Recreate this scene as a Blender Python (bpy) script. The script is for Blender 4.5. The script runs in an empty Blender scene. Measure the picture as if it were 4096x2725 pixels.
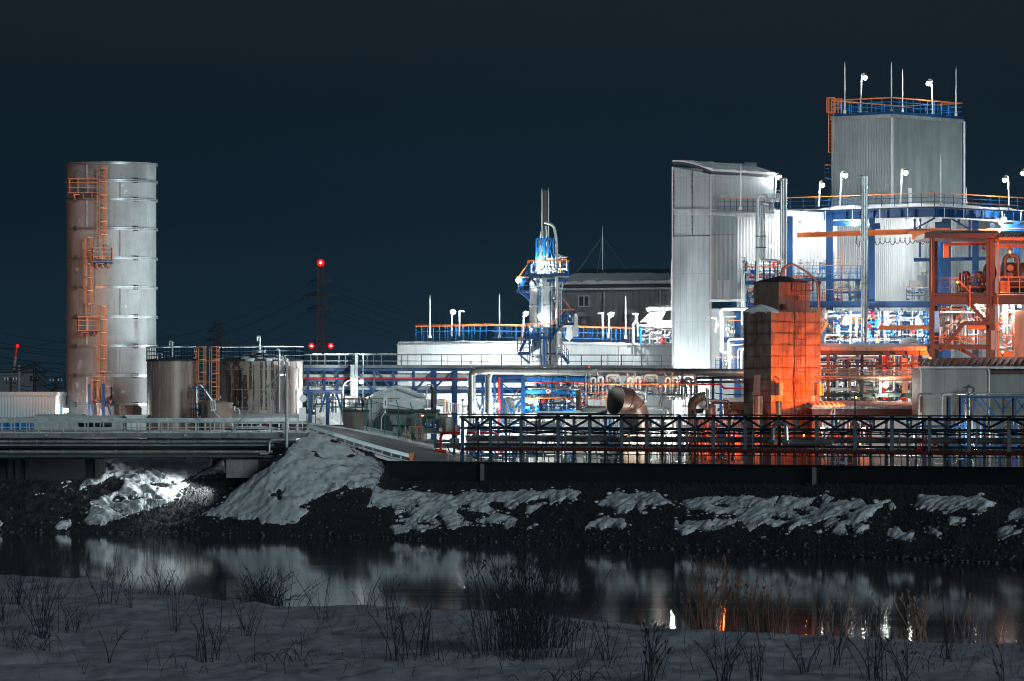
import bpy, math, random
import numpy as np
from mathutils import Vector as V
from mathutils import noise as mnoise

# ---------------------------------------------------------------- helpers
random.seed(7)
F, CX, HY, ZC = 20000.0, 2048.0, 1640.0, 8.9      # long lens, level camera 8.9 m above the water
SC = bpy.context.scene
COL = SC.collection
PI = math.pi


def P(x, y, Y):
    """World point that stands Y metres away along the sight line of photo pixel x, y."""
    s = Y / F
    return V(((x - CX) * s, Y, ZC - (y - HY) * s))


def XX(x, Y):
    return (x - CX) * Y / F


def ZZ(y, Y):
    return ZC - (y - HY) * Y / F


class M:
    """Collects simple shapes and links them as one mesh object."""

    def __init__(s):
        s.v, s.f, s.sm, s.mi, s.cur = [], [], [], [], 0

    def add(s, vs, fs, smooth=False):
        b = len(s.v)
        s.v.extend([tuple(v) for v in vs])
        for f in fs:
            s.f.append([i + b for i in f])
            s.sm.append(smooth)
            s.mi.append(s.cur)
        return s

    def slot(s, i):
        s.cur = i
        return s

    def hexa(s, p):
        return s.add(p, [(0, 3, 2, 1), (4, 5, 6, 7), (0, 1, 5, 4), (1, 2, 6, 5), (2, 3, 7, 6), (3, 0, 4, 7)])

    def box(s, a, b):
        x0, x1 = sorted((a[0], b[0])); y0, y1 = sorted((a[1], b[1])); z0, z1 = sorted((a[2], b[2]))
        return s.hexa([(x0, y0, z0), (x1, y0, z0), (x1, y1, z0), (x0, y1, z0),
                       (x0, y0, z1), (x1, y0, z1), (x1, y1, z1), (x0, y1, z1)])

    def pbox(s, x0, y0, x1, y1, Y, d):
        """Box whose front face covers photo pixels x0..x1, y0..y1 at distance Y, d metres deep."""
        a = P(x0, y1, Y); b = P(x1, y0, Y)
        return s.box((a.x, Y, a.z), (b.x, Y + d, b.z))

    def bar(s, p, q, w, h=None):
        p, q = V(p), V(q); h = w if h is None else h
        d = q - p
        if d.length < 1e-6: return s
        d.normalize()
        up = V((0, 0, 1)) if abs(d.z) < .95 else V((0, 1, 0))
        sx = d.cross(up).normalized(); sy = sx.cross(d).normalized()
        sx *= w / 2; sy *= h / 2
        return s.hexa([p - sx - sy, p + sx - sy, p + sx + sy, p - sx + sy,
                       q - sx - sy, q + sx - sy, q + sx + sy, q - sx + sy])

    def ibeam(s, p, q, w, h):
        p, q = V(p), V(q)
        d = (q - p).normalized()
        up = V((0, 0, 1)) if abs(d.z) < .95 else V((0, 1, 0))
        sx = d.cross(up).normalized(); sy = sx.cross(d).normalized()
        t = h * .09
        s.bar(p + sy * (h / 2 - t / 2), q + sy * (h / 2 - t / 2), w, t)
        s.bar(p - sy * (h / 2 - t / 2), q - sy * (h / 2 - t / 2), w, t)
        return s.bar(p, q, w * .12, h - 2 * t - .004)

    def tube(s, pts, r, n=8, cap=True):
        pts = [V(p) for p in pts]
        k = len(pts)
        rs = r if isinstance(r, (list, tuple)) else [r] * k
        t0 = (pts[1] - pts[0]).normalized()
        a = V((0, 0, 1)) if abs(t0.z) < .9 else V((1, 0, 0))
        u = t0.cross(a).normalized()
        vs = []
        for i, p in enumerate(pts):
            t = (pts[min(i + 1, k - 1)] - pts[max(i - 1, 0)])
            if t.length < 1e-9: t = t0
            t = t.normalized()
            u = (u - t * u.dot(t))
            u = u.normalized() if u.length > 1e-6 else t.orthogonal().normalized()
            w = t.cross(u)
            for j in range(n):
                an = 2 * PI * j / n
                vs.append(p + (u * math.cos(an) + w * math.sin(an)) * rs[i])
        fs = [(i * n + j, i * n + (j + 1) % n, (i + 1) * n + (j + 1) % n, (i + 1) * n + j)
              for i in range(k - 1) for j in range(n)]
        s.add(vs, fs, n > 5)
        if cap:
            s.add(vs[:n], [tuple(range(n))[::-1]])
            s.add(vs[-n:], [tuple(range(n))])
        return s

    def lathe(s, c, prof, n=24, smooth=True, a0=0.0, a1=2 * PI):
        c = V(c); full = abs(a1 - a0 - 2 * PI) < 1e-6
        m = n if full else n + 1
        vs = []
        for (r, z) in prof:
            for j in range(m):
                an = a0 + (a1 - a0) * j / n
                vs.append((c.x + r * math.cos(an), c.y + r * math.sin(an), c.z + z))
        fs = []
        for i in range(len(prof) - 1):
            for j in range(n):
                q = (j + 1) % m if full else j + 1
                fs.append((i * m + j, i * m + q, (i + 1) * m + q, (i + 1) * m + j))
        return s.add(vs, fs, smooth)

    def cyl(s, c, r, z0, z1, n=24, r1=None):
        r1 = r if r1 is None else r1
        c = (c[0], c[1], 0)
        s.lathe(c, [(r, z0), (r1, z1)], n)
        s.lathe(c, [(r1, z1), (.001, z1)], n, False)
        return s.lathe(c, [(.001, z0), (r, z0)], n, False)

    def prism(s, poly, ext):
        poly = [V(p) for p in poly]; ext = V(ext); n = len(poly)
        vs = poly + [p + ext for p in poly]
        fs = [tuple(range(n)), tuple(range(2 * n - 1, n - 1, -1))]
        fs += [(i, i + n, (i + 1) % n + n, (i + 1) % n) for i in range(n)]
        return s.add(vs, fs)

    def quad(s, a, b, c, d):
        return s.add([a, b, c, d], [(0, 1, 2, 3)])

    def sphere(s, c, r, n=12, m=8, sz=1.0):
        return s.lathe(c, [(max(.001, r * math.sin(PI * i / m)), -r * sz * math.cos(PI * i / m)) for i in range(m + 1)], n)

    def corr(s, p, q, z0, z1, pitch=.2, depth=.05, z1b=None):
        """Trapezoid-ribbed sheet from p to q (xy); its outside is on the right hand of p->q."""
        p, q = V((p[0], p[1], 0)), V((q[0], q[1], 0))
        z1b = z1 if z1b is None else z1b
        L = (q - p).length; d = (q - p) / L
        nrm = V((d.y, -d.x, 0))
        n = max(1, int(round(L / pitch))); pr = []
        st = L / n
        for i in range(n):
            b = i * st
            pr += [(b, 0), (b + st * .5, 0), (b + st * .62, depth), (b + st * .88, depth)]
        pr.append((L, 0))
        vs = []
        for (t, o) in pr:
            w = p + d * t + nrm * o
            vs += [(w.x, w.y, z0), (w.x, w.y, z1 + (z1b - z1) * t / L)]
        return s.add(vs, [(2 * i, 2 * i + 2, 2 * i + 3, 2 * i + 1) for i in range(len(pr) - 1)])

    def build(s, name, mat, parent=None, origin=None):
        vs = np.array(s.v, dtype=float).reshape(-1, 3)
        if parent is not None:
            o = V(parent['_o'])
        elif origin is not None:
            o = V(origin)
        else:
            lo, hi = vs.min(0), vs.max(0)
            o = V(((lo[0] + hi[0]) / 2, (lo[1] + hi[1]) / 2, lo[2]))
        vs = vs - np.array(o)
        me = bpy.data.meshes.new(name)
        me.from_pydata(vs.tolist(), [], s.f)
        mats = mat if isinstance(mat, (list, tuple)) else [mat]
        for x in mats: me.materials.append(x)
        me.polygons.foreach_set('use_smooth', s.sm)
        if len(mats) > 1: me.polygons.foreach_set('material_index', s.mi)
        me.update()
        ob = bpy.data.objects.new(name, me)
        COL.objects.link(ob)
        ob['_o'] = tuple(o)
        if parent is not None:
            ob.parent = parent
        else:
            ob.location = o
        return ob


def thing(name, label, cat, loc, group=None):
    o = bpy.data.objects.new(name, None)
    COL.objects.link(o)
    o.empty_display_size = .3
    o.location = loc
    o['_o'] = tuple(loc)
    return tag(o, label, cat, group)


def tag(o, label, cat, group=None):
    o['label'] = label; o['category'] = cat
    if group: o['group'] = group
    return o


def setting(o, kind='structure', label=None):
    o['kind'] = kind
    if label: o['label'] = label
    return o


def fillet(pts, rad, n=5):
    """Round the corners of a polyline."""
    pts = [V(p) for p in pts]
    out = [pts[0]]
    for i in range(1, len(pts) - 1):
        a, b, c = pts[i - 1], pts[i], pts[i + 1]
        da, dc = (a - b), (c - b)
        r = min(rad, da.length * .49, dc.length * .49)
        p0, p1 = b + da.normalized() * r, b + dc.normalized() * r
        for k in range(n + 1):
            t = k / n
            out.append(p0 * (1 - t) ** 2 + b * 2 * t * (1 - t) + p1 * t * t)
    out.append(pts[-1])
    return out


def pp(Y, *xy):
    """Polyline of photo pixels at one distance."""
    return [P(a, b, Y) for a, b in xy]


def railing(m, pts, h=1.1, gap=1.2, r=.025, rails=(.37, .73), top=None, closed=False):
    """Posts and rails along a floor-level polyline; slot 0 paint, slot 1 top rail."""
    pts = [V(p) for p in pts]
    if closed: pts = pts + [pts[0]]
    up = V((0, 0, 1))
    tr = r * 1.25 if top is None else top
    for a, b in zip(pts[:-1], pts[1:]):
        L = (b - a).length
        n = max(1, int(round(L / gap)))
        m.slot(0)
        for i in range(n + 1):
            p = a.lerp(b, i / n)
            m.bar(p, p + up * (h - tr), 2 * r)
        for k in rails:
            m.bar(a + up * h * k, b + up * h * k, 1.6 * r)
        m.slot(1)
        m.bar(a + up * h, b + up * h, 2 * tr)
        m.slot(0)
    return m


def stairs(m, p, q, w=.8, off=V((0, 1, 0)), n=9, rail=True):
    """A flight from p up to q (both on the near stringer), going back by w along off; slot 1 is the handrail."""
    p, q = V(p), V(q); o = V(off) * w
    m.slot(0)
    for k in (V((0, 0, 0)), o):
        m.bar(p + k, q + k, .06, .22)
    for i in range(n):
        c = p.lerp(q, (i + .5) / n)
        d = (q - p); d.z = 0
        d = d.normalized() * .13
        m.hexa([c - d, c + d, c + d + o, c - d + o] + [x + V((0, 0, .03)) for x in (c - d, c + d, c + d + o, c - d + o)])
    if rail:
        up = V((0, 0, 1))
        for k in (V((0, 0, 0)), o):
            for i in range(5):
                c = (p + k).lerp(q + k, i / 4)
                m.bar(c, c + up, .04)
            m.bar(p + k + up * .5, q + k + up * .5, .035)
            m.slot(1).bar(p + k + up, q + k + up, .055).slot(0)
    return m


def cage_ladder(m, x, Yf, z0, z1, w=.42, c0=None, out=.75):
    """Vertical ladder in front of distance Yf; hoops from height c0 up. Faces the camera."""
    for sx in (-w / 2, w / 2):
        m.bar((x + sx, Yf, z0), (x + sx, Yf, z1), .05)
    n = int((z1 - z0) / .3)
    for i in range(n + 1):
        z = z0 + (z1 - z0) * i / max(1, n)
        m.bar((x - w / 2, Yf, z), (x + w / 2, Yf, z), .03)
    if c0 is not None:
        k = max(1, int(round((z1 - c0) / 1.1)))
        ang = [PI + PI * j / 6 for j in range(7)]
        R = .38
        for i in range(k + 1):
            z = c0 + (z1 - c0) * i / k
            ring = [V((x + R * math.cos(a), Yf + R * 1.7 * math.sin(a), z)) for a in ang]
            for a, b in zip(ring[:-1], ring[1:]): m.bar(a, b, .04, .07)
        for j in (0, 1, 2, 4, 5, 6):
            a = ang[j]
            m.bar((x + R * math.cos(a), Yf + R * 1.7 * math.sin(a), c0), (x + R * math.cos(a), Yf + R * 1.7 * math.sin(a), z1), .035)
    return m


def each(name, mt, parent, items, fn):
    """One part per item."""
    for it in items:
        m = M(); fn(m, *it) if isinstance(it, tuple) else fn(m, it); m.build(name, mt, parent)


def point_light(name, loc, power, col=(1, 1, 1), rad=.12, parent=None, spot=None, aim=None):
    L = bpy.data.lights.new(name, 'SPOT' if spot else 'POINT')
    L.energy = power * (1.35 if col[2] > .5 else 1.0); L.color = col; L.shadow_soft_size = rad
    if spot: L.spot_size = math.radians(spot); L.spot_blend = .6
    o = bpy.data.objects.new(name, L)
    COL.objects.link(o)
    loc = V(loc)
    if parent is not None:
        o.parent = parent; o.location = loc - V(parent['_o'])
    else:
        o.location = loc
    if spot and aim is not None:
        o.rotation_euler = (V(aim) - loc).to_track_quat('-Z', 'Y').to_euler()
    return o


# ---------------------------------------------------------------- materials
def newmat(name):
    m = bpy.data.materials.new(name); m.use_nodes = True
    nt = m.node_tree
    return m, nt, nt.nodes['Principled BSDF'], nt.nodes, nt.links


def mat(name, col, rough=.5, metal=0.0, var=.25, sc=1.2, streak=0.0, scol=(.02, .015, .012), bump=0.0, bsc=None,
        panel=None, pd=.6):
    """Painted / plain surface: colour drifts with noise, optional vertical dirt streaks, panel joints and bump."""
    m, nt, bs, N, L = newmat(name)
    tc = N.new('ShaderNodeTexCoord')
    nz = N.new('ShaderNodeTexNoise'); nz.inputs['Scale'].default_value = sc; nz.inputs['Detail'].default_value = 6
    nz.inputs['Roughness'].default_value = .65
    L.new(tc.outputs['Object'], nz.inputs['Vector'])
    mx = N.new('ShaderNodeMix'); mx.data_type = 'RGBA'
    mx.inputs[6].default_value = (*[c * (1 - var) for c in col], 1)
    mx.inputs[7].default_value = (*[min(1, c * (1 + var)) for c in col], 1)
    mr = N.new('ShaderNodeMapRange'); mr.inputs[1].default_value = .3; mr.inputs[2].default_value = .7
    L.new(nz.outputs['Fac'], mr.inputs[0]); L.new(mr.outputs[0], mx.inputs[0])
    out = mx.outputs[2]
    if streak:
        mp = N.new('ShaderNodeMapping'); mp.inputs['Scale'].default_value = (2.2, 2.2, .16)
        L.new(tc.outputs['Object'], mp.inputs['Vector'])
        n2 = N.new('ShaderNodeTexNoise'); n2.inputs['Scale'].default_value = 1.6; n2.inputs['Detail'].default_value = 7
        n2.inputs['Roughness'].default_value = .7
        L.new(mp.outputs[0], n2.inputs['Vector'])
        r2 = N.new('ShaderNodeMapRange'); r2.inputs[1].default_value = .5; r2.inputs[2].default_value = .72
        r2.inputs[4].default_value = streak
        L.new(n2.outputs['Fac'], r2.inputs[0])
        m2 = N.new('ShaderNodeMix'); m2.data_type = 'RGBA'; m2.inputs[7].default_value = (*scol, 1)
        L.new(r2.outputs[0], m2.inputs[0]); L.new(out, m2.inputs[6]); out = m2.outputs[2]
    bh = None
    if panel:
        # thin joints of cladding panels; vector laid along x+y and z so that it works on any upright wall
        sx = N.new('ShaderNodeSeparateXYZ'); L.new(tc.outputs['Object'], sx.inputs[0])
        nm = N.new('ShaderNodeNewGeometry'); sn = N.new('ShaderNodeSeparateXYZ'); L.new(nm.outputs['Normal'], sn.inputs[0])

        def mth(op, a, b=None):
            k = N.new('ShaderNodeMath'); k.operation = op
            for i, z in enumerate((a, b)):
                if z is None: continue
                if isinstance(z, (int, float)): k.inputs[i].default_value = z
                else: L.new(z, k.inputs[i])
            return k.outputs[0]
        al = mth('SUBTRACT', mth('MULTIPLY', sx.outputs[1], sn.outputs[0]), mth('MULTIPLY', sx.outputs[0], sn.outputs[1]))
        ln = None
        for src, step, wd in ((al, panel[0], .022), (sx.outputs[2], panel[1], .02)):
            if not step: continue
            fr = mth('FRACT', mth('DIVIDE', src, step))
            q = mth('LESS_THAN', fr, wd / step * 1.6)
            ln = q if ln is None else mth('MAXIMUM', ln, q)
        m3 = N.new('ShaderNodeMix'); m3.data_type = 'RGBA'
        m3.inputs[7].default_value = (*[c * .28 for c in col], 1)
        L.new(mth('MULTIPLY', ln, pd), m3.inputs[0]); L.new(out, m3.inputs[6]); out = m3.outputs[2]
    L.new(out, bs.inputs['Base Color'])
    rr = N.new('ShaderNodeMapRange'); rr.inputs[3].default_value = max(.03, rough - .12); rr.inputs[4].default_value = min(1, rough + .15)
    L.new(nz.outputs['Fac'], rr.inputs[0]); L.new(rr.outputs[0], bs.inputs['Roughness'])
    bs.inputs['Metallic'].default_value = metal
    if bump:
        n3 = N.new('ShaderNodeTexNoise'); n3.inputs['Scale'].default_value = bsc or sc * 4; n3.inputs['Detail'].default_value = 5
        L.new(tc.outputs['Object'], n3.inputs['Vector'])
        bp = N.new('ShaderNodeBump'); bp.inputs['Strength'].default_value = min(1, bump * 2); bp.inputs['Distance'].default_value = bump
        L.new(n3.outputs['Fac'], bp.inputs['Height']); L.new(bp.outputs[0], bs.inputs['Normal'])
    return m


def emis(name, col, st):
    m, nt, bs, N, L = newmat(name)
    bs.inputs['Base Color'].default_value = (*[min(1, c) for c in col], 1)
    bs.inputs['Emission Color'].default_value = (*col, 1)
    bs.inputs['Emission Strength'].default_value = st
    return m


def meshmat(name, col, pitch=.12, wire=.3):
    """Chain-link: diamond wires, open between."""
    m, nt, bs, N, L = newmat(name)
    tc = N.new('ShaderNodeTexCoord')
    sx = N.new('ShaderNodeSeparateXYZ'); L.new(tc.outputs['Object'], sx.inputs[0])

    def mth(op, a, b=None):
        k = N.new('ShaderNodeMath'); k.operation = op
        for i, z in enumerate((a, b)):
            if z is None: continue
            if isinstance(z, (int, float)): k.inputs[i].default_value = z
            else: L.new(z, k.inputs[i])
        return k.outputs[0]
    h = mth('SQRT', mth('ADD', mth('MULTIPLY', sx.outputs[0], sx.outputs[0]), mth('MULTIPLY', sx.outputs[1], sx.outputs[1])))
    a = mth('FRACT', mth('DIVIDE', mth('ADD', h, sx.outputs[2]), pitch))
    b = mth('FRACT', mth('DIVIDE', mth('SUBTRACT', h, sx.outputs[2]), pitch))
    w = mth('MAXIMUM', mth('LESS_THAN', a, wire), mth('LESS_THAN', b, wire))
    bs.inputs['Base Color'].default_value = (*col, 1); bs.inputs['Roughness'].default_value = .5
    L.new(w, bs.inputs['Alpha'])
    return m


MT = dict(
    blue=mat('blue_steel', (.002, .052, .175), .4, 0, .25, .8),
    blue_lt=mat('lit_blue_paint', (.008, .19, .56), .4, 0, .2, .8),  # brighter copy of the blue steel, lamp light put into its colour
    orange=mat('orange_paint', (.85, .22, .045), .45, 0, .2, 1.5),
    red_dk=mat('dull_red_pipe_paint', (.20, .016, .010), .45, 0, .3, .7, .4, (.03, .01, .008)),
    red=mat('red_pipe_paint', (.75, .012, .008), .35, 0, .15, 1.5),
    rust=mat('brown_red_steel', (.13, .045, .022), .5, 0, .3, .9, .4, (.03, .012, .008)),
    white=mat('white_paint', (.74, .76, .76), .4, 0, .12, 1.0, .25, (.3, .28, .25)),
    galv_dk=mat('dull_galvanised_steel', (.15, .165, .165), .5, .2, .35, 1.2),
    duct_in=mat('dark_duct_inside', (.035, .022, .016), .6, .1, .5, 1.2, .4),  # darker brown for the inner face of the duct
    stain=mat('brown_tank_stain', (.075, .034, .022), .6, 0, .5, .9),
    galv=mat('galvanised_steel', (.46, .49, .50), .38, .55, .25, 1.6),
    steel=mat('brushed_pipe_jacket', (.62, .63, .63), .28, .85, .2, 1.4, .2, (.12, .1, .09)),
    jack_dk=mat('dull_pipe_jacket', (.35, .34, .33), .42, .6, .3, .9, .5, (.05, .04, .035)),
    dark=mat('dark_green_steel', (.012, .020, .020), .45, 0, .4, .8),
    navy=mat('dark_navy_steel', (.014, .034, .050), .42, 0, .35, .8),
    black=mat('black_rubber', (.008, .008, .009), .55, 0, .3, 2),
    clad=mat('grey_cladding', (.30, .34, .35), .42, .1, .16, .35, .6, (.17, .18, .18), panel=(.62, 3.9), pd=.45),
    clad_pl=mat('pale_cladding', (.50, .535, .54), .42, .05, .12, .4, .45, (.28, .275, .26), panel=(1.05, 0), pd=.5),
    corr=mat('ribbed_sheet_metal', (.30, .335, .34), .42, .15, .16, .4, .5, (.17, .18, .175)),
    corr_wh=mat('white_ribbed_sheet', (.62, .64, .64), .42, .05, .10, .5, .2, (.4, .4, .4)),
    corr_dk=mat('weathered_brown_sheet', (.29, .28, .275), .6, 0, .25, .6, .8, (.03, .022, .018), panel=(.92, 2.6), pd=.5),
    roof_dk=mat('dark_roof_sheet', (.035, .038, .042), .55, .1, .3, 1),
    silo=mat('silo_steel', (.34, .365, .37), .45, .12, .22, .5, .55, (.20, .20, .195)),
    silo_b=mat('silo_steel_dull', (.27, .295, .30), .5, .1, .25, .6, .55, (.18, .175, .17)),
    silo_c=mat('silo_steel_pale', (.40, .43, .43), .42, .12, .2, .5, .4, (.24, .24, .24)),
    tank=mat('tank_steel', (.29, .215, .18), .42, .12, .2, .5, .8, (.17, .10, .075)),
    tank_old=mat('stained_tank_steel', (.33, .265, .23), .5, .08, .25, .6, 1.0, (.10, .05, .035)),
    tan=mat('tan_tank_paint', (.30, .22, .17), .55, 0, .3, .6, .5, (.1, .06, .04)),
    conc=mat('concrete', (.20, .19, .18), .8, 0, .3, .8, .7, (.05, .045, .04), .02),
    conc_dk=mat('shaded_dark_concrete', (.022, .021, .021), .75, 0, .4, .6, .6, (.008, .007, .007), .02),  # near-black base carries the wall's shade; bare concrete would be paler
    green=mat('green_fence_paint', (.012, .12, .095), .45, 0, .25, 1.2),
    brg_green=mat('bridge_green_paint', (.045, .065, .05), .5, 0, .45, .4, .6, (.10, .035, .015)),
    clay=mat('orange_lagging', (.42, .24, .16), .42, .3, .25, .9, .6, (.1, .05, .03)),
    tower=mat('weathered_tower_cladding', (.185, .145, .12), .45, .15, .22, .8, .95, (.045, .03, .024), .05, 1.1, panel=(1.35, 0), pd=.85),
    tower_up=mat('tower_housing_sheet', (.22, .15, .115), .45, .2, .2, .8, .7, (.06, .03, .02)),
    duct=mat('brown_duct_steel', (.17, .105, .08), .42, .35, .25, .8, .5, (.06, .035, .025)),
    glass=mat('dark_window_glass', (.05, .07, .06), .08, 0, .3, .8),
    house=mat('house_siding', (.22, .22, .215), .55, 0, .12, .5, .3, (.2, .18, .17), panel=(.9, 0), pd=.5),
    tile=mat('dark_roof_tile', (.035, .025, .022), .55, 0, .35, 1.4),
    signw=mat('sign_white', (.75, .75, .73), .5, 0, .08, 2),
    signr=mat('sign_red', (.65, .03, .02), .5, 0, .1, 2),
    ink=mat('sign_ink', (.02, .02, .022), .6, 0, .1, 2),
    pylon=mat('pylon_steel', (.007, .008, .010), .6, .2, .2, 1),
    pylon_r=mat('pylon_red_paint', (.035, .010, .011), .6, 0, .2, 1),
    yel=mat('yellow_rail_paint', (.72, .26, .11), .45, 0, .25, 1.2),
    lit=emis('lamp_white', (1, .96, .9), 40), litc=emis('lamp_cool', (.9, 1, .92), 40),
    lito=emis('lamp_sodium', (1, .45, .10), 6), litr=emis('beacon_red', (1, .004, .002), 2.2),
    lith=emis('beacon_core', (1, .6, .55), 30), litb=emis('indicator_blue', (.05, .2, 1), 2.2),
    chain=meshmat('chain_link_green', (.015, .07, .058), .11, .10),
    chain_dk=meshmat('chain_link_dark', (.03, .045, .04), .12, .13),
)
# ---------------------------------------------------------------- camera, sky, ambient light
cam = bpy.data.cameras.new('camera'); camo = bpy.data.objects.new('camera', cam); COL.objects.link(camo)
camo.location = (0, 0, ZC); camo.rotation_euler = (PI / 2, 0, 0)
cam.sensor_width = 36; cam.lens = F * 36 / 4096
cam.shift_y = (HY - 1362.5) / 4096; cam.shift_x = 0
cam.clip_start = 1; cam.clip_end = 20000
SC.camera = camo
SC.view_settings.view_transform = 'Standard'; SC.view_settings.look = 'None'
SC.view_settings.exposure = 0; SC.view_settings.gamma = 1
SC.cycles.use_denoising = True
SC.cycles.max_bounces = 5; SC.cycles.diffuse_bounces = 2; SC.cycles.glossy_bounces = 3
SC.cycles.transparent_max_bounces = 12
SC.cycles.sample_clamp_indirect = 3
SC.cycles.use_light_tree = True
SC.cycles.filter_width = 1.1

W = bpy.data.worlds.new('World'); SC.world = W; W.use_nodes = True
N, L = W.node_tree.nodes, W.node_tree.links
bg = N['Background']
tc = N.new('ShaderNodeTexCoord'); sp = N.new('ShaderNodeSeparateXYZ'); L.new(tc.outputs['Generated'], sp.inputs[0])
mr = N.new('ShaderNodeMapRange'); mr.inputs[1].default_value = 0; mr.inputs[2].default_value = .25
L.new(sp.outputs[2], mr.inputs[0])
rp = N.new('ShaderNodeValToRGB'); L.new(mr.outputs[0], rp.inputs[0])
e = rp.color_ramp.elements
e[0].position = 0; e[0].color = (.0120, .0280, .042, 1)
e[1].position = 1; e[1].color = (.0135, .0175, .0245, 1)
for ps, c in ((.07, (.0065, .0175, .0275, 1)), (.15, (.0030, .0100, .0165, 1)), (.24, (.0036, .0088, .0145, 1)), (.34, (.0080, .0115, .0170, 1))):
    k = e.new(ps); k.color = c
# a trace of the physical sky, sun far below its daytime height, keeps the night light from being flat
sk = N.new('ShaderNodeTexSky'); sk.sky_type = 'NISHITA'; sk.sun_disc = False
sk.sun_elevation = math.radians(16); sk.sun_rotation = math.radians(200)
b2 = N.new('ShaderNodeBackground'); b2.inputs[1].default_value = .0002; L.new(sk.outputs[0], b2.inputs[0])
ad = N.new('ShaderNodeAddShader'); L.new(rp.outputs[0], bg.inputs[0]); bg.inputs[1].default_value = 1
L.new(bg.outputs[0], ad.inputs[0]); L.new(b2.outputs[0], ad.inputs[1]); L.new(ad.outputs[0], N['World Output'].inputs[0])

sun = bpy.data.lights.new('night_glow', 'SUN'); sun.energy = 1.15; sun.angle = math.radians(14); sun.color = (.74, .95, 1)
suno = bpy.data.objects.new('night_glow', sun); COL.objects.link(suno)
suno.rotation_euler = V((-.46, 1, -.20)).to_track_quat('-Z', 'Y').to_euler()

# ---------------------------------------------------------------- terrain of the far bank
WL = ([-900, 0, 700, 1300, 1900, 2500, 3100, 3600, 4096, 5000], [2128, 2130, 2135, 2148, 2165, 2190, 2213, 2236, 2258, 2300])


def Yw(px): return ZC * F / (np.interp(px, *WL) - HY)


def Ywall(px): return np.interp(px, [1545, 4096, 5000], [362, 305, 288])


def zwalltop(px): return ZC - (np.interp(px, [1545, 4096, 5000], [1848, 1874, 1884]) - HY) * Ywall(px) / F


def vnoise(x, y, sc, seed=0.0):
    """Cheap smooth value noise on arrays."""
    x = np.asarray(x) * sc + seed * 17.3; y = np.asarray(y) * sc + seed * 9.7
    xi, yi = np.floor(x), np.floor(y); fx, fy = x - xi, y - yi
    fx = fx * fx * (3 - 2 * fx); fy = fy * fy * (3 - 2 * fy)

    def h(a, b):
        t = np.sin(a * 127.1 + b * 311.7 + seed * 74.7) * 43758.5453
        return t - np.floor(t)
    return (h(xi, yi) * (1 - fx) + h(xi + 1, yi) * fx) * (1 - fy) + (h(xi, yi + 1) * (1 - fx) + h(xi + 1, yi + 1) * fx) * fy - .5


RIDGE = ([-900, 300, 600, 800, 870, 1000, 1080, 1160, 1235, 1400, 1545, 1700, 1900],
         [-3, -1, .2, 1.5, 2.3, 3.9, 5.2, 6.4, 7.15, 6.3, 5.4, 4.2, 2.0])
RIDY = ([300, 1080, 1235, 1400, 1545, 1900], [362, 362.5, 366, 366, 366, 366])


def terr(px, Y):
    w = np.clip((px - 1490) / 80., 0, 1)
    return terr_side(px, Y, False) * (1 - w) + terr_side(px, Y, True) * w


def terr_side(px, Y, side):
    yw = Yw(px)
    right = np.full(np.shape(px), side)
    yb = np.where(right, Ywall(px), 381.)
    zb = np.where(right, np.interp(px, [1545, 4096, 5000], [3.75, 4.25, 4.4]), 5.3)
    s = (Y - yw) / (yb - yw)
    z = zb * np.clip(s, 0, 1) ** .92
    z = np.where(s < 0, (Y - yw) * .3, z)
    # snow-laden embankment of the ramp
    R = np.interp(px, *RIDGE); yr = np.interp(px, *RIDY)
    t = (Y - yw) / np.maximum(.5, yr - yw)
    front = R * np.clip(t, 0, 1) ** .85
    drop = np.interp(px, [1215, 1250], [1.3, 0])
    back = R - np.maximum(0, Y - yr) * drop - np.maximum(0, Y - 381.5) * .6
    m = np.where(Y <= yr, front, back)
    kk = np.interp(px, [1545, 1660], [1, 0])
    m = np.where(px > 1545, z + np.maximum(m - z, 0) * kk, m)
    m = np.where((px > 1545) & (Y > 361.5), z, m)
    z = np.where(s > 0, np.maximum(z, m), z)
    z = np.where((px < 1235) & (Y > 382), np.minimum(z, 5.3 - (Y - 382) * .3), z)
    z = np.where(right & (Y > yb + .3), 4.35, z)
    z = np.where(Y > 386, np.minimum(z, 4.35), z)
    x = (px - CX) * Y / F
    slope = np.clip(s * 6, 0, 1) * np.where(right & (Y > yb - .6), 0.2, 1)
    z = z + slope * (vnoise(x, Y, .45, 1) * .34 + vnoise(x, Y, 1.3, 2) * .22 + vnoise(x, Y, 3.1, 3) * .12)
    return z


def grid_mesh(name, px, Yrows, zfun, mat_, keep=None):
    """Terrain sheet; rows follow Yrows(px, t)."""
    A, B = np.meshgrid(px, np.linspace(0, 1, Yrows[0]), indexing='xy')
    Y = Yrows[1](A, B)
    z = zfun(A, Y)
    x = (A - CX) * Y / F
    nr, nc = A.shape
    vs = np.stack([x, Y, z], -1).reshape(-1, 3)
    idx = np.arange(nr * nc).reshape(nr, nc)
    q = np.stack([idx[:-1, :-1], idx[:-1, 1:], idx[1:, 1:], idx[1:, :-1]], -1).reshape(-1, 4)
    if keep is not None:
        k = keep(A, Y, z).reshape(-1)
        q = q[k[q].any(1)]
        used = np.unique(q); remap = -np.ones(nr * nc, int); remap[used] = np.arange(len(used))
        vs = vs[used]; q = remap[q]
    me = bpy.data.meshes.new(name)
    me.from_pydata(vs.tolist(), [], q.tolist())
    me.polygons.foreach_set('use_smooth', [True] * len(q))
    me.materials.append(mat_); me.update()
    o = bpy.data.objects.new(name, me); COL.objects.link(o)
    return o


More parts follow.
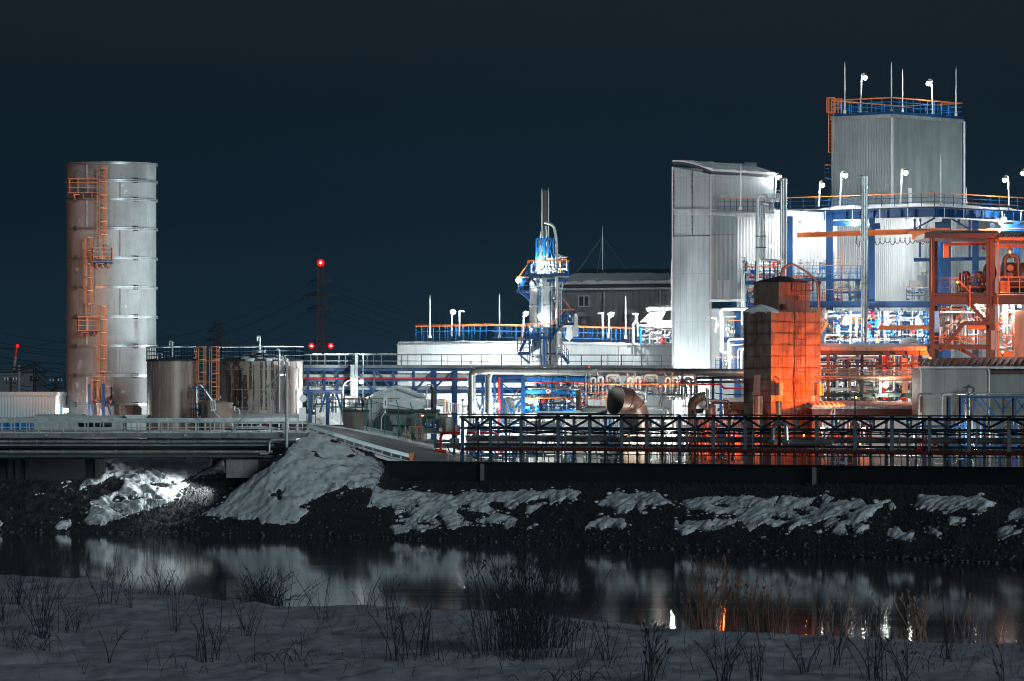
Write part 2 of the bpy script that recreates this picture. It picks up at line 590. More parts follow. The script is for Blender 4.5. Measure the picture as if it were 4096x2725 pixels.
# dark turf and stones of the bank
mb, nt, bs, N, L = newmat('dark_bank_turf')
tcn = N.new('ShaderNodeTexCoord')
n1 = N.new('ShaderNodeTexNoise'); n1.inputs['Scale'].default_value = .5; n1.inputs['Detail'].default_value = 8; n1.inputs['Roughness'].default_value = .75
L.new(tcn.outputs['Object'], n1.inputs[0])
r1 = N.new('ShaderNodeValToRGB'); L.new(n1.outputs['Fac'], r1.inputs[0])
r1.color_ramp.elements[0].position = .35; r1.color_ramp.elements[0].color = (.010, .010, .010, 1)
r1.color_ramp.elements[1].position = .75; r1.color_ramp.elements[1].color = (.040, .034, .030, 1)
vo = N.new('ShaderNodeTexVoronoi'); vo.inputs['Scale'].default_value = 3.2; L.new(tcn.outputs['Object'], vo.inputs[0])
cr = N.new('ShaderNodeMath'); cr.operation = 'LESS_THAN'; cr.inputs[1].default_value = .16; L.new(vo.outputs['Distance'], cr.inputs[0])
sx = N.new('ShaderNodeSeparateColor'); L.new(vo.outputs['Color'], sx.inputs[0])
g2 = N.new('ShaderNodeMath'); g2.operation = 'GREATER_THAN'; g2.inputs[1].default_value = .62; L.new(sx.outputs[0], g2.inputs[0])
m4 = N.new('ShaderNodeMath'); m4.operation = 'MULTIPLY'; L.new(cr.outputs[0], m4.inputs[0]); L.new(g2.outputs[0], m4.inputs[1])
mx = N.new('ShaderNodeMix'); mx.data_type = 'RGBA'; mx.inputs[7].default_value = (.12, .12, .115, 1)
L.new(m4.outputs[0], mx.inputs[0]); L.new(r1.outputs[0], mx.inputs[6]); L.new(mx.outputs[2], bs.inputs['Base Color'])
bs.inputs['Roughness'].default_value = .9
n5 = N.new('ShaderNodeTexNoise'); n5.inputs['Scale'].default_value = 4; n5.inputs['Detail'].default_value = 6; L.new(tcn.outputs['Object'], n5.inputs[0])
bp = N.new('ShaderNodeBump'); bp.inputs['Distance'].default_value = .12; bp.inputs['Strength'].default_value = 1
L.new(n5.outputs['Fac'], bp.inputs['Height']); L.new(bp.outputs[0], bs.inputs['Normal'])

bank = grid_mesh('river_bank', np.concatenate([np.arange(-2500, -700, 30.), np.arange(-700, 4900, 7.0), np.arange(4900, 6600, 30.)]),
                 (130, lambda a, b: (Yw(a) - 5) * (1 - b) + 392 * b if False else Yw(a) - 5 + (392 - Yw(a) + 5) * b), terr, mb)
setting(bank)


# ---- snow
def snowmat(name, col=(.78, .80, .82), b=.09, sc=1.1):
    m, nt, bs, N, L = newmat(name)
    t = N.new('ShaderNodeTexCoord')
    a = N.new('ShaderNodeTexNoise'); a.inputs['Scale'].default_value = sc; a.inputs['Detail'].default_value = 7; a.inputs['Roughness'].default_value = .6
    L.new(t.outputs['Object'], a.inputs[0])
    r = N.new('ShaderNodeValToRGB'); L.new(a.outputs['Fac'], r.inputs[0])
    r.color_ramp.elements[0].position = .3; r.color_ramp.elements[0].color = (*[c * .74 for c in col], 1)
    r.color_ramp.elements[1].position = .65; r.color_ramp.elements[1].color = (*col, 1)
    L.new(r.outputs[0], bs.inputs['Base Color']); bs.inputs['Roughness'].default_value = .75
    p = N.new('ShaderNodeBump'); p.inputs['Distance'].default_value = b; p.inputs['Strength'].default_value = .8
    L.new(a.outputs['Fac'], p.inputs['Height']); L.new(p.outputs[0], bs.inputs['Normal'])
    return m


MT['snow'] = snowmat('snow'); MT['snow_road'] = snowmat('packed_snow', (.20, .205, .21), .03, .5)
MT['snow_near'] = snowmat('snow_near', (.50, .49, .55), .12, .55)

SNOW = [
    [(1235, 1722), (1215, 1735), (1150, 1790), (1120, 1835), (1050, 1885), (1015, 1895), (985, 1925), (930, 1965), (905, 2000), (870, 2025),
     (830, 2040), (802, 2058), (830, 2066), (865, 2068), (880, 2080), (905, 2065), (960, 2080), (1030, 2075), (1045, 2100), (1110, 2100),
     (1180, 2098), (1200, 2078), (1233, 2044), (1214, 2017), (1277, 1986), (1332, 1964), (1382, 1945), (1420, 1956), (1470, 1950), (1487, 1961),
     (1476, 1992), (1465, 2033), (1498, 2028), (1520, 2039), (1564, 2025), (1580, 2058), (1625, 2044), (1641, 2069), (1600, 2075), (1553, 2113),
     (1575, 2138), (1603, 2133), (1641, 2119), (1685, 2127), (1729, 2119), (1768, 2100), (1735, 2070), (1752, 2064), (1774, 2091), (1785, 2111),
     (1818, 2122), (1832, 2111), (1884, 2097), (1895, 2089), (1856, 2086), (1845, 2061), (1829, 2047), (1851, 2020), (1876, 2017), (1880, 2044),
     (1967, 2058), (1989, 2044), (1945, 2014), (2010, 2010), (2016, 2031), (2050, 2040), (2072, 2014), (2138, 2003), (2193, 1992), (2198, 2025),
     (2270, 1995), (2287, 2011), (2325, 1970), (2292, 1956), (2237, 1959), (2165, 1967), (2083, 1961), (2016, 1970), (1950, 1973), (1890, 1967),
     (1812, 1984), (1752, 1975), (1669, 1964), (1586, 1964), (1536, 1953), (1503, 1948), (1542, 1870), (1545, 1848), (1470, 1825), (1400, 1785), (1300, 1742)],
    [(1901, 2091), (1934, 2075), (1994, 2052), (2077, 2070), (2055, 2113), (2016, 2113), (2016, 2090), (1950, 2097)],
    [(2182, 2009), (2105, 2025), (2099, 2053), (2121, 2058), (2176, 2020)],
    [(2099, 2122), (2112, 2105), (2138, 2091), (2144, 2099)],
    [(2386, 2017), (2425, 1981), (2469, 1967), (2500, 1973), (2568, 1970), (2635, 1977), (2710, 2021), (2676, 2017), (2622, 2028), (2588, 2014),
     (2561, 2058), (2547, 2020), (2510, 2050), (2469, 2058), (2452, 2031), (2410, 2030)],
    [(2336, 2122), (2347, 2091), (2402, 2069), (2500, 2080), (2510, 2102), (2480, 2122), (2440, 2108), (2400, 2125), (2385, 2108)],
    [(2727, 2004), (2784, 1987), (2906, 1984), (3001, 1984), (3062, 2000), (3113, 1980), (3095, 2030), (3120, 1982), (3200, 1992), (3275, 1986),
     (3235, 2028), (3280, 2035), (3292, 1977), (3335, 1990), (3320, 2015), (3370, 2005), (3440, 1996), (3485, 2025), (3560, 1995), (3565, 2005),
     (3500, 2045), (3495, 2065), (3430, 2095), (3480, 2105), (3475, 2120), (3440, 2140), (3405, 2130), (3420, 2110), (3385, 2095), (3395, 2140),
     (3365, 2147), (3325, 2130), (3345, 2100), (3300, 2110), (3290, 2095), (3325, 2075), (3200, 2105), (3150, 2125), (3148, 2110), (3180, 2090),
     (3145, 2095), (3115, 2115), (3050, 2095), (3000, 2125), (2975, 2110), (2960, 2085), (2900, 2110), (2830, 2125), (2790, 2120), (2745, 2145),
     (2710, 2130), (2695, 2105), (2695, 2080), (2730, 2095), (2755, 2075), (2775, 2085), (2850, 2085), (2880, 2060), (2800, 2040), (2745, 2040), (2730, 2020)],
    [(3655, 2025), (3670, 1980), (3690, 1978), (3730, 1988), (3870, 1990), (3910, 1985), (3995, 2015), (3910, 2060), (3895, 2035), (3850, 2030),
     (3775, 2060), (3750, 2040), (3710, 2050), (3695, 2040)],
    [(3785, 2085), (3800, 2060), (3840, 2065), (3862, 2085), (3820, 2108), (3795, 2105)],
    [(3538, 2140), (3555, 2115), (3590, 2105), (3610, 2130), (3665, 2130), (3655, 2160), (3640, 2168), (3580, 2155)],
    [(3710, 2120), (3735, 2115), (3778, 2135), (3745, 2148)],
    [(4020, 2085), (4050, 2045), (4096, 2025), (4200, 2010), (4190, 2060), (4050, 2080)],
    [(3985, 2150), (3990, 2120), (4030, 2100), (4060, 2105), (4050, 2125), (4120, 2110), (4110, 2130), (4040, 2145), (3995, 2162)],
    [(3035, 2152), (3055, 2144), (3072, 2152), (3045, 2160)], [(3268, 2122), (3278, 2110), (3286, 2124), (3276, 2132)],
    [(3552, 2015), (3572, 2008), (3582, 2030), (3560, 2050)],
    [(860, 1828), (849, 1859), (761, 1909), (717, 1936), (767, 1931), (711, 1964), (745, 1986), (673, 2014), (601, 2036), (524, 2058), (480, 2074),
     (403, 2105), (397, 2091), (358, 2099), (325, 2085), (353, 2058), (364, 2025), (358, 2008), (397, 1997), (474, 1961), (496, 1931), (452, 1906),
     (397, 1931), (342, 1953), (312, 1964), (331, 1931), (375, 1892), (408, 1867), (419, 1828)],
    [(772, 1909), (860, 1865), (896, 1838), (905, 1895), (827, 1900), (765, 1918)],
    [(212, 2112), (240, 2085), (285, 2082), (290, 2105), (265, 2120), (225, 2120)], [(-20, 2075), (12, 2090), (12, 2102), (-20, 2112)],
    [(235, 1930), (250, 1925), (258, 1932), (240, 1938)], [(244, 1955), (272, 1938), (274, 1946), (250, 1958)], [(150, 1975), (163, 1970), (160, 1980)],
    [(1335, 1985), (1375, 1966), (1378, 1976), (1345, 1990)], [(1240, 2140), (1252, 2133), (1258, 2138), (1245, 2144)],
    [(1000, 2010), (1010, 1990), (1040, 1960), (1020, 2015)],
]
HOLES = [(2895, 2022, 25, 6), (2985, 2028, 14, 5), (2905, 2068, 40, 10), (3205, 2050, 28, 9), (3130, 2075, 40, 8), (3405, 2045, 15, 7), (3370, 2080, 22, 11),
         (650, 1942, 50, 8), (540, 1995, 30, 8), (470, 1998, 22, 12), (1108, 1975, 22, 12), (1118, 1990, 10, 12), (1430, 1972, 14, 10), (1667, 2022, 9, 7),
         (1590, 2092, 26, 7), (1700, 2098, 30, 7), (1345, 1768, 22, 6), (1405, 1820, 18, 6), (1205, 2028, 12, 6)]


def sdist(px, py):
    """Signed distance in photo pixels, positive inside the snow."""
    best = np.full(px.shape, -1e9)
    for poly in SNOW:
        a = np.array(poly, float); b = np.roll(a, -1, 0)
        lo = a.min(0) - 25; hi = a.max(0) + 25
        sel = (px > lo[0]) & (px < hi[0]) & (py > lo[1]) & (py < hi[1])
        if not sel.any(): continue
        x, y = px[sel], py[sel]
        d2 = np.full(x.shape, 1e18); ins = np.zeros(x.shape, bool)
        for (x0, y0), (x1, y1) in zip(a, b):
            ex, ey = x1 - x0, y1 - y0
            t = np.clip(((x - x0) * ex + (y - y0) * ey) / (ex * ex + ey * ey + 1e-9), 0, 1)
            d2 = np.minimum(d2, (x - x0 - t * ex) ** 2 + (y - y0 - t * ey) ** 2)
            c = ((y0 > y) != (y1 > y))
            with np.errstate(divide='ignore', invalid='ignore'):
                xi = x0 + (y - y0) * ex / (ey if ey else 1e-9)
            ins ^= c & (x < xi)
        d = np.sqrt(d2) * np.where(ins, 1, -1)
        best[sel] = np.maximum(best[sel], d)
    for (cx, cy, rx, ry) in HOLES:
        q = np.sqrt(((px - cx) / rx) ** 2 + ((py - cy) / ry) ** 2)
        best = np.minimum(best, (q - 1) * ry)
    return best


def snow_sd(A, Y, z):
    py = HY + (ZC - z) * F / Y
    x = (A - CX) * Y / F
    n = vnoise(x, py / 50, 1.7, 5) * 14 + vnoise(x, py / 50, 4.6, 6) * 13 + vnoise(x, py / 50, 11., 9) * 7
    return sdist(A + vnoise(x, py / 50, 2.5, 8) * 12, py + n * .6)


_c = {}


def snow_z(A, Y):
    z = terr(A, Y)
    sd = snow_sd(A, Y, z)
    _c['sd'] = sd
    x = (A - CX) * Y / F
    th = .15 * (1 - np.exp(-np.clip(sd, 0, None) / 7)) + .01
    lump = vnoise(x, Y, .9, 11) * .16 + vnoise(x + Y * .6, Y, 2.6, 12) * .10 + vnoise(x, Y, 5, 13) * .04
    # wind ribs running down the slope under the ramp and under the bridge
    rib = np.interp(A, [300, 420, 800, 880, 1150, 1250, 1500, 1560], [.4, 1, 1, .2, .25, 1, .8, 0]) * vnoise((x + (Y - 366) * .45) * 2.6, Y * .35, 1., 14) * .30
    return np.where(sd > 0, z + th + (lump + rib) * np.clip(sd / 9, 0, 1), z - .25)


snow = grid_mesh('snow', np.arange(-40, 4220, 3.2),
                 (190, lambda a, b: Yw(a) + .3 + (Ywall(a) - .25 + (383.25 - Ywall(a)) * np.clip((1545 - a) / 90, 0, 1) - Yw(a) - .3) * b), snow_z, MT['snow'],
                 keep=lambda A, Y, z: _c['sd'] > 0)
setting(snow, 'structure', 'patchy melting snow lying on the dark far bank')

# ---- near bank, water, plain
EDGE = ([-900, 0, 339, 521, 738, 912, 1103, 1303, 1538, 1825, 2048, 2326, 2482, 2787, 3091, 3482, 3786, 4096, 5000],
        [2285, 2300, 2317, 2352, 2378, 2404, 2434, 2430, 2439, 2452, 2456, 2482, 2495, 2526, 2543, 2560, 2574, 2578, 2590])


def Yedge(px): return (ZC - .55) * F / (np.interp(px, *EDGE) - HY)


def near_z(px, Y):
    ye = Yedge(px)
    x = (px - CX) * Y / F
    d = ye - Y
    z = np.interp(Y, [-30, 3, 8, 30, 60, 100, 142, 175], [7.2, 7.2, 7.0, 3.6, 2.2, 1.65, 1.25, .8])
    z = np.minimum(z, .55 + np.clip(d, 0, None) * .03)
    z = np.where(Y < 60, np.interp(Y, [-30, 3, 8, 30, 60], [7.2, 7.2, 7.0, 3.6, 2.2]), z)
    b = vnoise(x, Y, .16, 21) * .5 + vnoise(x, Y * .6, .55, 22) * .20 + vnoise(x, Y * .5, 1.3, 23) * .15 + vnoise(x, Y * .45, 3.0, 26) * .06
    z = z + b * np.clip(d / 8, .15, 1) * np.clip((Y - 8) / 40, 0, 1)
    out = np.clip((Y - ye) / 1.4, 0, 1)
    return z * (1 - out) - .9 * out


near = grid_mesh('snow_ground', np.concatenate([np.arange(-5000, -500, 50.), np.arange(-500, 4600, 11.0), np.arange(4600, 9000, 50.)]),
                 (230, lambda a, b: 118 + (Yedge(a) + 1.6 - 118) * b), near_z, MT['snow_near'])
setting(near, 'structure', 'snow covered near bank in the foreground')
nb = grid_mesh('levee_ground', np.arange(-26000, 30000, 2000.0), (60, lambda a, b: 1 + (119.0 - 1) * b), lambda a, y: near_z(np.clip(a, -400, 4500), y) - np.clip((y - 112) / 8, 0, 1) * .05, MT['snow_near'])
setting(nb)

wm, nt, bs, N, L = newmat('river_water')
bs.inputs['Base Color'].default_value = (.004, .008, .010, 1); bs.inputs['IOR'].default_value = 1.33
bs.inputs['Specular IOR Level'].default_value = .5
t = N.new('ShaderNodeTexCoord'); mp = N.new('ShaderNodeMapping'); mp.inputs['Scale'].default_value = (.05, .35, 1)
L.new(t.outputs['Object'], mp.inputs[0])
a = N.new('ShaderNodeTexNoise'); a.inputs['Scale'].default_value = 1; a.inputs['Detail'].default_value = 4; L.new(mp.outputs[0], a.inputs[0])
r = N.new('ShaderNodeMapRange'); r.inputs[1].default_value = .42; r.inputs[2].default_value = .68; r.inputs[3].default_value = .045; r.inputs[4].default_value = .062
L.new(a.outputs['Fac'], r.inputs[0]); L.new(r.outputs[0], bs.inputs['Roughness'])
mp2 = N.new('ShaderNodeMapping'); mp2.inputs['Scale'].default_value = (.10, 1.5, 1); L.new(t.outputs['Object'], mp2.inputs[0])
a2 = N.new('ShaderNodeTexNoise'); a2.inputs['Scale'].default_value = 1; a2.inputs['Detail'].default_value = 3; L.new(mp2.outputs[0], a2.inputs[0])
bp = N.new('ShaderNodeBump'); bp.inputs['Distance'].default_value = .01; bp.inputs['Strength'].default_value = .07
L.new(a2.outputs['Fac'], bp.inputs['Height']); L.new(bp.outputs[0], bs.inputs['Normal'])
m = M(); m.quad((-400, 120, 0), (400, 120, 0), (400, 420, 0), (-400, 420, 0))
setting(m.build('river_water', wm, origin=(0, 0, 0)))
m = M(); m.quad((-5000, 388, 4.3), (5000, 388, 4.3), (5000, 9000, 4.3), (-5000, 9000, 4.3))
setting(m.build('ground', mat('yard_ground', (.22, .22, .225), .85, 0, .35, .15, 0, bump=.02), origin=(0, 388, 4.3)))
# bed under the water and flanks of the bank outside the picture
m = M(); m.quad((-600, 100, -2.2), (600, 100, -2.2), (600, 420, -2.2), (-600, 420, -2.2))
setting(m.build('river_bed', mb, origin=(0, 100, -2.2)))

# ---- ramp road
near_e = [(1225, 1730, 366.2), (1300, 1750, 366.2), (1400, 1782, 366.2), (1480, 1808, 366.2), (1560, 1832, 366.5), (1650, 1850, 367), (1800, 1858, 368), (2080, 1872, 370), (2500, 1880, 372)]
far_e = [(1225, 1697, 380), (1330, 1706, 380), (1460, 1726, 380), (1560, 1746, 380), (1680, 1772, 379.5), (1780, 1795, 379), (1900, 1822, 378.5), (2070, 1856, 377.5), (2500, 1872, 376)]
m = M(); nv = 9; vs = []
for (a, b) in zip(near_e, far_e):
    p, q = P(*a), P(*b)
    for j in range(nv):
        t = j / (nv - 1); w = p.lerp(q, t)
        w.z += vnoise(w.x, w.y, .4, 31) * .10
        vs.append(w)
m.add(vs, [(i * nv + j, (i + 1) * nv + j, (i + 1) * nv + j + 1, i * nv + j + 1) for i in range(len(near_e) - 1) for j in range(nv - 1)], True)
m.add([p - V((0, 0, 2.2)) for p in vs[nv - 1::nv]] + vs[nv - 1::nv], [(i, i + 1, i + 1 + len(near_e), i + len(near_e)) for i in range(len(near_e) - 1)])
setting(m.build('road', MT['snow_road'], origin=P(*near_e[0])), 'structure', 'ramp road with packed dirty snow running down behind the guardrails')

for ed, lab, w_ in ((near_e, 'snow ridge along the near edge of the ramp road', .9), (far_e, 'snow ridge along the far edge of the ramp road', .8)):
    m = M(); q = []
    for (a, b) in zip(ed[:-1], ed[1:]):
        for i in range(12): q.append(P(*a).lerp(P(*b), i / 12))
    sg = 1 if ed is near_e else -1
    vs = []
    for i, p in enumerate(q):
        h = .09 + .20 * float(vnoise(p.x, p.y, .9, 35)) + .10 * float(vnoise(p.x, p.y, 2.7, 36)); ww = w_ * (1 + .8 * float(vnoise(p.x, 3., .6, 37)))
        vs += [p + V((0, sg * .05, -.25)), p + V((0, sg * .2, max(.05, h))), p + V((0, sg * ww * .6, max(.05, h * .8))), p + V((0, sg * ww * 1.3, -.12))]
    m.add(vs, [(i * 4 + j, i * 4 + 4 + j, i * 4 + 5 + j, i * 4 + 1 + j) for i in range(len(q) - 1) for j in range(3)], True)
    setting(m.build('snow_ridge', MT['snow']), 'structure', lab)

# ---- retaining wall
t = thing('retaining_wall', 'long black concrete retaining wall above the snowy bank', 'wall', P(1545, 1925, 362))
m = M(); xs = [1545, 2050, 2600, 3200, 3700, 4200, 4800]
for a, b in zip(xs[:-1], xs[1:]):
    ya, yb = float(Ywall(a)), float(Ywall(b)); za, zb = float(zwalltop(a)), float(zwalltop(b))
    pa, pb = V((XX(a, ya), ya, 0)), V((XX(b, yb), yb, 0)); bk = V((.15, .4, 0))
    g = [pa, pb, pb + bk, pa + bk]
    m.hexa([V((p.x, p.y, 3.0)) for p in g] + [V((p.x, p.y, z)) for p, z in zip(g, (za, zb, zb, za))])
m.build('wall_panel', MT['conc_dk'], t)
for px_ in (1930, 3258):
    y_ = float(Ywall(px_)) - .1; m = M(); zt = float(zwalltop(px_))
    x_ = XX(px_, y_)
    m.box((x_ - .16, y_ - .12, zt - 1.25), (x_ + .16, y_ + .2, zt - .06))
    m.build('buttress', mat('pale_buttress_concrete', (.11, .095, .09), .8, 0, .3, 2, .5), t)
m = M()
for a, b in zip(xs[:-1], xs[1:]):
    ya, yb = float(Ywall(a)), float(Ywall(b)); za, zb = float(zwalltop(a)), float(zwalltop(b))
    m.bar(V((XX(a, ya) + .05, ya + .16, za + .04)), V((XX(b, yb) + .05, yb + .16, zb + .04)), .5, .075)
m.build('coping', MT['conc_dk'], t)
# ================================================================ BRIDGE
YB = 366.0
t = thing('road_bridge', 'long low green girder bridge with white railing and snow on its deck', 'bridge', P(600, 1835, YB))
xl = XX(-420, YB); xr = XX(1228, YB)
m = M(); m.box((xl, YB, ZZ(1752, YB)), (xr, 377.5, ZZ(1734, YB))); m.build('deck', MT['conc'], t)
m = M()
nn = 150
for i in range(nn):
    a, b = xl + (xr - xl) * i / nn, xl + (xr - xl) * (i + 1) / nn
    z0 = ZZ(1733.5, YB)
    h0, h1 = [.06 + .10 * (.5 + float(vnoise(c, 0, 1.1, 41))) for c in (a, b)]
    m.hexa([(a, YB + .1, z0), (b, YB + .1, z0), (b, 377, z0), (a, 377, z0), (a, YB + .25, z0 + h0), (b, YB + .25, z0 + h1), (b, 377, z0 + h1 + .1), (a, 377, z0 + h0 + .1)])
m.build('deck_snow', MT['snow'], t)
for y0, y1, yy in ((1754, 1790, YB + .9), (1754, 1832, YB + 4.5), (1754, 1832, YB + 9.5)):
    m = M(); za, zb = ZZ(y1, yy), ZZ(y0, yy)
    m.ibeam((xl, yy, (za + zb) / 2), (xr - 1.2, yy, (za + zb) / 2), .45, zb - za)
    for i in range(26):
        x = xl + 1 + i * 1.6
        if x < xr - 1.5: m.box((x, yy - .2, za + .06), (x + .04, yy - .02, zb - .06))
    m.build('girder', MT['brg_green'], t)
m = M()
x = -40
k = 0
ps = []
while x < 1205:
    p = P(x, 1735, YB + .15); q = P(x, 1689, YB + .15)
    m.bar(p, q, .10 if k % 2 == 0 else .06, .08); x += 49; k += 1
for y, w in ((1689, .09), (1710, .06)): m.bar(P(-420, y, YB + .12), P(1226, y, YB + .12), w)
m.build('railing', MT['galv'], t)
m = M()
for y in (1677, 1684): m.bar(P(-420, y, 377.2), P(1190, y, 377.2), .05, .15)
m.bar(P(-420, 1680, 377.25), P(1190, 1680, 377.25), .03, .2)
for i in range(34): m.bar(P(-30 + i * 37, 1682, 377.3), P(-30 + i * 37, 1742, 377.3), .1)
m.build('rear_guardrail', MT['galv'], t)
m = M(); m.pbox(905, 1838, 1033, 1912, YB + .5, 9); m.pbox(1036, 1838, 1100, 1880, YB + 2.5, 7); m.build('pier', MT['conc'], t)
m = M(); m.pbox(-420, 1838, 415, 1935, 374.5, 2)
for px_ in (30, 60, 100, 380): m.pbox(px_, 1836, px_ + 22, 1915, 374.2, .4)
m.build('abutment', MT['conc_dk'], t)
m = M()
for px_ in (180, 365, 550, 735):
    m.pbox(px_, 1738, px_ + 12, 1744, YB - .06, .07)
m.build('name_plate', MT['galv'], t)

# pipes hung on the outside of the bridge
for y, r, Yy, x1, mt_, lab in ((1766, .115, YB - .5, 1180, 'steel', 'silver pipe with brown stains running along the upper side of the bridge girder'),
                               (1781, .05, YB - .25, 1095, 'galv', 'thin grey conduit under the upper silver bridge pipe'),
                               (1808, .125, YB - .45, 1090, 'jack_dk', 'dull brown pipe along the lower side of the bridge girder'),
                               (1825, .09, YB - .3, 1098, 'brg_green', 'green cable tray along the bottom edge of the bridge')):
    m = M()
    if 'tray' in lab:
        m.bar(P(-420, y, Yy), P(x1, y, Yy), .3, .13)
    else:
        m.tube([P(-420, y, Yy), P(x1, y, Yy)], r, 10)
        for i in range(12):
            px_ = 40 + i * 105
            if px_ < x1 - 20: m.tube([P(px_, y, Yy), P(px_ + 3, y, Yy)], r * 1.45, 10)
    tag(m.build('cable_tray' if 'tray' in lab else 'pipe', MT[mt_]), lab, 'cable tray' if 'tray' in lab else 'pipe', 'pipes hung along the bridge')
m = M(); m.tube(fillet(pp(YB - .8, (1185, 1760), (1078, 1760), (1078, 1815), (1040, 1815)), .3), .10, 10)
tag(m.build('pipe', MT['galv']), 'bent grey pipe dropping at the right end of the bridge girder', 'pipe', 'pipes hung along the bridge')
for y, Yy in ((1795, YB + 2), (1816, YB + 3), (1830, YB + 1.2)):
    m = M(); m.bar(P(-420, y, Yy), P(1085, y, Yy), .18, .12)
    for i in range(30): m.bar(P(-30 + i * 38, y, Yy), P(-30 + i * 38, y - 14, Yy), .05)
    tag(m.build('hanger_beam', MT['brg_green']), {1795: 'green hanger beam just below the upper bridge pipe', 1816: 'green hanger beam under the dull brown bridge pipe',
        1830: 'lowest green hanger beam above the snowy bank under the bridge'}[y], 'beam', 'hanger beams under the bridge')

# abutment pole with its long strut
YP = 365.0
t = thing('utility_pole', 'tall grey pole with a long diagonal strut at the bridge end', 'pole', P(1147, 1805, YP))
m = M(); m.tube([P(1147, 1812, YP), P(1147, 1448, YP)], [.12, .10], 12)
for y in (1460, 1520, 1600, 1690, 1760): m.tube([P(1147, y, YP), P(1147, y + 4, YP)], .15, 12)
m.build('pole', MT['galv'], t)
m = M(); m.tube([P(1143, 1460, YP), P(915, 1741, YP)], .05, 8); m.tube(fillet(pp(YP - .1, (1143, 1468), (1143, 1432), (1128, 1420)), .3), .05, 8); m.build('strut', MT['galv'], t)
m = M(); m.pbox(1127, 1694, 1140, 1715, YP - .15, .2); m.build('switch_box', MT['galv'], t)
m = M(); m.bar(P(1147, 1498, YP), P(1128, 1492, YP + .3), .06); m.box(P(1120, 1498, YP + .1), P(1132, 1488, YP + .5)); m.build('lamp_head', MT['galv'], t)
m = M(); m.pbox(1121, 1499, 1131, 1501, YP + .15, .3); m.build('lamp_glass', MT['litc'], t)
point_light('flood_light', P(1117, 1500, YP + .6), 900, (.84, .97, 1), .25, t, 125, P(700, 1560, 398))
point_light('sodium_light', P(-190, 1230, 374), 6500, (1, .34, .14), .3, None, 62, P(380, 1200, 396))
t = thing('flood_lamp', 'small flood lamp under the bridge beside the pier above the lit snow', 'lamp', P(890, 1828, 370.6))
m = M(); m.box(P(886, 1826, 370.5), P(896, 1814, 370.9)); m.bar(P(891, 1814, 370.7), P(891, 1800, 370.7), .06); m.build('lamp_head', MT['black'], t)
point_light('flood_light', P(866, 1840, 370.6), 2900, (.86, .97, 1), .3, t, 140, P(450, 1975, 368))

# ================================================================ SILO
YS = 400.0
sx_ = XX(446, YS); R = 178.5 * YS / F
zb_, zt_ = 4.3, ZZ(650, YS - R)


def ysurf(px): return YS - math.sqrt(max(.01, R * R - (XX(px, YS - R) - sx_) ** 2))


def SP(px, y, o=.0):
    Yy = ysurf(px) - o
    return P(px, y, Yy)


t = thing('storage_silo', 'tall grey ringed steel silo with caged orange ladders up its side', 'silo', (sx_, YS, zb_))
rings = [722, 797, 914, 1032, 1149, 1267, 1384, 1503, 1618]
m = M()
pr_ = random.Random(9)
for i_, (ya, yb_) in enumerate(zip([650] + rings, rings + [None])):
    z1_ = ZZ(ya, YS - R); z0_ = zb_ if yb_ is None else ZZ(yb_, YS - R)
    cuts = [math.acos(max(-1, min(1, (q - 446) / 178.5))) for q in ((348, 398, 594) if i_ % 2 == 0 else (300, 398, 481))]
    an_ = [0] + [-c for c in sorted(cuts)] + [-PI]
    for a_, b_ in zip(an_[:-1], an_[1:]):
        m.slot(pr_.choice([0, 0, 2, 3])); m.lathe((sx_, YS, 0), [(R, z0_), (R, z1_)], 20, True, b_, a_)
    m.slot(0).lathe((sx_, YS, 0), [(R, z0_), (R, z1_)], 24, True, 0, PI)
m.slot(0)
m.lathe((sx_, YS, 0), [(R - .12, zt_), (R - .12, zb_)], 48)
m.slot(1)
rr_ = random.Random(4)
for i in range(34):                       # patched plates
    px_ = rr_.choice([rr_.uniform(480, 500), rr_.uniform(530, 610), rr_.uniform(560, 612), rr_.uniform(300, 330)])
    y_ = rr_.uniform(720, 1640); w_ = rr_.uniform(6, 16); h_ = rr_.uniform(8, 26)
    m.hexa([SP(px_, y_ + h_, .0), SP(px_ + w_, y_ + h_, .0), SP(px_ + w_, y_ + h_, -.05), SP(px_, y_ + h_, -.05),
            SP(px_, y_, .02), SP(px_ + w_, y_, .02), SP(px_ + w_, y_, -.05), SP(px_, y_, -.05)])
m.build('shell', [MT['silo'], MT['clad_pl'], MT['silo_b'], MT['silo_c']], t)
for y in rings + [652]:
    z = ZZ(y, YS - R); m = M()
    m.lathe((sx_, YS, z), [(R - .01, -.10), (R + .13, -.10), (R + .13, -.02), (R + .02, -.02), (R + .02, .02), (R + .13, .02), (R + .13, .10), (R - .01, .10)], 96, False)
    m.build('flange', MT['galv'], t)
for i, (ya, yb_) in enumerate(zip([652] + rings, rings + [1662])):
    for px_ in ([348, 594] if i % 2 == 0 else [481]):
        m = M(); m.bar(SP(px_, ya + 5, .03), SP(px_, yb_ - 5, .03), .10, .06); m.build('seam_strip', MT['galv'], t)
for y in rings:
    for px0 in ((536, 543, 550), (298, 304)):
        m = M()
        for px_ in px0: m.bar(SP(px_, y - 9, .12), SP(px_, y + 10, .12), .075, .1)
        m.bar(SP(px0[0], y, .13), SP(px0[-1], y, .13), .05, .06)
        m.build('clamp', MT['dark'], t)
xz = lambda px: XX(px, YS - R)
m = M()
m.slot(0)
for px_, ya, yb_, cy in ((408, 674, 1000, 940), (355, 950, 1270, 1217), (407, 1226, 1530, 1487), (381, 1522, 1690, 1602)):
    m2 = M(); Yl = ysurf(px_) - .25
    x_ = XX(px_, Yl)
    cage_ladder(m2, x_, Yl, ZZ(yb_, Yl), ZZ(ya, Yl), .42, ZZ(cy, Yl))
    m2.build('ladder', MT['yel'], t)
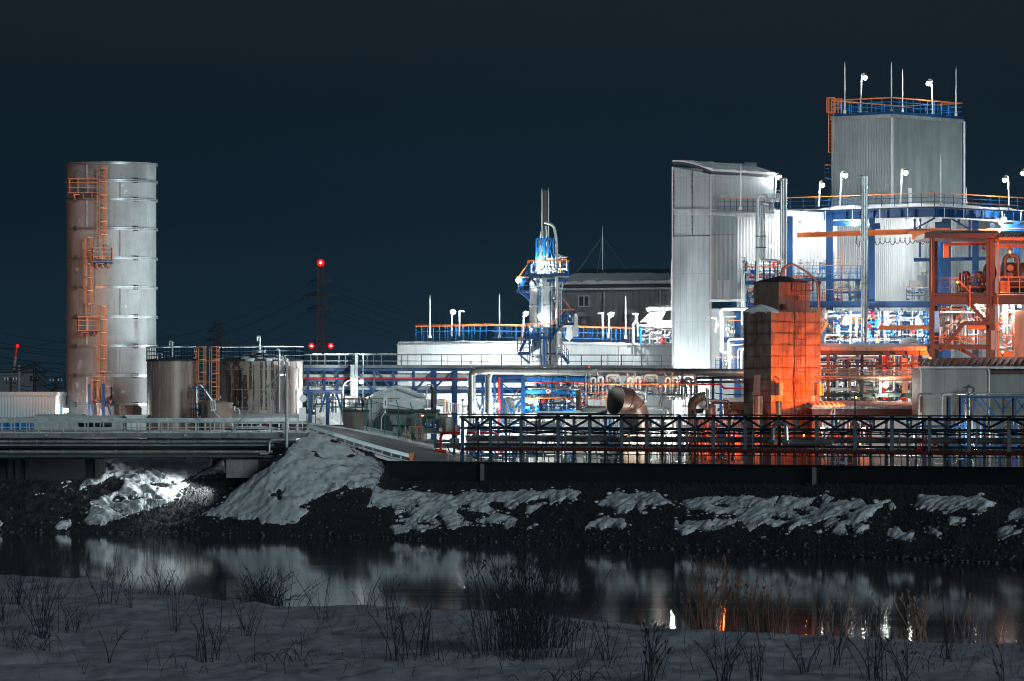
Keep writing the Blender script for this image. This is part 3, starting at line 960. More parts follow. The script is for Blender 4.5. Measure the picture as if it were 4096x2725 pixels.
for x0, x1, yt, yf in ((273, 391, 716, 770), (371, 447, 994, 1046), (310, 394, 1268, 1322), (402, 446, 1540, 1600)):
    Yi = max(ysurf(x0), ysurf(x1)); Yo = ysurf((x0 + x1) / 2) - 1.0
    m2 = M()
    m2.slot(1); m2.box((XX(x0, Yo), Yo, ZZ(yf, Yo)), (XX(x1, Yo), Yi, ZZ(yf, Yo) - .10))
    for c in (.2, .5, .8):
        xx = XX(x0 + (x1 - x0) * c, Yo); m2.bar((xx, Yo, ZZ(yf, Yo) - .15), (xx, Yo + 1.1, ZZ(yf, Yo) - .55), .09)
    m2.box((XX(x0 + 22, Yo), Yo, ZZ(yf, Yo) - .10), (XX(x0 + 45, Yo), Yo + .2, ZZ(yf, Yo) - .2))
    m2.slot(0)
    a, b = P(x0, yf, Yo), P(x1, yf, Yo)
    railing(m2, [V((a.x, Yi, a.z)), a, b, V((b.x, Yi, b.z))], 1.08, .75, .026)
    m2.build('platform', [MT['yel'], MT['yel']], t)
    m3 = M(); m3.box((XX(x0 - 1, Yo), Yo - .02, ZZ(yf + 2, Yo)), (XX(x1 + 1, Yo), Yi, ZZ(yf + 7, Yo))); 
    m3.bar((XX(x0 + 20, Yo), Yo + .3, ZZ(yf + 10, Yo)), (XX(x1 - 20, Yo), Yo + .3, ZZ(yf + 10, Yo)), .12)
    m3.build('platform_floor', MT['blue'], t)
for px_, yt in ((356, 1536), (414, 1536)):
    m = M(); Yl = ysurf(px_) - 1.1; m.ibeam(P(px_, 1690, Yl), P(px_, yt, Yl), .2, .2); m.build('support_column', MT['blue'], t)
m = M(); Yl = ysurf(420) - 1.1
m.bar(P(424, 1604, Yl), P(446, 1668, Yl), .16, .12); m.bar(P(362, 1604, Yl), P(378, 1668, Yl), .12); m.build('brace', MT['blue'], t)
m = M(); a = SP(548, 1665, .5); m.box((a.x - .32, a.y, a.z), (a.x + .32, a.y + .7, a.z + .55))
m.prism([a + V((-.4, -.1, .55)), a + V((.4, -.1, .55)), a + V((0, -.1, .9))], (0, .8, 0)); m.build('hatch_hood', MT['dark'], t)

# lamp at its foot
t = thing('flood_lamp', 'glaring white flood lamp low between the ribbed shed and the silo', 'lamp', P(250, 1690, 393))
m = M(); m.bar(P(252, 1690, 393.2), P(252, 1628, 393.2), .1); m.bar(P(252, 1650, 393.2), P(238, 1690, 393.2), .07); m.build('stand', MT['blue_lt'], t)
m = M(); m.sphere(P(264, 1642, 392.6), .2, 14, 10); m.build('bulb', MT['lit'], t)
m = M(); m.lathe(P(264, 1636, 392.6), [(.05, .22), (.26, .05), (.27, .02), (.05, .2)], 14); m.build('lamp_hood', MT['galv'], t)
point_light('flood_light', P(264, 1655, 392.2), 450, (1, .95, .9), .2, t)

# ================================================================ left shed
t = thing('ribbed_shed', 'long low pale ribbed metal shed left of the silo', 'shed', P(60, 1700, 390))
m = M(); m.corr((XX(-300, 390), 390), (XX(222, 390), 390), ZZ(1690, 390), ZZ(1584, 390), .24, .06)
a = P(222, 1690, 390); m.box((a.x - .05, 390.06, a.z), (a.x, 402, ZZ(1584, 390))); m.build('wall', MT['corr_wh'], t)
m = M(); m.box((XX(-300, 390), 389.85, ZZ(1584, 390)), (XX(227, 390), 402, ZZ(1568, 390))); m.build('roof_edge', MT['clad_pl'], t)
m = M(); m.box((XX(-300, 390), 389.7, ZZ(1690, 390)), (XX(227, 390), 389.82, ZZ(1671, 390))); m.build('base_strip', MT['rust'], t)
t = thing('slatted_container', 'bright blue slatted container behind the bridge railing at far left', 'container', P(60, 1725, 384))
m = M(); m.pbox(-120, 1682, 127, 1722, 384.05, 2.4)
m.build('body', MT['blue_lt'], t)
for px_ in (30, 72, 122):
    m = M(); m.pbox(px_ - 3, 1680, px_ + 3, 1724, 383.95, .2); m.build('post', MT['blue'], t)
m = M()
for i in range(7): m.pbox(-120, 1684 + i * 5.5, 127, 1686.5 + i * 5.5, 383.98, .1)
m.build('slat', MT['blue_lt'], t)
m = M(); m.pbox(135, 1662, 640, 1745, 386, 2.5); m.pbox(142, 1656, 330, 1663, 385.9, 2.6)
tag(m.build('low_wall', mat('pale_low_wall_paint', (.42, .40, .38), .7, 0, .15, .6, .4)), 'pale low wall in front of the silo foot behind the bridge railing', 'wall')
m = M(); m.pbox(507, 1666, 585, 1745, 385.2, 2); m.pbox(500, 1660, 590, 1667, 385.1, 2.2)
tag(m.build('switch_cabinet', MT['signw']), 'white cabinet standing before the silo just left of the small tank', 'cabinet')
m = M(); m.tube(pp(381, (313, 1698), (318, 1698), (445, 1698), (452, 1700)), [.10, .2, .2, .1], 12)
tag(m.build('black_pipe', MT['black']), 'short fat black pipe lying behind the bridge railing at the silo foot', 'pipe')
m = M(); m.tube(pp(392, (-250, 1712), (200, 1714), (640, 1713)), .13, 8); 
tag(m.build('pipe', MT['blue']), 'dark blue pipe lying along the yard behind the bridge railing', 'pipe')

# domed tank behind the shed
m = M(); c = P(236, 1690, 425); r_ = 36 * 425 / F
m.lathe((c.x, c.y, 0), [(r_, 4.3), (r_, ZZ(1570, 425))] + [(r_ * math.cos(a), ZZ(1570, 425) + r_ * .65 * math.sin(a)) for a in [i * PI / 2 / 8 for i in range(1, 9)]], 28)
tag(m.build('domed_tank', MT['roof_dk']), 'dark round topped tank half hidden between shed and silo', 'tank')

# ================================================================ small tank, big tank
YT = 386.0


def tank(name, label, x0, x1, ytop, Yc, mt, rail_y, seams, roof, bands, seed):
    Rr = (x1 - x0) / 2 * Yc / F; cx = XX((x0 + x1) / 2, Yc)
    t = thing(name, label, 'tank', (cx, Yc, 4.3))
    zt = ZZ(ytop, Yc - Rr)
    m = M(); m.lathe((cx, Yc, 0), [(Rr, 4.3), (Rr, zt)], 72)
    for y in bands:
        z = ZZ(y, Yc - Rr); m.lathe((cx, Yc, z), [(Rr, -.03), (Rr + .025, -.03), (Rr + .025, .03), (Rr, .03)], 72, False)
    for k in range(seams):
        an = PI + PI * (k + .5) / seams
        for b0, b1 in zip([ytop + 3] + bands, bands + [1720]):
            an2 = an + (.12 if bands.index(b1) % 2 else 0) if b1 in bands else an
            m.bar((cx + (Rr + .005) * math.cos(an2), Yc + (Rr + .005) * math.sin(an2), ZZ(b1, Yc - Rr)),
                  (cx + (Rr + .005) * math.cos(an2), Yc + (Rr + .005) * math.sin(an2), ZZ(b0, Yc - Rr)), .04, .03)
    m.build('shell', mt, t)
    m = M(); m.lathe((cx, Yc, zt), [(Rr + .08, -.1), (Rr + .08, .03), (Rr * .5, roof * .7), (.3, roof), (.01, roof)], 48)
    m.build('roof', MT['roof_dk'], t)
    m = M(); n = 22
    pts = [V((cx + (Rr + .03) * math.cos(2 * PI * i / n), Yc + (Rr + .03) * math.sin(2 * PI * i / n), zt)) for i in range(n)]
    h = ZZ(rail_y, Yc - Rr) - zt
    railing(m, pts, h, 1.15, .024, (.35, .68), closed=True)
    m.build('railing', [MT['blue'], MT['galv']], t)
    return t, cx, Rr, zt


t, cx, Rr, zt = tank('storage_tank', 'slim clean steel tank with a railed top beside the silo', 588, 790, 1440, YT, MT['tank'], 1388, 7, .28, [1480, 1558, 1638], 1)
m = M(); Yg = YT - .6
m.tube(fillet(pp(Yg, (689, 1432), (689, 1366), (678, 1366), (678, 1383)), .24), .085, 10); m.lathe(P(678, 1383, Yg), [(.09, 0), (.15, -.06)], 10); m.build('gooseneck_vent', MT['galv'], t)
m = M(); Yg = YT - Rr * .8
m.tube(fillet(pp(Yg, (629, 1690), (629, 1414), (648, 1414), (648, 1432)), .2), .06, 8); m.build('riser_pipe', MT['galv'], t)
m = M(); m.tube(fillet(pp(YT, (782, 1432), (777, 1395), (768, 1390)), .3), .05, 8); m.tube([P(775, 1436, YT), P(775, 1429, YT)], .15, 10); m.build('vent', MT['jack_dk'], t)

YK = 391.0
t, cx, Rr, zt = tank('storage_tank', 'wide rust streaked steel tank with heavy black stains and snow lumps on top', 865, 1212, 1440, YK, MT['tank_old'], 1386, 9, .55, [1477, 1558, 1632], 2)
m = M(); Yg = YK - .4
m.tube(fillet(pp(Yg, (1039, 1400), (1039, 1346), (1029, 1346), (1029, 1362)), .24), .085, 10); m.lathe(P(1029, 1362, Yg), [(.09, 0), (.15, -.06)], 10)
m.cyl(P(1036, 1400, Yg), .55, ZZ(1412, Yg), ZZ(1400, Yg), 16); m.build('gooseneck_vent', MT['galv'], t)
m = M(); Yg = YK - Rr - .1
m.tube(fillet(pp(Yg, (1117, 1650), (1117, 1400), (1108, 1396)), .2), .085, 10); m.build('overflow_pipe', MT['galv'], t)
m = M(); Yg = YK - Rr + .4
m.tube(fillet(pp(Yg, (1134, 1424), (1146, 1440), (1146, 1660)), .2), .09, 10); m.build('drain_pipe', MT['jack_dk'], t)
m = M()
rr_ = random.Random(3)
for i in range(26):
    an = rr_.uniform(PI, 2 * PI); r0 = rr_.uniform(.2, .97) * Rr
    c = V((cx + r0 * math.cos(an), YK + r0 * math.sin(an), zt + .5 * (1 - r0 / Rr)))
    m.lathe(c, [(.01, .14), (.3, .10), (.5, 0), (.5, -.15)], 8)
m.build('snow_lump', MT['snow'], t)
m = M()                                     # tar runs down its seams: raised streaks of old residue
for px_, w_, y0_, y1_ in ((891, 30, 1442, 1640), (961, 13, 1472, 1640), (942, 9, 1560, 1640), (1064, 9, 1442, 1640), (1015, 4, 1462, 1640), (918, 14, 1500, 1640), (1130, 7, 1500, 1640), (876, 12, 1442, 1640), (1100, 4, 1520, 1640), (985, 4, 1580, 1640)):
    n_ = 26; rr2 = random.Random(px_); L_, R_ = [], []
    for i in range(n_ + 1):
        y_ = y0_ + (y1_ - y0_) * i / n_; ww = w_ * (.75 + .6 * float(vnoise(i, px_, .22, 19)) + .5 * float(vnoise(i, px_, .9, 23)))
        for lst, sg in ((L_, -1), (R_, 1)):
            q_ = px_ + sg * ww / 2 + rr2.uniform(-1.2, 1.2)
            xw = XX(q_, YK - Rr) - cx; yw_ = YK - math.sqrt(max(.05, (Rr + .012) ** 2 - xw * xw))
            lst.append(P(q_, y_, yw_))
    m.add(L_ + R_, [(i, i + 1, n_ + 2 + i, n_ + 1 + i) for i in range(n_)])
m.build('tar_streak', MT['black'], t)
m = M()
for px_, w_, y0_, y1_ in ((905, 44, 1446, 1640), (944, 34, 1446, 1640), (980, 26, 1500, 1640), (1002, 12, 1446, 1560), (1046, 12, 1450, 1640), (1090, 14, 1448, 1600), (1165, 10, 1448, 1640), (1195, 10, 1448, 1580)):
    n_ = 26; L_, R_ = [], []
    for i in range(n_ + 1):
        y_ = y0_ + (y1_ - y0_) * i / n_; ww = w_ * (.8 + .5 * float(vnoise(i, px_, .25, 29)) + .5 * float(vnoise(i, px_, 1.1, 33)))
        for lst, sg in ((L_, -1), (R_, 1)):
            xw = XX(px_ + sg * ww / 2, YK - Rr) - cx; yw_ = YK - math.sqrt(max(.05, (Rr + .007) ** 2 - xw * xw)); lst.append(P(px_ + sg * ww / 2, y_, yw_))
    m.add(L_ + R_, [(i, i + 1, n_ + 2 + i, n_ + 1 + i) for i in range(n_)])
m.build('rust_streak', MT['stain'], t)
m = M()
c = (cx, YK, 0)
m.lathe(c, [(Rr + .12, ZZ(1655, YK - Rr)), (Rr + 1.0, ZZ(1655, YK - Rr) - .1), (Rr + 2.2, ZZ(1672, YK - Rr) - .05), (Rr + 2.8, ZZ(1695, YK))], 40)
tag(m.build('snow_bank', MT['snow']), 'ring of snow heaped around the foot of the stained tank', 'snow heap')

# caged ladder between the tanks
t = thing('caged_ladder', 'orange caged ladder tower standing between the two tanks', 'ladder', P(840, 1690, 384))
m = M(); cage_ladder(m, XX(857, 384), 384, ZZ(1690, 384), ZZ(1388, 384), .42, ZZ(1600, 384)); m.build('ladder', MT['yel'], t)
m = M(); cage_ladder(m, XX(806, 384.5), 384.5, ZZ(1590, 384), ZZ(1388, 384), .5, ZZ(1540, 384)); m.build('ladder', MT['yel'], t)
m = M()
for y in (1444, 1528, 1604): m.bar(P(790, y, 384.3), P(865, y, 384.3), .09)
m.build('bracket', MT['yel'], t)
m = M(); Yg = 383
m.tube(fillet(pp(Yg, (786, 1690), (786, 1545), (800, 1538), (815, 1556), (850, 1606)), .5, 6), .14, 10)
tag(m.build('bent_pipe', MT['steel']), 'fat silver pipe bent over like a cane right of the slim tank', 'pipe')
t = thing('pipe_trestle', 'small dark blue steel frame of uprights in front of the ladder tower', 'frame', P(790, 1690, 382.5))
each('upright', MT['rust'], t, [760, 766, 774, 797, 822], lambda m, px_: m.bar(P(px_, 1690, 382.5), P(px_, 1553, 382.5), .05))
each('cross_bar', MT['blue'], t, [(757, 1554, 826, 1554), (757, 1616, 826, 1616), (757, 1638, 826, 1638), (790, 1645, 822, 1662), (790, 1660, 822, 1640)], lambda m, a, b, c, d: m.bar(P(a, b, 382.5), P(c, d, 382.5), .08))
t = thing('low_tank', 'low wide tan tank with a lid and gooseneck in front of the stained tank', 'tank', P(865, 1690, 381))
cx_ = XX(868, 381); m = M(); m.lathe((cx_, 381, 0), [(1.22, 4.3), (1.22, ZZ(1612, 380))], 40); m.build('shell', MT['tan'], t)
m = M(); m.lathe((cx_, 381, ZZ(1612, 380)), [(1.28, -.06), (1.28, .02), (.2, .17), (.01, .17)], 40); m.build('lid', MT['tan'], t)
m = M(); m.tube(fillet(pp(379.9, (874, 1603), (874, 1587), (882, 1587), (882, 1594)), .12), .04, 8); m.build('gooseneck', MT['galv'], t)
m = M(); m.tube(fillet(pp(379.6, (930, 1634), (957, 1634), (959, 1660)), .3), .06, 8); m.tube(pp(379.6, (938, 1625), (938, 1644)), .09, 8); m.build('outlet_pipe', MT['galv'], t)

# tilted notice
YN = 378.3
t = thing('notice_board', 'small white notice board tilted on a crooked white pole', 'sign', P(880, 1690, YN))
m = M(); m.tube(pp(YN, (853, 1640), (860, 1653), (879, 1670), (882, 1715)), .045, 8); m.build('pole', MT['galv'], t)
m = M(); q = [P(*a, YN - .06) for a in ((841, 1602), (861, 1599), (865, 1642), (845, 1645))]; m.prism(q, (0, .04, 0)); m.build('board', MT['signw'], t)
m = M()
for i in range(9):
    f = .1 + i * .09
    for s0, s1 in ((.12, .4), (.5, .86)):
        a = q[0].lerp(q[3], f); b = q[1].lerp(q[2], f)
        m.slot(1 if i in (3, 4, 5) and s0 > .3 else 0); m.bar(a.lerp(b, s0) + V((0, -.012, 0)), a.lerp(b, s1) + V((0, -.012, 0)), .02, .05)
m.build('lettering', [MT['ink'], MT['signr']], t)
m = M(); m.lathe(P(1020, 1716, 379), [(.01, .16), (1.2, .12), (2.2, 0)], 20); m.pbox(925, 1704, 1062, 1730, 379.5, 1.4)
tag(m.build('snow_bank', MT['snow']), 'bright white snow heap behind the right end of the bridge railing', 'snow heap')
t = thing('hydrant', 'small white hydrant with a red hose elbow in the snow behind the bridge', 'hydrant', P(1045, 1718, 378.5))
m = M(); m.tube(pp(378.5, (1030, 1720), (1030, 1700)), .07, 8); m.tube(pp(378.5, (1010, 1712), (1045, 1710)), .06, 8); m.build('body', MT['white'], t)
m = M(); m.tube(fillet(pp(378.5, (1052, 1698), (1068, 1697), (1071, 1714)), .2), .06, 8); m.build('hose_elbow', MT['red'], t)

# white round-headed post sign at the ramp head
t = thing('convex_mirror', 'round white traffic mirror and plate seen from behind at the ramp head', 'mirror', P(1210, 1745, 377))
m = M(); m.tube(pp(377, (1210, 1745), (1210, 1578)), .045, 8); m.build('pole', MT['galv'], t)
m = M(); c = P(1212, 1594, 376.9)
m.add([c + V((.28 * math.cos(a), -.03, .28 * math.sin(a))) for a in [2 * PI * i / 20 for i in range(20)]] + [c + V((.28 * math.cos(a), .08, .28 * math.sin(a))) for a in [2 * PI * i / 20 for i in range(20)]],
      [tuple(range(20)), tuple(range(39, 19, -1))] + [(i, i + 20, (i + 1) % 20 + 20, (i + 1) % 20) for i in range(20)]); m.build('mirror_back', MT['white'], t)
m = M(); m.pbox(1196, 1630, 1224, 1684, 376.9, .06); m.build('plate', MT['signw'], t)

# ================================================================ guardrails of the ramp
def guardrail(label, pts, n, lean, end):
    t = thing('guardrail', label, 'guardrail', pts[0], 'guardrails along the ramp')
    pl = [V(p) for p in pts]
    def at(f):
        ls = [(b - a).length for a, b in zip(pl[:-1], pl[1:])]; T = sum(ls) * f
        for a, b, l in zip(pl[:-1], pl[1:], ls):
            if T <= l + 1e-6: return a.lerp(b, T / l)
            T -= l
        return pl[-1]
    each('post', MT['galv'], t, [i / n for i in range(n + 1)], lambda m, f: m.bar(at(f) + V((0, .12, -.8)), at(f) + V((0, .12, .12)), .13, .11))
    m = M()
    k = 24
    for dz, w, hh in ((.10, .07, .07), (.0, .02, .2), (-.10, .07, .07)):
        for i in range(k):
            m.bar(at(i / k) + V((0, .03 if w < .05 else 0, dz)), at((i + 1) / k) + V((0, .03 if w < .05 else 0, dz)), w, hh)
    m.build('beam', MT['galv'], t)
    if end:
        m = M(); p = at(1); m.bar(p + V((-.05, -.05, .1)), p + V((.25, .1, .05)), .1, .3); m.bar(p + V((.1, 0, -.5)), p + V((.1, 0, .2)), .2); m.build('end_piece', MT['orange'], t)
        m = M(); m.sphere(pl[0] + V((-.1, 0, .32)), .07, 8, 6); m.build('reflector', MT['orange'], t)
    return t


guardrail('near silver guardrail on the crest of the snow embankment', [P(1232, 1703, 367), P(1330, 1735, 367), P(1450, 1772, 367.2), P(1560, 1803, 367.4), P(1640, 1824, 367.6)], 11, 0, True)
guardrail('far snow dusted guardrail sloping down to the retaining wall top', [P(1458, 1712, 380), P(1560, 1733, 380), P(1700, 1765, 379.6), P(1850, 1800, 379), P(1960, 1827, 378.5), P(2070, 1851, 378)], 14, 0, False)

# ================================================================ far away: chimney, pylons, poles, hills
YD = 900.0
t = thing('red_chimney', 'distant slim chimney painted red and white with a red beacon', 'chimney', P(53, 1482, YD))
m = M(); m.lathe(P(60, 1482, YD), [(.36, -4), (.33, 0)], 12); m.tube([P(53, 1490, YD), P(62, 1427, YD)], [.32, .3], 12); m.slot(1); m.tube([P(62, 1427, YD), P(67, 1388, YD)], [.3, .28], 12)
m.build('stack', [MT['house'], MT['red_dk']], t)
m = M(); m.sphere(P(70, 1384, YD - .5), .28, 12, 8); m.build('beacon', MT['litr'], t)
point_light('beacon_light', P(70, 1384, YD - 1.8), 120, (1, .03, .02), .3, t)


def pylon(label, px, ytop, ybot, Yd, arms, wtop, wbot, mt, lights):
    t = thing('power_pylon', label, 'pylon', P(px, ybot, Yd), 'lattice pylons on the horizon')
    s = Yd / F; m = M(); c = P(px, ybot, Yd); H = (ybot - ytop) * s
    def wid(f):   # half width at height fraction
        return (wbot + (wtop - wbot) * min(1, f / .55)) * s / 2
    n = 15; lv = [(i / n) ** .9 for i in range(n + 1)]
    r = .15 * Yd / 900
    for a, b in zip(lv[:-1], lv[1:]):
        wa, wb = wid(a), wid(b); za, zb = H * a, H * b
        ca = [c + V((i * wa, j * wa, za)) for i, j in ((-1, -1), (1, -1), (1, 1), (-1, 1))]
        cb = [c + V((i * wb, j * wb, zb)) for i, j in ((-1, -1), (1, -1), (1, 1), (-1, 1))]
        for k in range(4):
            m.bar(ca[k], cb[k], r * 2); m.bar(ca[k], cb[(k + 1) % 4], r * 1.1); m.bar(ca[(k + 1) % 4], cb[k], r * 1.1); m.bar(cb[k], cb[(k + 1) % 4], r * 1.1)
    m.build('lattice', MT[mt], t)
    for (ya, hw) in arms:
        m = M(); z = (ybot - ya) * s
        for sg in (-1, 1):
            tip = c + V((sg * hw * s, 0, z - .2))
            for j in (-1, 1):
                w = wid(z / H)
                m.bar(c + V((sg * w, j * w, z)), tip, r * 1.6); m.bar(c + V((sg * w, j * w, z + 14 * s)), tip, r * 1.4)
                m.bar(c + V((sg * w * 2.4, j * w * .8, z)), c + V((sg * w * 2.0, j * w * .8, z + 9 * s)), r)
            m.bar(tip, tip - V((0, 0, 16 * s)), r * 1.2); m.bar(tip - V((sg * 14 * s, 0, 0)), tip - V((sg * 14 * s, 0, 14 * s)), r)
        m.build('cross_arm', MT['pylon'], t)
    for (lx, ly, rad) in lights:
        b = M(); b.sphere(P(lx, ly, Yd - 2.5), rad * s, 16, 10); o = b.build('beacon', MT['litr'], t)
        b = M(); b.sphere(P(lx, ly, Yd - 2.5 - rad * s * .85), rad * s * .3, 10, 8); b.build('beacon_core', MT['lith'], o)
        b = M(); b.bar(P(lx, ly, Yd - 2.5), P(px + (lx - px) * .3, ly - 18 if ly > 1300 else ly + 25, Yd), r * 2); b.build('beacon_arm', MT['pylon_r'], t)
        point_light('beacon_light', P(lx, ly, Yd - 2.5 - rad * s * 1.6), 120, (1, .02, .01), .5, t)
    return t


pylon('tall lattice pylon with red beacons at its top and waist', 1284, 1055, 1660, 1500, [(1124, 48), (1180, 70), (1233, 54)], 22, 82, 'pylon_r', [(1283, 1052, 14.5), (1246, 1384, 11.5), (1323, 1384, 11.5)])
pylon('faint dark lattice pylon far off above the stained tank', 868, 1288, 1660, 2400, [(1324, 36), (1360, 44)], 24, 36, 'pylon', [])
# conductors
m = M(); YW_ = 1500
for ya, hw in ((1126, 48), (1182, 70), (1235, 54)):
    for sg in (-1, 1):
        p0 = P(1284 + sg * hw, ya + 12, YW_)
        q = P(-700, ya + 60 + (30 if sg > 0 else -40), 900); pts = []
        for i in range(25):
            f = i / 24; w = p0.lerp(q, f); w.z -= 14 * math.sin(PI * f); pts.append(w)
        m.tube(pts, .05, 4, False)
        q = P(2300, ya + 190 + sg * 12, 2600); pts = []
        for i in range(17):
            f = i / 16; w = p0.lerp(q, f); w.z -= 8 * math.sin(PI * f); pts.append(w)
        m.tube(pts, .05, 4, False)
tag(m.build('power_line', MT['pylon']), 'dark power lines sagging across the night sky from the tall pylon', 'power line')
m = M()
for k, (ya, yb_) in enumerate(((1385, 1395), (1440, 1330), (1520, 1300), (1350, 1340), (1410, 1200))):
    p0, q = P(-250, ya, 620), P(700, yb_, 900); pts = []
    for i in range(17):
        f = i / 16; w = p0.lerp(q, f); w.z -= 2.5 * math.sin(PI * f); pts.append(w)
    m.tube(pts, .026, 4, False)
tag(m.build('power_line', MT['pylon']), 'thin dark wires crossing the sky left of the silo', 'power line')

upole_labels = {76: 'grey concrete power pole with a slanted stay at far left', 138: 'dark power pole with transformers left of the silo', 264: 'dark power pole with a short crossarm right at the silo edge',
                43: 'reddish far power pole with stacked insulators at far left', 224: 'reddish far power pole with four insulators behind the domed tank'}
for px_, yt, Yd, mt_ in ((76, 1460, 480, 'conc'), (138, 1448, 470, 'pylon'), (264, 1480, 440, 'pylon'), (43, 1508, 560, 'pylon_r'), (224, 1512, 560, 'pylon_r')):
    t = thing('power_pole', upole_labels[px_], 'power pole', P(px_, 1700, Yd), 'power poles left of the silo')
    m = M(); m.tube([P(px_, 1705, Yd), P(px_, yt, Yd)], [.16, .12], 10); m.build('pole', MT[mt_], t)
    m = M()
    for dy, hw in ((10, 28), (24, 22)) if px_ != 264 else ((8, 26),):
        m.bar(P(px_ - hw, yt + dy, Yd - .15), P(px_ + (hw if px_ != 264 else 4), yt + dy, Yd - .15), .08, .1)
    m.build('crossarm', MT['pylon'], t)
    each('insulator', MT['white'] if 'reddish' in upole_labels[px_] else MT['dark'], t, [-24, -12, 10, 22] if px_ != 264 else [-24, -15, -6],
         lambda m, k: m.lathe(P(px_ + k, yt + 8, Yd - .15), [(.02, -.15), (.10, -.1), (.05, 0), (.10, .05), (.02, .2)], 8))
    if px_ == 138:
        each('transformer', MT['dark'], t, [-9, 10], lambda m, k: m.lathe(P(px_ + k, 1525, Yd - .1), [(.01, 0), (.2, 0), (.2, .45), (.01, .5)], 10))
    if px_ == 76:
        m = M(); m.bar(P(78, 1512, Yd), P(112, 1476, Yd), .08); m.build('stay', MT['pylon'], t)
m = M()
for (a, b, sag) in (((-60, 1470, 480), (138, 1456, 470), .4), ((-60, 1476, 480), (138, 1462, 470), .5), ((138, 1456, 470), (264, 1488, 440), .3), ((138, 1470, 470), (264, 1492, 440), .8),
                    ((138, 1482, 470), (264, 1500, 440), 1.2), ((264, 1484, 440), (380, 1500, 440), .3), ((43, 1530, 560), (224, 1530, 560), .5), ((43, 1545, 560), (300, 1545, 560), .7), ((138, 1520, 470), (300, 1560, 440), .5)):
    p0, q = P(*a), P(*b); pts = []
    for i in range(13):
        f = i / 12; w = p0.lerp(q, f); w.z -= sag * math.sin(PI * f); pts.append(w)
    m.tube(pts, .03, 4, False)
tag(m.build('overhead_cable', MT['pylon']), 'tangle of black overhead cables between the poles left of the silo', 'cable')
t = thing('far_hall', 'dim distant hall on the left horizon behind the poles', 'building', P(60, 1560, 820))
m = M(); m.pbox(-300, 1488, 135, 1600, 820, 20); m.build('wall', mat('dim_hall_paint', (.10, .11, .12), .7, 0, .15, .1), t)
m = M(); m.pbox(-310, 1481, 140, 1489, 819.5, 21); m.build('roof', MT['roof_dk'], t)
# far ridge and trees
m = M(); pr = random.Random(12); xs = [-1400 + i * 60 for i in range(140)]
top = [V((XX(x, 3500), 3500, ZZ(1612 - 10 * math.sin(x * .004) - 4 * math.sin(x * .021) + pr.uniform(-1, 1), 3500))) for x in xs]
vs = [V((p.x, p.y - 250, 4.2)) for p in top] + top + [V((p.x, p.y + 400, p.z * .9)) for p in top]
n_ = len(top)
m.add(vs, [(i, i + 1, n_ + i + 1, n_ + i) for i in range(n_ - 1)] + [(n_ + i, n_ + i + 1, 2 * n_ + i + 1, 2 * n_ + i) for i in range(n_ - 1)], True)
setting(m.build('hills', mat('far_hill_cover', (.018, .022, .026), .9, 0, .3, .01)))
# ================================================================ helpers for the works
UD, VD = V((-.768, .64, 0)), V((.64, .768, 0))        # the two wall directions of the turned buildings


def onl(O, d, px):
    """Point on the plan line O + a d that stands under photo column px."""
    k = (px - CX) / F
    a = (k * O[1] - O[0]) / (d[0] - k * d[1])
    return V((O[0] + a * d[0], O[1] + a * d[1], 0))


def at(p, z): return V((p[0], p[1], z))


def zy(p, y): return ZZ(y, p[1])


def lamp_post(label, hx, hy, bx, by, Y, on=True, power=350, hood=True, group='lamp posts on the roofs', col=(.93, .99, 1), flat=False, lm='lit'):
    """Post with a curved arm and a hanging lamp."""
    t = thing('lamp_post', label, 'lamp', P(bx, by, Y), group)
    m = M(); sgn = 1 if hx > bx else -1
    top = hy - (12 if not flat else 0)
    pts = pp(Y, (bx, by), (bx + (hx - bx) * .25, top), (hx, top + (0 if flat else -2)))
    m.tube(fillet(pts, .35, 6), [.07] + [.055] * (len(fillet(pts, .35, 6)) - 1), 8); m.build('pole', MT['white'], t)
    m = M()
    if flat:
        m.box(P(hx - 12, hy + 3, Y - .15), P(hx + 12, hy - 3, Y + .15))
    else:
        m.lathe(P(hx, hy, Y), [(.04, .28), (.10, .2), (.22, .08), (.23, .05), (.05, .12)], 14)
    m.build('lamp_head', MT['white'] if not on else MT['galv'], t)
    if on:
        m = M(); m.sphere(P(hx, hy + 3, Y), .20, 14, 10); m.build('bulb', MT[lm], t)
        point_light('lamp_light', P(hx, hy + 12, Y - .25), power, col, .15, t)
    m = M(); m.box(P(bx - 4, by, Y - .1), P(bx + 1, by - 22, Y)); m.build('ballast_box', MT['white'], t)
    return t


def rod(label, px, yt, yb, Y, group='lightning rods'):
    m = M(); m.tube([P(px, yb, Y), P(px, yt + (yb - yt) * .12, Y), P(px, yt, Y)], [.055, .045, .012], 8); m.cyl(P(px, yb, Y), .12, ZZ(yb, Y) - .05, ZZ(yb - 10, Y), 10)
    return tag(m.build('lightning_rod', MT['white']), label, 'lightning rod', group)


def valve(m, p, r=.16):
    """Flanged body with a hand wheel."""
    p = V(p)
    m.sphere(p, r, 10, 6); m.tube([p, p + V((0, 0, r * 2.4))], r * .22, 6)
    c = p + V((0, 0, r * 2.4)); ring = [c + V((r * 1.1 * math.cos(a), r * 1.1 * math.sin(a), 0)) for a in [2 * PI * i / 10 for i in range(11)]]
    m.tube(ring, r * .16, 5, False)
    m.tube([p - V((r * 1.3, 0, 0)), p - V((r * 1.05, 0, 0))], r * 1.1, 10); m.tube([p + V((r * 1.05, 0, 0)), p + V((r * 1.3, 0, 0))], r * 1.1, 10)
    return m


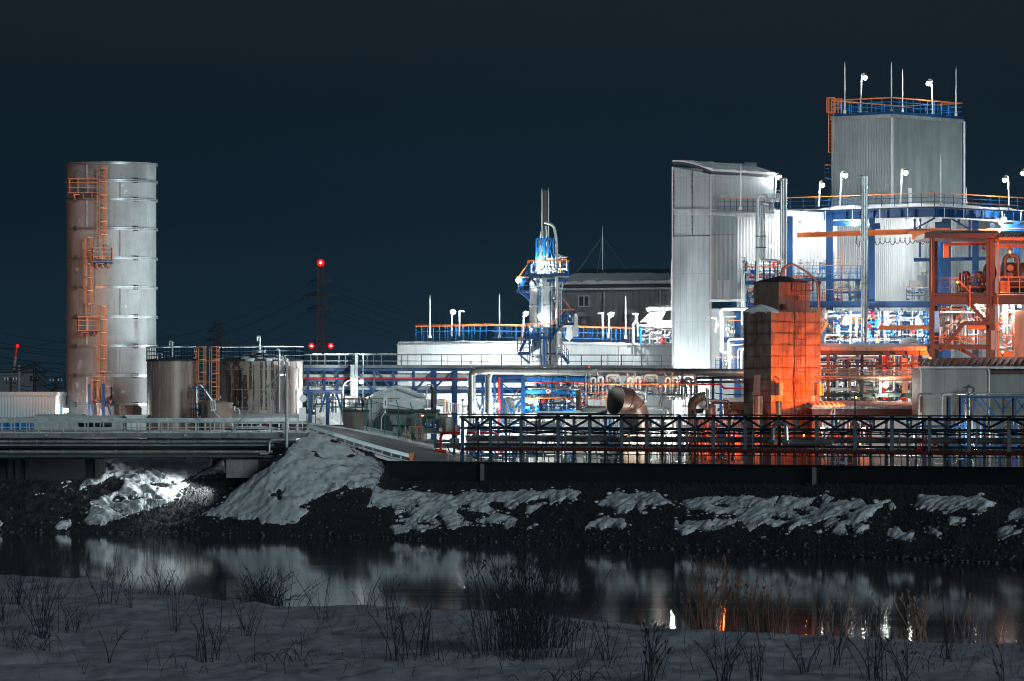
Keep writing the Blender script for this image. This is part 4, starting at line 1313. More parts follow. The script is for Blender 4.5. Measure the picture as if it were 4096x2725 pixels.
def pipework(t, x0, x1, y0, y1, Ya, Yb_, n, mats, seed, rmin=.04, rmax=.13, nv=6, ang=True):
    """Square-bent process pipes with valves filling a volume of the works, each pipe a part."""
    g = random.Random(seed)
    for i in range(n):
        Y = g.uniform(Ya, Yb_); r = g.choice([rmin, rmin, (rmin + rmax) / 2, rmax])
        a = g.uniform(x0, x1); b = a + g.uniform(.12, .55) * (x1 - x0) * g.choice([-1, 1]); b = min(max(b, x0), x1)
        ya = g.uniform(y0, y1); yc = g.uniform(y0, y1)
        k = g.random()
        if k < .40: pts = [(a, y1), (a, ya), (b, ya), (b, y1 if g.random() < .5 else yc)]
        elif k < .60: pts = [(a, y0), (a, ya), (b, ya), (b, yc)]
        elif k < .8: pts = [(x0, ya), (a, ya), (a, yc), (x1, yc)]
        else: pts = [(a, y0), (a, y1)]
        m = M(); q = fillet(pp(Y, *pts), .25, 4); m.tube(q, r, 8)
        for j in range(1, len(q) - 1, 6):
            d = (q[j + 1] - q[j]).normalized() * .03; m.tube([q[j] - d, q[j] + d], r * 1.55, 8)
        m.build('pipe', MT[g.choice(mats)], t)
    for i in range(nv):
        m = M(); valve(m, P(g.uniform(x0, x1), g.uniform(y0, y1), Ya - .1), g.uniform(.10, .17)); m.build('valve', MT[g.choice(['galv', 'galv', 'blue_lt', 'jack_dk', 'jack_dk', 'red'])], t)


def deck(t, pts, h=1.1, fl=.16, mats=('blue', 'orange'), inner=None, post=None):
    """Floor slab over a plan polygon (xy at floor height) and a railing round it."""
    pts = [V(p) for p in pts]
    m = M(); m.prism([p - V((0, 0, fl)) for p in pts], (0, 0, fl)); m.build('platform_floor', MT[mats[0]], t)
    m = M(); railing(m, pts[:len(pts) if inner is None else inner], h, .95, .028); m.build('railing', [MT[mats[0]], MT[mats[1]]], t)


# ================================================================ white panel block with roof walkway
OB = V((XX(1976, 405), 405, 0)); zt = ZZ(1377, 405)
BL, BR = onl(OB, UD, 1590), onl(OB, VD, 2760)
t = thing('panel_block', 'long pale panelled building with blue and orange roof railing behind the pipe bridge', 'building', at(OB, 4.3))
m = M()
fp = [OB, BR, BR + (BL - OB), BL]
for a, b in zip(fp, fp[1:] + fp[:1]): m.quad(at(a, 4.3), at(b, 4.3), at(b, zt), at(a, zt))
m.build('wall', MT['clad_pl'], t)
m = M(); c = (fp[0] + fp[2]) / 2
m.prism([at(p + (p - c).normalized() * .12, zt) for p in fp], (0, 0, .10)); m.build('roof', MT['galv'], t)
m = M(); g = random.Random(5)
for a, b in ((BL, OB), (OB, BR)):
    L_ = (b - a).length; n_ = int(L_ / .5); nx = V((b - a).normalized()); inn = V((-nx.y, nx.x, 0))
    for i in range(n_):
        p, q = a.lerp(b, i / n_), a.lerp(b, (i + 1) / n_)
        h0, h1 = [.10 + .14 * (.5 + float(vnoise(w.x, w.y, .8, 51))) for w in (p, q)]
        o0 = inn * .02; o1 = inn * 2.5
        m.hexa([at(p + o0, zt + .1), at(q + o0, zt + .1), at(q + o1, zt + .1), at(p + o1, zt + .1), at(p + o0 * 6, zt + .1 + h0), at(q + o0 * 6, zt + .1 + h1), at(q + o1, zt + .1 + h1), at(p + o1, zt + .1 + h0)])
m.build('roof_snow', MT['snow'], t)
m = M(); ins = VD * 1.2 + UD * 1.2
railing(m, [at(onl(OB + ins, UD, 1664), zt + .1), at(OB + ins, zt + .1), at(onl(OB + ins, VD, 2700), zt + .1)], 1.45, .62, .03, (.35, .68), .045); m.build('railing', [MT['blue_lt'], MT['orange']], t)
m = M(); ins2 = VD * 4 + UD * 4
railing(m, [at(onl(OB + ins2, UD, 1664), zt + .1), at(OB + ins2, zt + .1), at(onl(OB + ins2, VD, 2700), zt + .1)], 1.6, .9, .03, (.35, .68), .045); m.build('railing', [MT['blue_lt'], MT['orange']], t)
m = M(); p = onl(OB, VD, 2011); q = onl(OB, VD, 2260)
for w in (p, q, onl(OB, VD, 2478), onl(OB, VD, 2535)):
    m.tube([at(w - UD * .15 * 0 + V((0, -.12, 0)), 4.3), at(w + V((0, -.12, 0)), zt)], .06, 8)
m.build('downpipe', MT['white'], t)
RY = 410
lamp_post('lit lamp post on the pale block roof, leftmost of all lamps there', 1812, 1246, 1807, 1345, RY, True, 480, flat=True)
lamp_post('unlit lamp post on the pale block roof beside the leftmost lit one', 1846, 1246, 1838, 1345, RY, False, flat=True)
lamp_post('lit lamp post just left of the tall vessel', 2103, 1252, 2092, 1350, 413, True, 480, flat=True)
lamp_post('unlit lamp post in front of the dark hall wall, left one of a pair', 2404, 1254, 2411, 1352, 418, False, flat=True)
lamp_post('lit lamp post in front of the dark hall, right of the unlit one', 2444, 1256, 2434, 1352, 418, True, 480, flat=True)
lamp_post('unlit lamp post near the slanted white canopy on the block roof', 2541, 1257, 2552, 1345, 419, False, flat=True)
rod('lightning rod at the left end of the pale block roof', 1720, 1180, 1350, 409)
rod('lightning rod left of the vessel between two lamp posts', 1998, 1177, 1350, 410)
rod('lightning rod before the dark hall wall on the block roof', 2503, 1184, 1352, 418)

# roof plant by the elevator tower
t = thing('roof_plant', 'white piping skid under a slanted snowy canopy left of the grey tower', 'machinery', P(2600, 1372, 419))
m = M(); m.prism(pp(418, (2582, 1232), (2592, 1226), (2690, 1220), (2700, 1226), (2688, 1240), (2590, 1246)), (0, 2.5, 0)); m.build('canopy', MT['corr'], t)
m = M(); m.prism(pp(418.5, (2560, 1290), (2600, 1248), (2665, 1246), (2640, 1285)), (0, .2, 0)); m.build('awning', MT['corr'], t)
m = M()
for i in range(6): m.prism(pp(417.8, (2588 + i * 18, 1232), (2600 + i * 18, 1228), (2606 + i * 18, 1238), (2594 + i * 18, 1242)), (0, .3, 0))
m.build('snow_pillow', MT['snow'], t)
m = M(); m.pbox(2618, 1283, 2700, 1310, 418.6, 1.6); m.pbox(2590, 1288, 2618, 1302, 418.9, 1.2); m.build('tank_body', MT['white'], t)
m = M(); m.tube(pp(418, (2545, 1302), (2700, 1305)), .10, 10); m.tube(fillet(pp(418.2, (2533, 1372), (2533, 1296), (2545, 1285), (2545, 1262)), .3), .13, 10); m.build('pipe', MT['white'], t)
m = M(); m.tube(pp(418.3, (2562, 1372), (2562, 1306)), .10, 8); m.build('column', MT['blue_lt'], t)
pipework(t, 2548, 2695, 1306, 1374, 418.5, 421, 18, ['white', 'steel', 'white', 'galv', 'jack_dk'], 31, .03, .08, 5)
m = M(); m.sphere(P(2633, 1265, 417.6), .24, 12, 8); m.build('flood_lamp', MT['lit'], t)
point_light('flood_light', P(2633, 1285, 417.2), 900, (.92, .99, 1), .2, t)

t = thing('flood_lamp', 'added flood lamp on the corner of the thick lagged main, lighting the silo', 'lamp', P(1884, 1468, 379.6))
m = M(); m.bar(P(1886, 1472, 379.8), P(1886, 1452, 379.8), .06); m.build('stand', MT['galv'], t)
m = M(); m.box(P(1878, 1456, 379.6), P(1888, 1446, 380)); m.build('lamp_head', MT['galv'], t)
point_light('flood_light', P(1870, 1449, 379.8), 16000, (.80, .96, 1), .3, t, 30, P(470, 1110, 398))  # added flood that brightens the right side of the silo
# ================================================================ dark hall behind
YH = 445.0
t = thing('dark_hall', 'dark brown sheet metal hall with a snow edged roof behind the vessel', 'building', P(2450, 1350, YH))
m = M(); m.pbox(2225, 1156, 2720, 1420, YH, 25); m.build('wall', MT['corr_dk'], t)
m = M()
e0, e1 = P(2215, 1152, YH - .5), P(2730, 1146, YH - .5); r0, r1 = P(2335, 1088, YH + 14), P(2740, 1084, YH + 14)
r0.z = r1.z = ZZ(1086, YH + 14)
l0 = V((e0.x, YH + 28, e0.z))
for k, (a, b) in enumerate(((e0, e1),)):
    m.prism([e0, e1, r1, r0], (0, 0, .18)); m.prism([e0, r0, V((r0.x, YH + 18, r0.z)), l0], (0, 0, .18)); m.prism([l0, V((r0.x, YH + 18, r0.z)), V((r1.x, YH + 18, r1.z)), V((e1.x, YH + 28, e1.z))], (0, 0, .18))
n_ = 46
for i in range(n_):
    f = i / n_; m.bar(e0.lerp(e1, f) + V((0, 0, .2)), r0.lerp(r1, f) + V((0, 0, .2)), .14, .08)
m.build('roof', MT['roof_dk'], t)
m = M(); n_ = 70
for i in range(n_):
    f0, f1 = i / n_, (i + 1) / n_
    d0 = .18 + .10 * float(vnoise(i, 0, .35, 61)) + (.05 if i % 2 else 0); h_ = .34 + .22 * float(vnoise(i, 3, .5, 62))
    a, b = e0.lerp(e1, f0), e0.lerp(e1, f1); c, d = a.lerp(r0.lerp(r1, f0), .42 + d0), b.lerp(r0.lerp(r1, f1), .42 + d0)
    up = V((0, 0, .28)); m.hexa([a + up, b + up, d + up, c + up, a + up + V((0, 0, h_)), b + up + V((0, 0, h_ * .8)), d + up + V((0, 0, .08)), c + up + V((0, 0, .08))])
m.build('roof_snow', MT['snow'], t)
m = M(); m.bar(P(2215, 1158, YH - .6), P(2725, 1153, YH - .6), .25, .18); m.build('gutter', MT['galv'], t)
for px_ in (2416, 2640):
    m = M(); m.tube(pp(YH - .2, (px_, 1160), (px_, 1420)), .10, 8); m.build('downpipe', MT['galv'], t)
m = M(); m.pbox(2313, 1182, 2358, 1228, YH - .05, .1); w = m.build('window', MT['galv'], t)
m = M(); m.pbox(2317, 1186, 2334, 1224, YH - .08, .06); m.pbox(2338, 1186, 2354, 1224, YH - .08, .06); m.build('pane', MT['glass'], w)
for k, (a, b, c, d) in enumerate(((2452, 1236, 2469, 1268), (2620, 1210, 2636, 1224))):
    m = M(); m.pbox(a, b, c, d, YH - .06, .1)
    for i in range(7): m.pbox(a + 1, b + 2 + i * (d - b) / 7.5, c - 1, b + 4 + i * (d - b) / 7.5, YH - .12, .06)
    m.build('louvre', MT['jack_dk'], t)
for (x_, y_) in ((2328, 1282), (2520, 1272)):
    m = M(); c = P(x_, y_, YH - .05)
    m.lathe(c, [(.75, -.3), (.72, .1), (.55, .3), (.3, .45), (.02, .5)], 14, True, PI, 2 * PI); m.box(c + V((-.4, -.5, .35)), c + V((.4, 0, .75))); m.build('vent_hood', MT['jack_dk'], t)
t = thing('antenna_mast', 'thin guyed antenna mast standing on the dark hall roof', 'antenna', P(2410, 1090, 458))
m = M(); m.tube(pp(458, (2410, 1092), (2410, 950), (2410, 905)), [.07, .06, .015], 8); m.build('mast', MT['galv'], t)
for a, b in (((2408, 948), (2302, 1098)), ((2412, 948), (2500, 1074)), ((2409, 948), (2390, 1086)), ((2411, 948), (2424, 1086))):
    m = M(); m.tube([P(*a, 458), P(*b, 456 if b[0] < 2400 else 460)], .02, 4, False); m.build('guy_wire', MT['galv'], t)

# ================================================================ tall vessel with stair platforms
YV = 398.0
vx = XX(2180, YV); vr = 1.22
t = thing('reactor_vessel', 'tall white vessel wrapped in blue stair platforms and a curved grey pipe', 'vessel', (vx, YV, 4.3))
m = M(); zt = ZZ(1130, YV)
m.lathe((vx, YV, 0), [(vr, 4.3), (vr, ZZ(1312, YV)), (vr + .08, ZZ(1312, YV)), (vr + .08, ZZ(1305, YV)), (vr, ZZ(1305, YV)), (vr, zt), (vr * .85, zt + .5), (.4, zt + .95), (.01, zt + 1)], 40)
m.build('shell', MT['white'], t)
for y in (1152, 1224, 1430):
    m = M(); z = ZZ(y, YV); m.lathe((vx, YV, z), [(vr, -.05), (vr + .06, -.05), (vr + .06, .05), (vr, .05)], 40, False); m.build('ring', MT['galv'], t)
m = M(); m.tube(pp(YV + .6, (2232, 1480), (2232, 1150)), .25, 12); m.build('side_duct', MT['white'], t)
m = M(); m.tube(fillet(pp(YV - 1.5, (2227, 1425), (2227, 960), (2215, 900), (2178, 889)), 1.2, 8), .115, 12); m.build('curved_pipe', MT['galv'], t)
m = M()
for y in (1020, 1104, 1204, 1390): m.box(P(2216, y + 3, YV - 1.65), P(2238, y - 3, YV - 1.0))
m.build('pipe_clamp', MT['galv'], t)
m = M(); m.tube(pp(YV, (2181, 905), (2181, 763)), .21, 14); m.build('stack', mat('dull_brown_stack', (.10, .075, .07), .7, 0, .2, 1), t)  # plain dull brown tone
for px_ in (2168, 2194):
    m = M(); m.tube(pp(YV - .1, (px_, 1010), (px_, 775), (px_, 752)), [.045, .045, .012], 8); m.build('lightning_rod', MT['white'], t)
m = M(); m.tube(pp(YV, (2183, 1060), (2183, 925)), .26, 14); m.tube(pp(YV, (2183, 928), (2181, 890)), [.2, .12], 12); m.tube(pp(YV - .2, (2160, 1050), (2160, 960), (2163, 925)), [.17, .17, .05], 12); m.build('head_nozzle', MT['steel'], t)
Yf = YV - .75
for a, b in (((2146, 1050), (2146, 955)), ((2213, 1050), (2213, 955)), ((2176, 1050), (2176, 955))):
    m = M(); m.bar(P(*a, Yf), P(*b, Yf), .15); m.build('frame_post', MT['blue_lt'], t)
m = M(); m.bar(P(2142, 956, Yf), P(2217, 956, Yf), .14)
for a, b in (((2150, 1048), (2172, 962)), ((2185, 962), (2211, 1035)), ((2205, 962), (2188, 1035)), ((2150, 1010), (2164, 962))): m.bar(P(*a, Yf - .05), P(*b, Yf - .05), .09)
m.build('frame_brace', MT['blue_lt'], t)


def pdeck(t, x0, x1, yf, Yn, Yfr, mats=('blue', 'orange'), h=1.0):
    z = ZZ(yf, Yn)
    a, b = XX(x0, Yn), XX(x1, Yn)
    m = M(); m.box((a, Yn, z - .22), (b, Yfr, z)); m.build('platform_floor', MT[mats[0]], t)
    m = M(); railing(m, [(a, Yfr, z), (a, Yn, z), (b, Yn, z), (b, Yfr, z)], h, .55, .028, (.35, .68), .045); m.build('railing', [MT[mats[0] + '_lt' if mats[0] == 'blue' else mats[0]], MT[mats[1]]], t)


pdeck(t, 2112, 2276, 1094, YV - 1.7, YV + 1.7)
pdeck(t, 2067, 2116, 1160, YV - 1.6, YV - .2)
pdeck(t, 2216, 2296, 1290, YV - 1.4, YV + .6)
pdeck(t, 2104, 2216, 1346, YV - 1.7, YV + .4)
pdeck(t, 2070, 2116, 1408, YV - 1.6, YV - .3)
m = M(); stairs(m, P(2074, 1158, YV - 1.5), P(2118, 1096, YV - 1.5), .8); m.build('stair', [MT['blue'], MT['orange']], t)
m = M(); stairs(m, P(2080, 1406, YV - 1.5), P(2108, 1348, YV - 1.5), .8); m.build('stair', [MT['blue'], MT['orange']], t)
m = M(); stairs(m, P(2284, 1286, YV - 1.3), P(2238, 1226, YV - 1.3), .7); m.build('stair', [MT['blue'], MT['orange']], t)
m = M(); stairs(m, P(2205, 1345, YV - 1.6), P(2258, 1292, YV - 1.6), .7); m.build('stair', [MT['blue'], MT['orange']], t)
m = M(); stairs(m, P(2275, 1455, YV + .5), P(2240, 1408, YV + .5), .7); m.build('stair', [MT['blue'], MT['orange']], t)
m = M()
for a, b in (((2118, 1100), (2146, 1145)), ((2165, 1100), (2172, 1145)), ((2205, 1128), (2188, 1172)), ((2262, 1128), (2242, 1148)), ((2080, 1166), (2117, 1200)), ((2092, 1166), (2117, 1190)), ((2132, 1362), (2147, 1388)), ((2204, 1362), (2195, 1388)), ((2080, 1420), (2120, 1455)), ((2204, 1420), (2188, 1462))):
    m.bar(P(*a, YV - 1.3), P(*b, YV - .9), .11, .14)
m.bar(P(2190, 1122, YV - 1.4), P(2274, 1122, YV - 1.4), .14, .2); m.bar(P(2188, 1416, YV - 1.5), P(2244, 1416, YV - 1.5), .14, .12); m.build('bracket', MT['blue'], t)
pipework(t, 2125, 2268, 1030, 1092, YV - 1.3, YV + .8, 16, ['white', 'steel', 'galv', 'orange', 'white'], 9, .04, .09, 6)
pipework(t, 2116, 2250, 1112, 1460, YV - 1.5, YV - 1.2, 12, ['white', 'blue', 'galv', 'blue_lt', 'steel'], 17, .03, .07, 3)
for k, (lx, ly, pw) in enumerate(((2074, 1122, 1000), (2163, 1061, 1600), (2167, 1268, 1500), (2100, 1290, 300))):
    if k < 3:
        m = M(); m.sphere(P(lx, ly, YV - 1.75 - (.4 if k == 2 else 0)), (.2, .22, .30)[k], 14, 10); m.build('flood_lamp', MT['lit'], t)
        m = M(); m.bar(P(lx, ly, YV - 1.75), P(lx, ly + 38, YV - 1.7), .06); m.build('lamp_bracket', MT['galv'], t)
    off = (V((.1, .6, -.15)), V((.2, .8, .1)), V((.15, .95, .10)), V((0, 0, 0)))[k]
    if k < 3: point_light('flood_light', P(lx, ly, YV - 1.75) + off, pw * (.35 if k == 2 else .5), (.92, .99, 1), .15, t)
t = thing('vent_hood', 'white faceted hood standing right of the vessel on the block roof', 'hood', P(2290, 1375, 402))
m = M(); m.prism(pp(402, (2262, 1350), (2272, 1265), (2282, 1258), (2292, 1350), (2278, 1366)), (0, 1, 0)); m.build('hood', MT['white'], t)
m = M(); m.pbox(2290, 1268, 2312, 1345, 402.2, .9); m.prism(pp(402.1, (2290, 1268), (2296, 1255), (2306, 1255), (2312, 1268)), (0, .9, 0)); m.build('duct_cover', MT['white'], t)

# ================================================================ pipe bridge with walkway
def PBY(px): return np.interp(px, [1200, 2700], [386, 396])


def PB(px, y, o=0.0):
    return P(px, y, float(PBY(px)) + o)


t = thing('pipe_bridge', 'long blue truss pipe bridge with a grey railed walkway on top', 'pipe bridge', PB(1735, 1870))
m = M()
for y, hh in ((1476, .36), (1567, .30)): m.ibeam(PB(1212, y), PB(2100 if y > 1500 else 2690, y), .3, hh)
m.bar(PB(1230, 1521, .2), PB(2100, 1521, .2), .2, .22)
m.build('chord', MT['blue'], t)
for px_ in (1232, 1297, 1350, 1497, 1574, 1654):
    m = M(); m.bar(PB(px_, 1480), PB(px_, 1565), .20, .16); m.build('truss_post', MT['blue'], t)
for px_ in (1735, 1818, 1240, 1310, 2155, 2260, 2270):
    m = M(); m.ibeam(PB(px_, 1475 if px_ > 1400 else 1570), PB(px_, 1872), .46 if px_ in (1735, 1818) else .28, .3); m.build('column', MT['blue'], t)
for a, b in (((1425, 1485), (1490, 1562)), ((1505, 1485), (1570, 1562)), ((1660, 1562), (1730, 1484)), ((1745, 1545), (1815, 1484)), ((1305, 1570), (1280, 1650)), ((1345, 1570), (1368, 1650)), ((1430, 1570), (1440, 1630))):
    m = M(); m.bar(PB(*a), PB(*b), .16, .14); m.build('brace', MT['blue'], t)
m = M(); m.bar(PB(1215, 1466, -.5), PB(2690, 1468, -.5), .1, .24)
for px_ in range(1235, 2690, 57): m.bar(PB(px_, 1470, -.45), PB(px_, 1470, 1.4), .09)
m.build('walkway_floor', MT['galv_dk'], t)
for off in (-.55, 1.4):
    m = M(); k = 0
    for y, w in ((1419, .08), (1444, .06)): m.bar(PB(1218, y, off), PB(2688, y + 2, off), w, w)
    px_ = 1243
    while px_ < 2690:
        m.bar(PB(px_, 1470, off), PB(px_, 1419, off), .08)
        if k % 2 == 0: m.bar(PB(px_ + 26, 1460, off), PB(px_ + 26, 1422, off), .06)
        px_ += 56.5 if px_ < 1500 else 80; k += 1
    m.build('railing', MT['galv_dk'], t)
m = M(); g = random.Random(2)
for i in range(20):
    px_ = 1240 + i * 24 + g.uniform(0, 10); m.bar(PB(px_, 1416.6, -.55), PB(px_ + 22, 1416.6, -.55), .12, .05 + .05 * g.random())
m.build('snow_strip', MT['snow'], t)
for y, r, o, mt_, x1, lab in ((1506, .17, .5, 'white', 2440, 'thick white lagged pipe on the upper shelf of the blue pipe bridge'), (1514, .06, -.1, 'red', 2450, 'thin red pipe along the upper shelf of the blue pipe bridge'),
                              (1556, .13, .4, 'white', 2350, 'white pipe along the bottom shelf of the blue pipe bridge'), (1547, .06, .9, 'galv', 1900, 'thin grey pipe above the bottom chord of the blue pipe bridge'),
                              (1498, .09, 1.1, 'steel', 2450, 'silver pipe at the back of the upper shelf of the blue pipe bridge')):
    m = M(); m.tube([PB(1212, y, o), PB(x1, y, o)], r, 10)
    for px_ in range(1250, x1, 110): m.tube([PB(px_, y, o), PB(px_ + 4, y, o)], r * 1.12, 10)
    tag(m.build('pipe', MT[mt_]), lab, 'pipe', 'pipes on the blue pipe bridge')
for k, (x_, y_, Yq, pw) in enumerate(((1650, 1600, 398, 4200), (1850, 1600, 399, 4200), (2080, 1470, 401, 900), (2350, 1560, 402, 3600), (2560, 1500, 405, 300))):
    t = thing('flood_lamp', ['flood lamp under the pipe bridge behind the gabled shed', 'flood lamp under the pipe bridge between the two big blue columns', 'flood lamp at the foot of the vessel stair', 'flood lamp low before the pale block right of the vessel', 'flood lamp before the pale block near the grey tower'][k], 'lamp', P(x_, y_ + 30, Yq), 'flood lamps at the pale block')
    m = M(); m.bar(P(x_, y_ + 60, Yq), P(x_, y_ + 4, Yq), .06); m.build('stand', MT['galv'], t)
    m = M(); m.box(P(x_ - 5, y_ + 4, Yq - .1), P(x_ + 5, y_ - 3, Yq + .1)); m.build('lamp_head', MT['dark'], t)
    point_light('flood_light', P(x_, y_ - 6, Yq + .5), pw, (.92, .99, 1), .2, t)
t = thing('cable_duct', 'pale grey upright duct and post in front of the pipe bridge', 'duct', PB(1420, 1640, -1.2))
m = M(); m.box(PB(1402, 1660, -1.4), PB(1419, 1460, -1.0)); m.build('duct', MT['galv'], t)
m = M(); m.box(PB(1420, 1660, -1.2), PB(1432, 1418, -.9)); m.build('post', MT['galv'], t)
m = M(); m.tube(fillet([PB(1452, 1600, -1), PB(1452, 1420, -1), PB(1436, 1418, -1)], .3), .05, 8); m.build('conduit', MT['galv'], t)
t = thing('process_piping', 'white pipes and valves on the left foot of the blue pipe bridge', 'piping', PB(1290, 1650, .5))
pipework(t, 1228, 1345, 1490, 1650, 387, 390, 16, ['white', 'galv', 'white', 'steel', 'jack_dk'], 41, .04, .10, 5)
t = thing('process_piping', 'upright white pipes and brown risers behind the street lamp and gabled shed', 'piping', PB(1400, 1650, 1))
pipework(t, 1350, 1460, 1530, 1660, 388, 393, 12, ['white', 'galv', 'steel', 'jack_dk'], 43, .04, .10, 3)
t = thing('storage_bin', 'white low tanks and snowy bins far back under the blue pipe bridge', 'tank', P(1330, 1650, 412))
m = M(); m.pbox(1260, 1590, 1440, 1700, 412, 3); m.build('body', MT['clad_pl'], t)
m = M(); m.prism(pp(411.5, (1255, 1592), (1300, 1575), (1400, 1580), (1445, 1594)), (0, 4, 0)); m.build('lid', MT['snow'], t)

# street lamp in front
t = thing('street_lamp', 'lit street lamp on a long curved arm between bridge tank and gabled shed', 'lamp', P(1370, 1650, 384))
m = M(); m.tube(fillet(pp(384, (1371, 1690), (1371, 1545), (1385, 1525), (1442, 1508)), .5, 6), .055, 8); m.build('pole', MT['white'], t)
m = M(); m.lathe(P(1445, 1522, 384), [(.05, .28), (.1, .2), (.24, .03), (.25, 0), (.05, .1)], 14); m.build('lamp_head', MT['white'], t)
m = M(); m.sphere(P(1445, 1527, 384), .16, 14, 10); m.build('bulb', MT['litc'], t)
point_light('lamp_light', P(1445, 1540, 383.7), 230, (.97, 1, .95), .15, t)

# ================================================================ gabled shed, fence, yard things
YG = 383.0
t = thing('gabled_shed', 'low ribbed shed with a snowy gable roof under the pipe bridge', 'shed', P(1575, 1700, YG))
a, b, c = P(1462, 1604, YG), P(1585, 1556, YG), P(1700, 1596, YG)
m = M(); m.corr((a.x, YG), (b.x, YG), 4.3, a.z, .18, .05, b.z); m.corr((b.x, YG), (c.x, YG), 4.3, b.z, .18, .05, c.z); m.box((a.x + .05, YG + .1, 4.3), (c.x - .05, YG + 7, a.z - .1)); m.build('wall', MT['corr_wh'], t)
m = M(); up = V((0, 0, .14)); bk = V((0, 7.5, 0)); f_ = V((0, -.35, 0))
for p, q in ((a, b), (b, c)):
    d = (q - p); p2 = p - d * .04 if p is a else p; q2 = q + d * .04 if q is c else q
    m.hexa([p2 + f_, q2 + f_, q2 + bk, p2 + bk, p2 + f_ + up, q2 + f_ + up, q2 + bk + up, p2 + bk + up])
m.build('roof', MT['galv'], t)
m = M()
for p, q, s0 in ((a, b, 1), (b, c, 2)):
    n_ = 16
    for i in range(n_):
        p0, p1 = p.lerp(q, i / n_), p.lerp(q, (i + 1) / n_); u0 = V((0, 0, .15)); h = V((0, 0, .16 + .16 * float(vnoise(i, s0, .7, 71))))
        m.hexa([p0 + u0 + f_ * .4, p1 + u0 + f_ * .4, p1 + u0 + bk, p0 + u0 + bk, p0 + u0 + h, p1 + u0 + h, p1 + u0 + h + bk, p0 + u0 + h + bk])
m.build('roof_snow', MT['snow'], t)

t = thing('snow_roof_shelter', 'low shelter with sagging snow on its roof right of the gabled shed', 'shelter', P(1630, 1650, 381))
m = M(); m.prism(pp(381, (1548, 1635), (1555, 1612), (1600, 1596), (1690, 1594), (1735, 1600), (1738, 1628), (1660, 1640)), (0, 5, 0)); m.build('roof_snow', MT['snow'], t)
m = M(); m.pbox(1545, 1638, 1760, 1648, 380.8, 5); m.build('roof', MT['roof_dk'], t)
m = M(); m.pbox(1560, 1648, 1755, 1700, 382, 3); m.build('wall', MT['jack_dk'], t)

t = thing('guard_hut', 'dark guard hut with lit blue control lamps and a bright window behind the green fence', 'hut', P(1715, 1730, 380.4))
m = M(); m.corr((XX(1655, 380.4), 380.4), (XX(1688, 380.4), 380.4), 4.3, ZZ(1652, 380.4), .15, .04); m.pbox(1688, 1660, 1790, 1735, 380.5, 2.5); m.build('wall', MT['corr_dk'], t)
m = M(); m.pbox(1690, 1662, 1742, 1712, 380.42, .06); w = m.build('window', MT['glass'], t)
for x0 in (1704, 1717, 1731):
    m = M(); m.pbox(x0, 1677, x0 + 10, 1708, 380.36, .04); m.build('curtain', MT['house'], w)
for x_, y_ in ((1702, 1697), (1723, 1700), (1742, 1700), (1741, 1710)):
    m = M(); m.sphere(P(x_, y_, 380.3), .045, 8, 6); m.build('indicator', MT['litb'], t)
m = M(); m.pbox(1686, 1661, 1694, 1665, 380.3, .1); m.build('warning_lamp', MT['lito'], t)
t = thing('rusty_cabinet', 'rusty dark cabinet right of the guard hut behind the fence', 'cabinet', P(1795, 1735, 379))
m = M(); m.pbox(1765, 1668, 1815, 1735, 379, 1.5); m.build('body', MT['duct'], t)
m = M(); m.pbox(1783, 1672, 1803, 1726, 378.95, .06); m.build('door', MT['jack_dk'], t)

t = thing('round_tank', 'squat tan tank with a snowy lid behind the green fence', 'tank', P(1440, 1720, 383))
cx_ = XX(1438, 384); m = M(); m.lathe((cx_, 384, 0), [(1.25, 4.3), (1.25, ZZ(1644, 383))], 36); m.build('shell', MT['tan'], t)
m = M(); m.lathe((cx_, 384, ZZ(1644, 383)), [(1.32, -.08), (1.32, .05), (.6, .28), (.01, .36)], 36); m.build('lid', MT['roof_dk'], t)
m = M(); railing(m, [V((cx_ + 1.25 * math.cos(a_), 384 + 1.25 * math.sin(a_), ZZ(1644, 383))) for a_ in [2 * PI * i / 14 for i in range(14)]], .95, .6, .022, (.5,), closed=True); m.build('railing', [MT['rust'], MT['rust']], t)
t = thing('dark_dome', 'dark half round arch cover behind the chain link fence', 'shelter', P(1530, 1725, 381.5))
m = M(); arc = [P(1530 + 42 * math.cos(a_), 1722 - 62 * math.sin(a_), 381.5) for a_ in [PI * i / 16 for i in range(17)]]; m.prism(arc, (0, 4, 0)); m.build('cover', MT['dark'], t)

# prohibition board
t = thing('warning_sign', 'orange framed sign lettered in red beside the black stub chimney', 'sign', P(1765, 1680, 379.6))
m = M(); m.pbox(1748, 1596, 1781, 1627, 379.6, .05); m.build('board', MT['signw'], t)
m = M()
for a_, b_ in (((1780, 1595), (1780, 1655)), ((1786, 1600), (1794, 1655)), ((1776, 1628), (1772, 1655)), ((1770, 1648), (1796, 1648))): m.bar(P(*a_, 379.7), P(*b_, 379.7), .07)
m.build('stand', MT['orange'], t)


def lettering(t, txt, px, y, h, Y, mt, name='lettering', wmax=None, rot=0.0):
    cu = bpy.data.curves.new(name, 'FONT'); cu.body = txt; cu.align_x = 'CENTER'; cu.align_y = 'CENTER'
    cu.size = h * Y / F * 1.25; cu.extrude = .004
    o = bpy.data.objects.new(name, cu); COL.objects.link(o)
    o.parent = t; o.location = P(px, y, Y) - V(t['_o']); o.rotation_euler = (PI / 2, rot, 0)
    cu.materials.append(MT[mt])
    bpy.context.view_layer.update()
    me = bpy.data.meshes.new_from_object(o.evaluated_get(bpy.context.evaluated_depsgraph_get()))
    r = bpy.data.objects.new(name, me); COL.objects.link(r); r.parent = t; r.location = o.location; r.rotation_euler = o.rotation_euler
    if not me.materials: me.materials.append(MT[mt])
    bpy.data.objects.remove(o); bpy.data.curves.remove(cu)
    return r


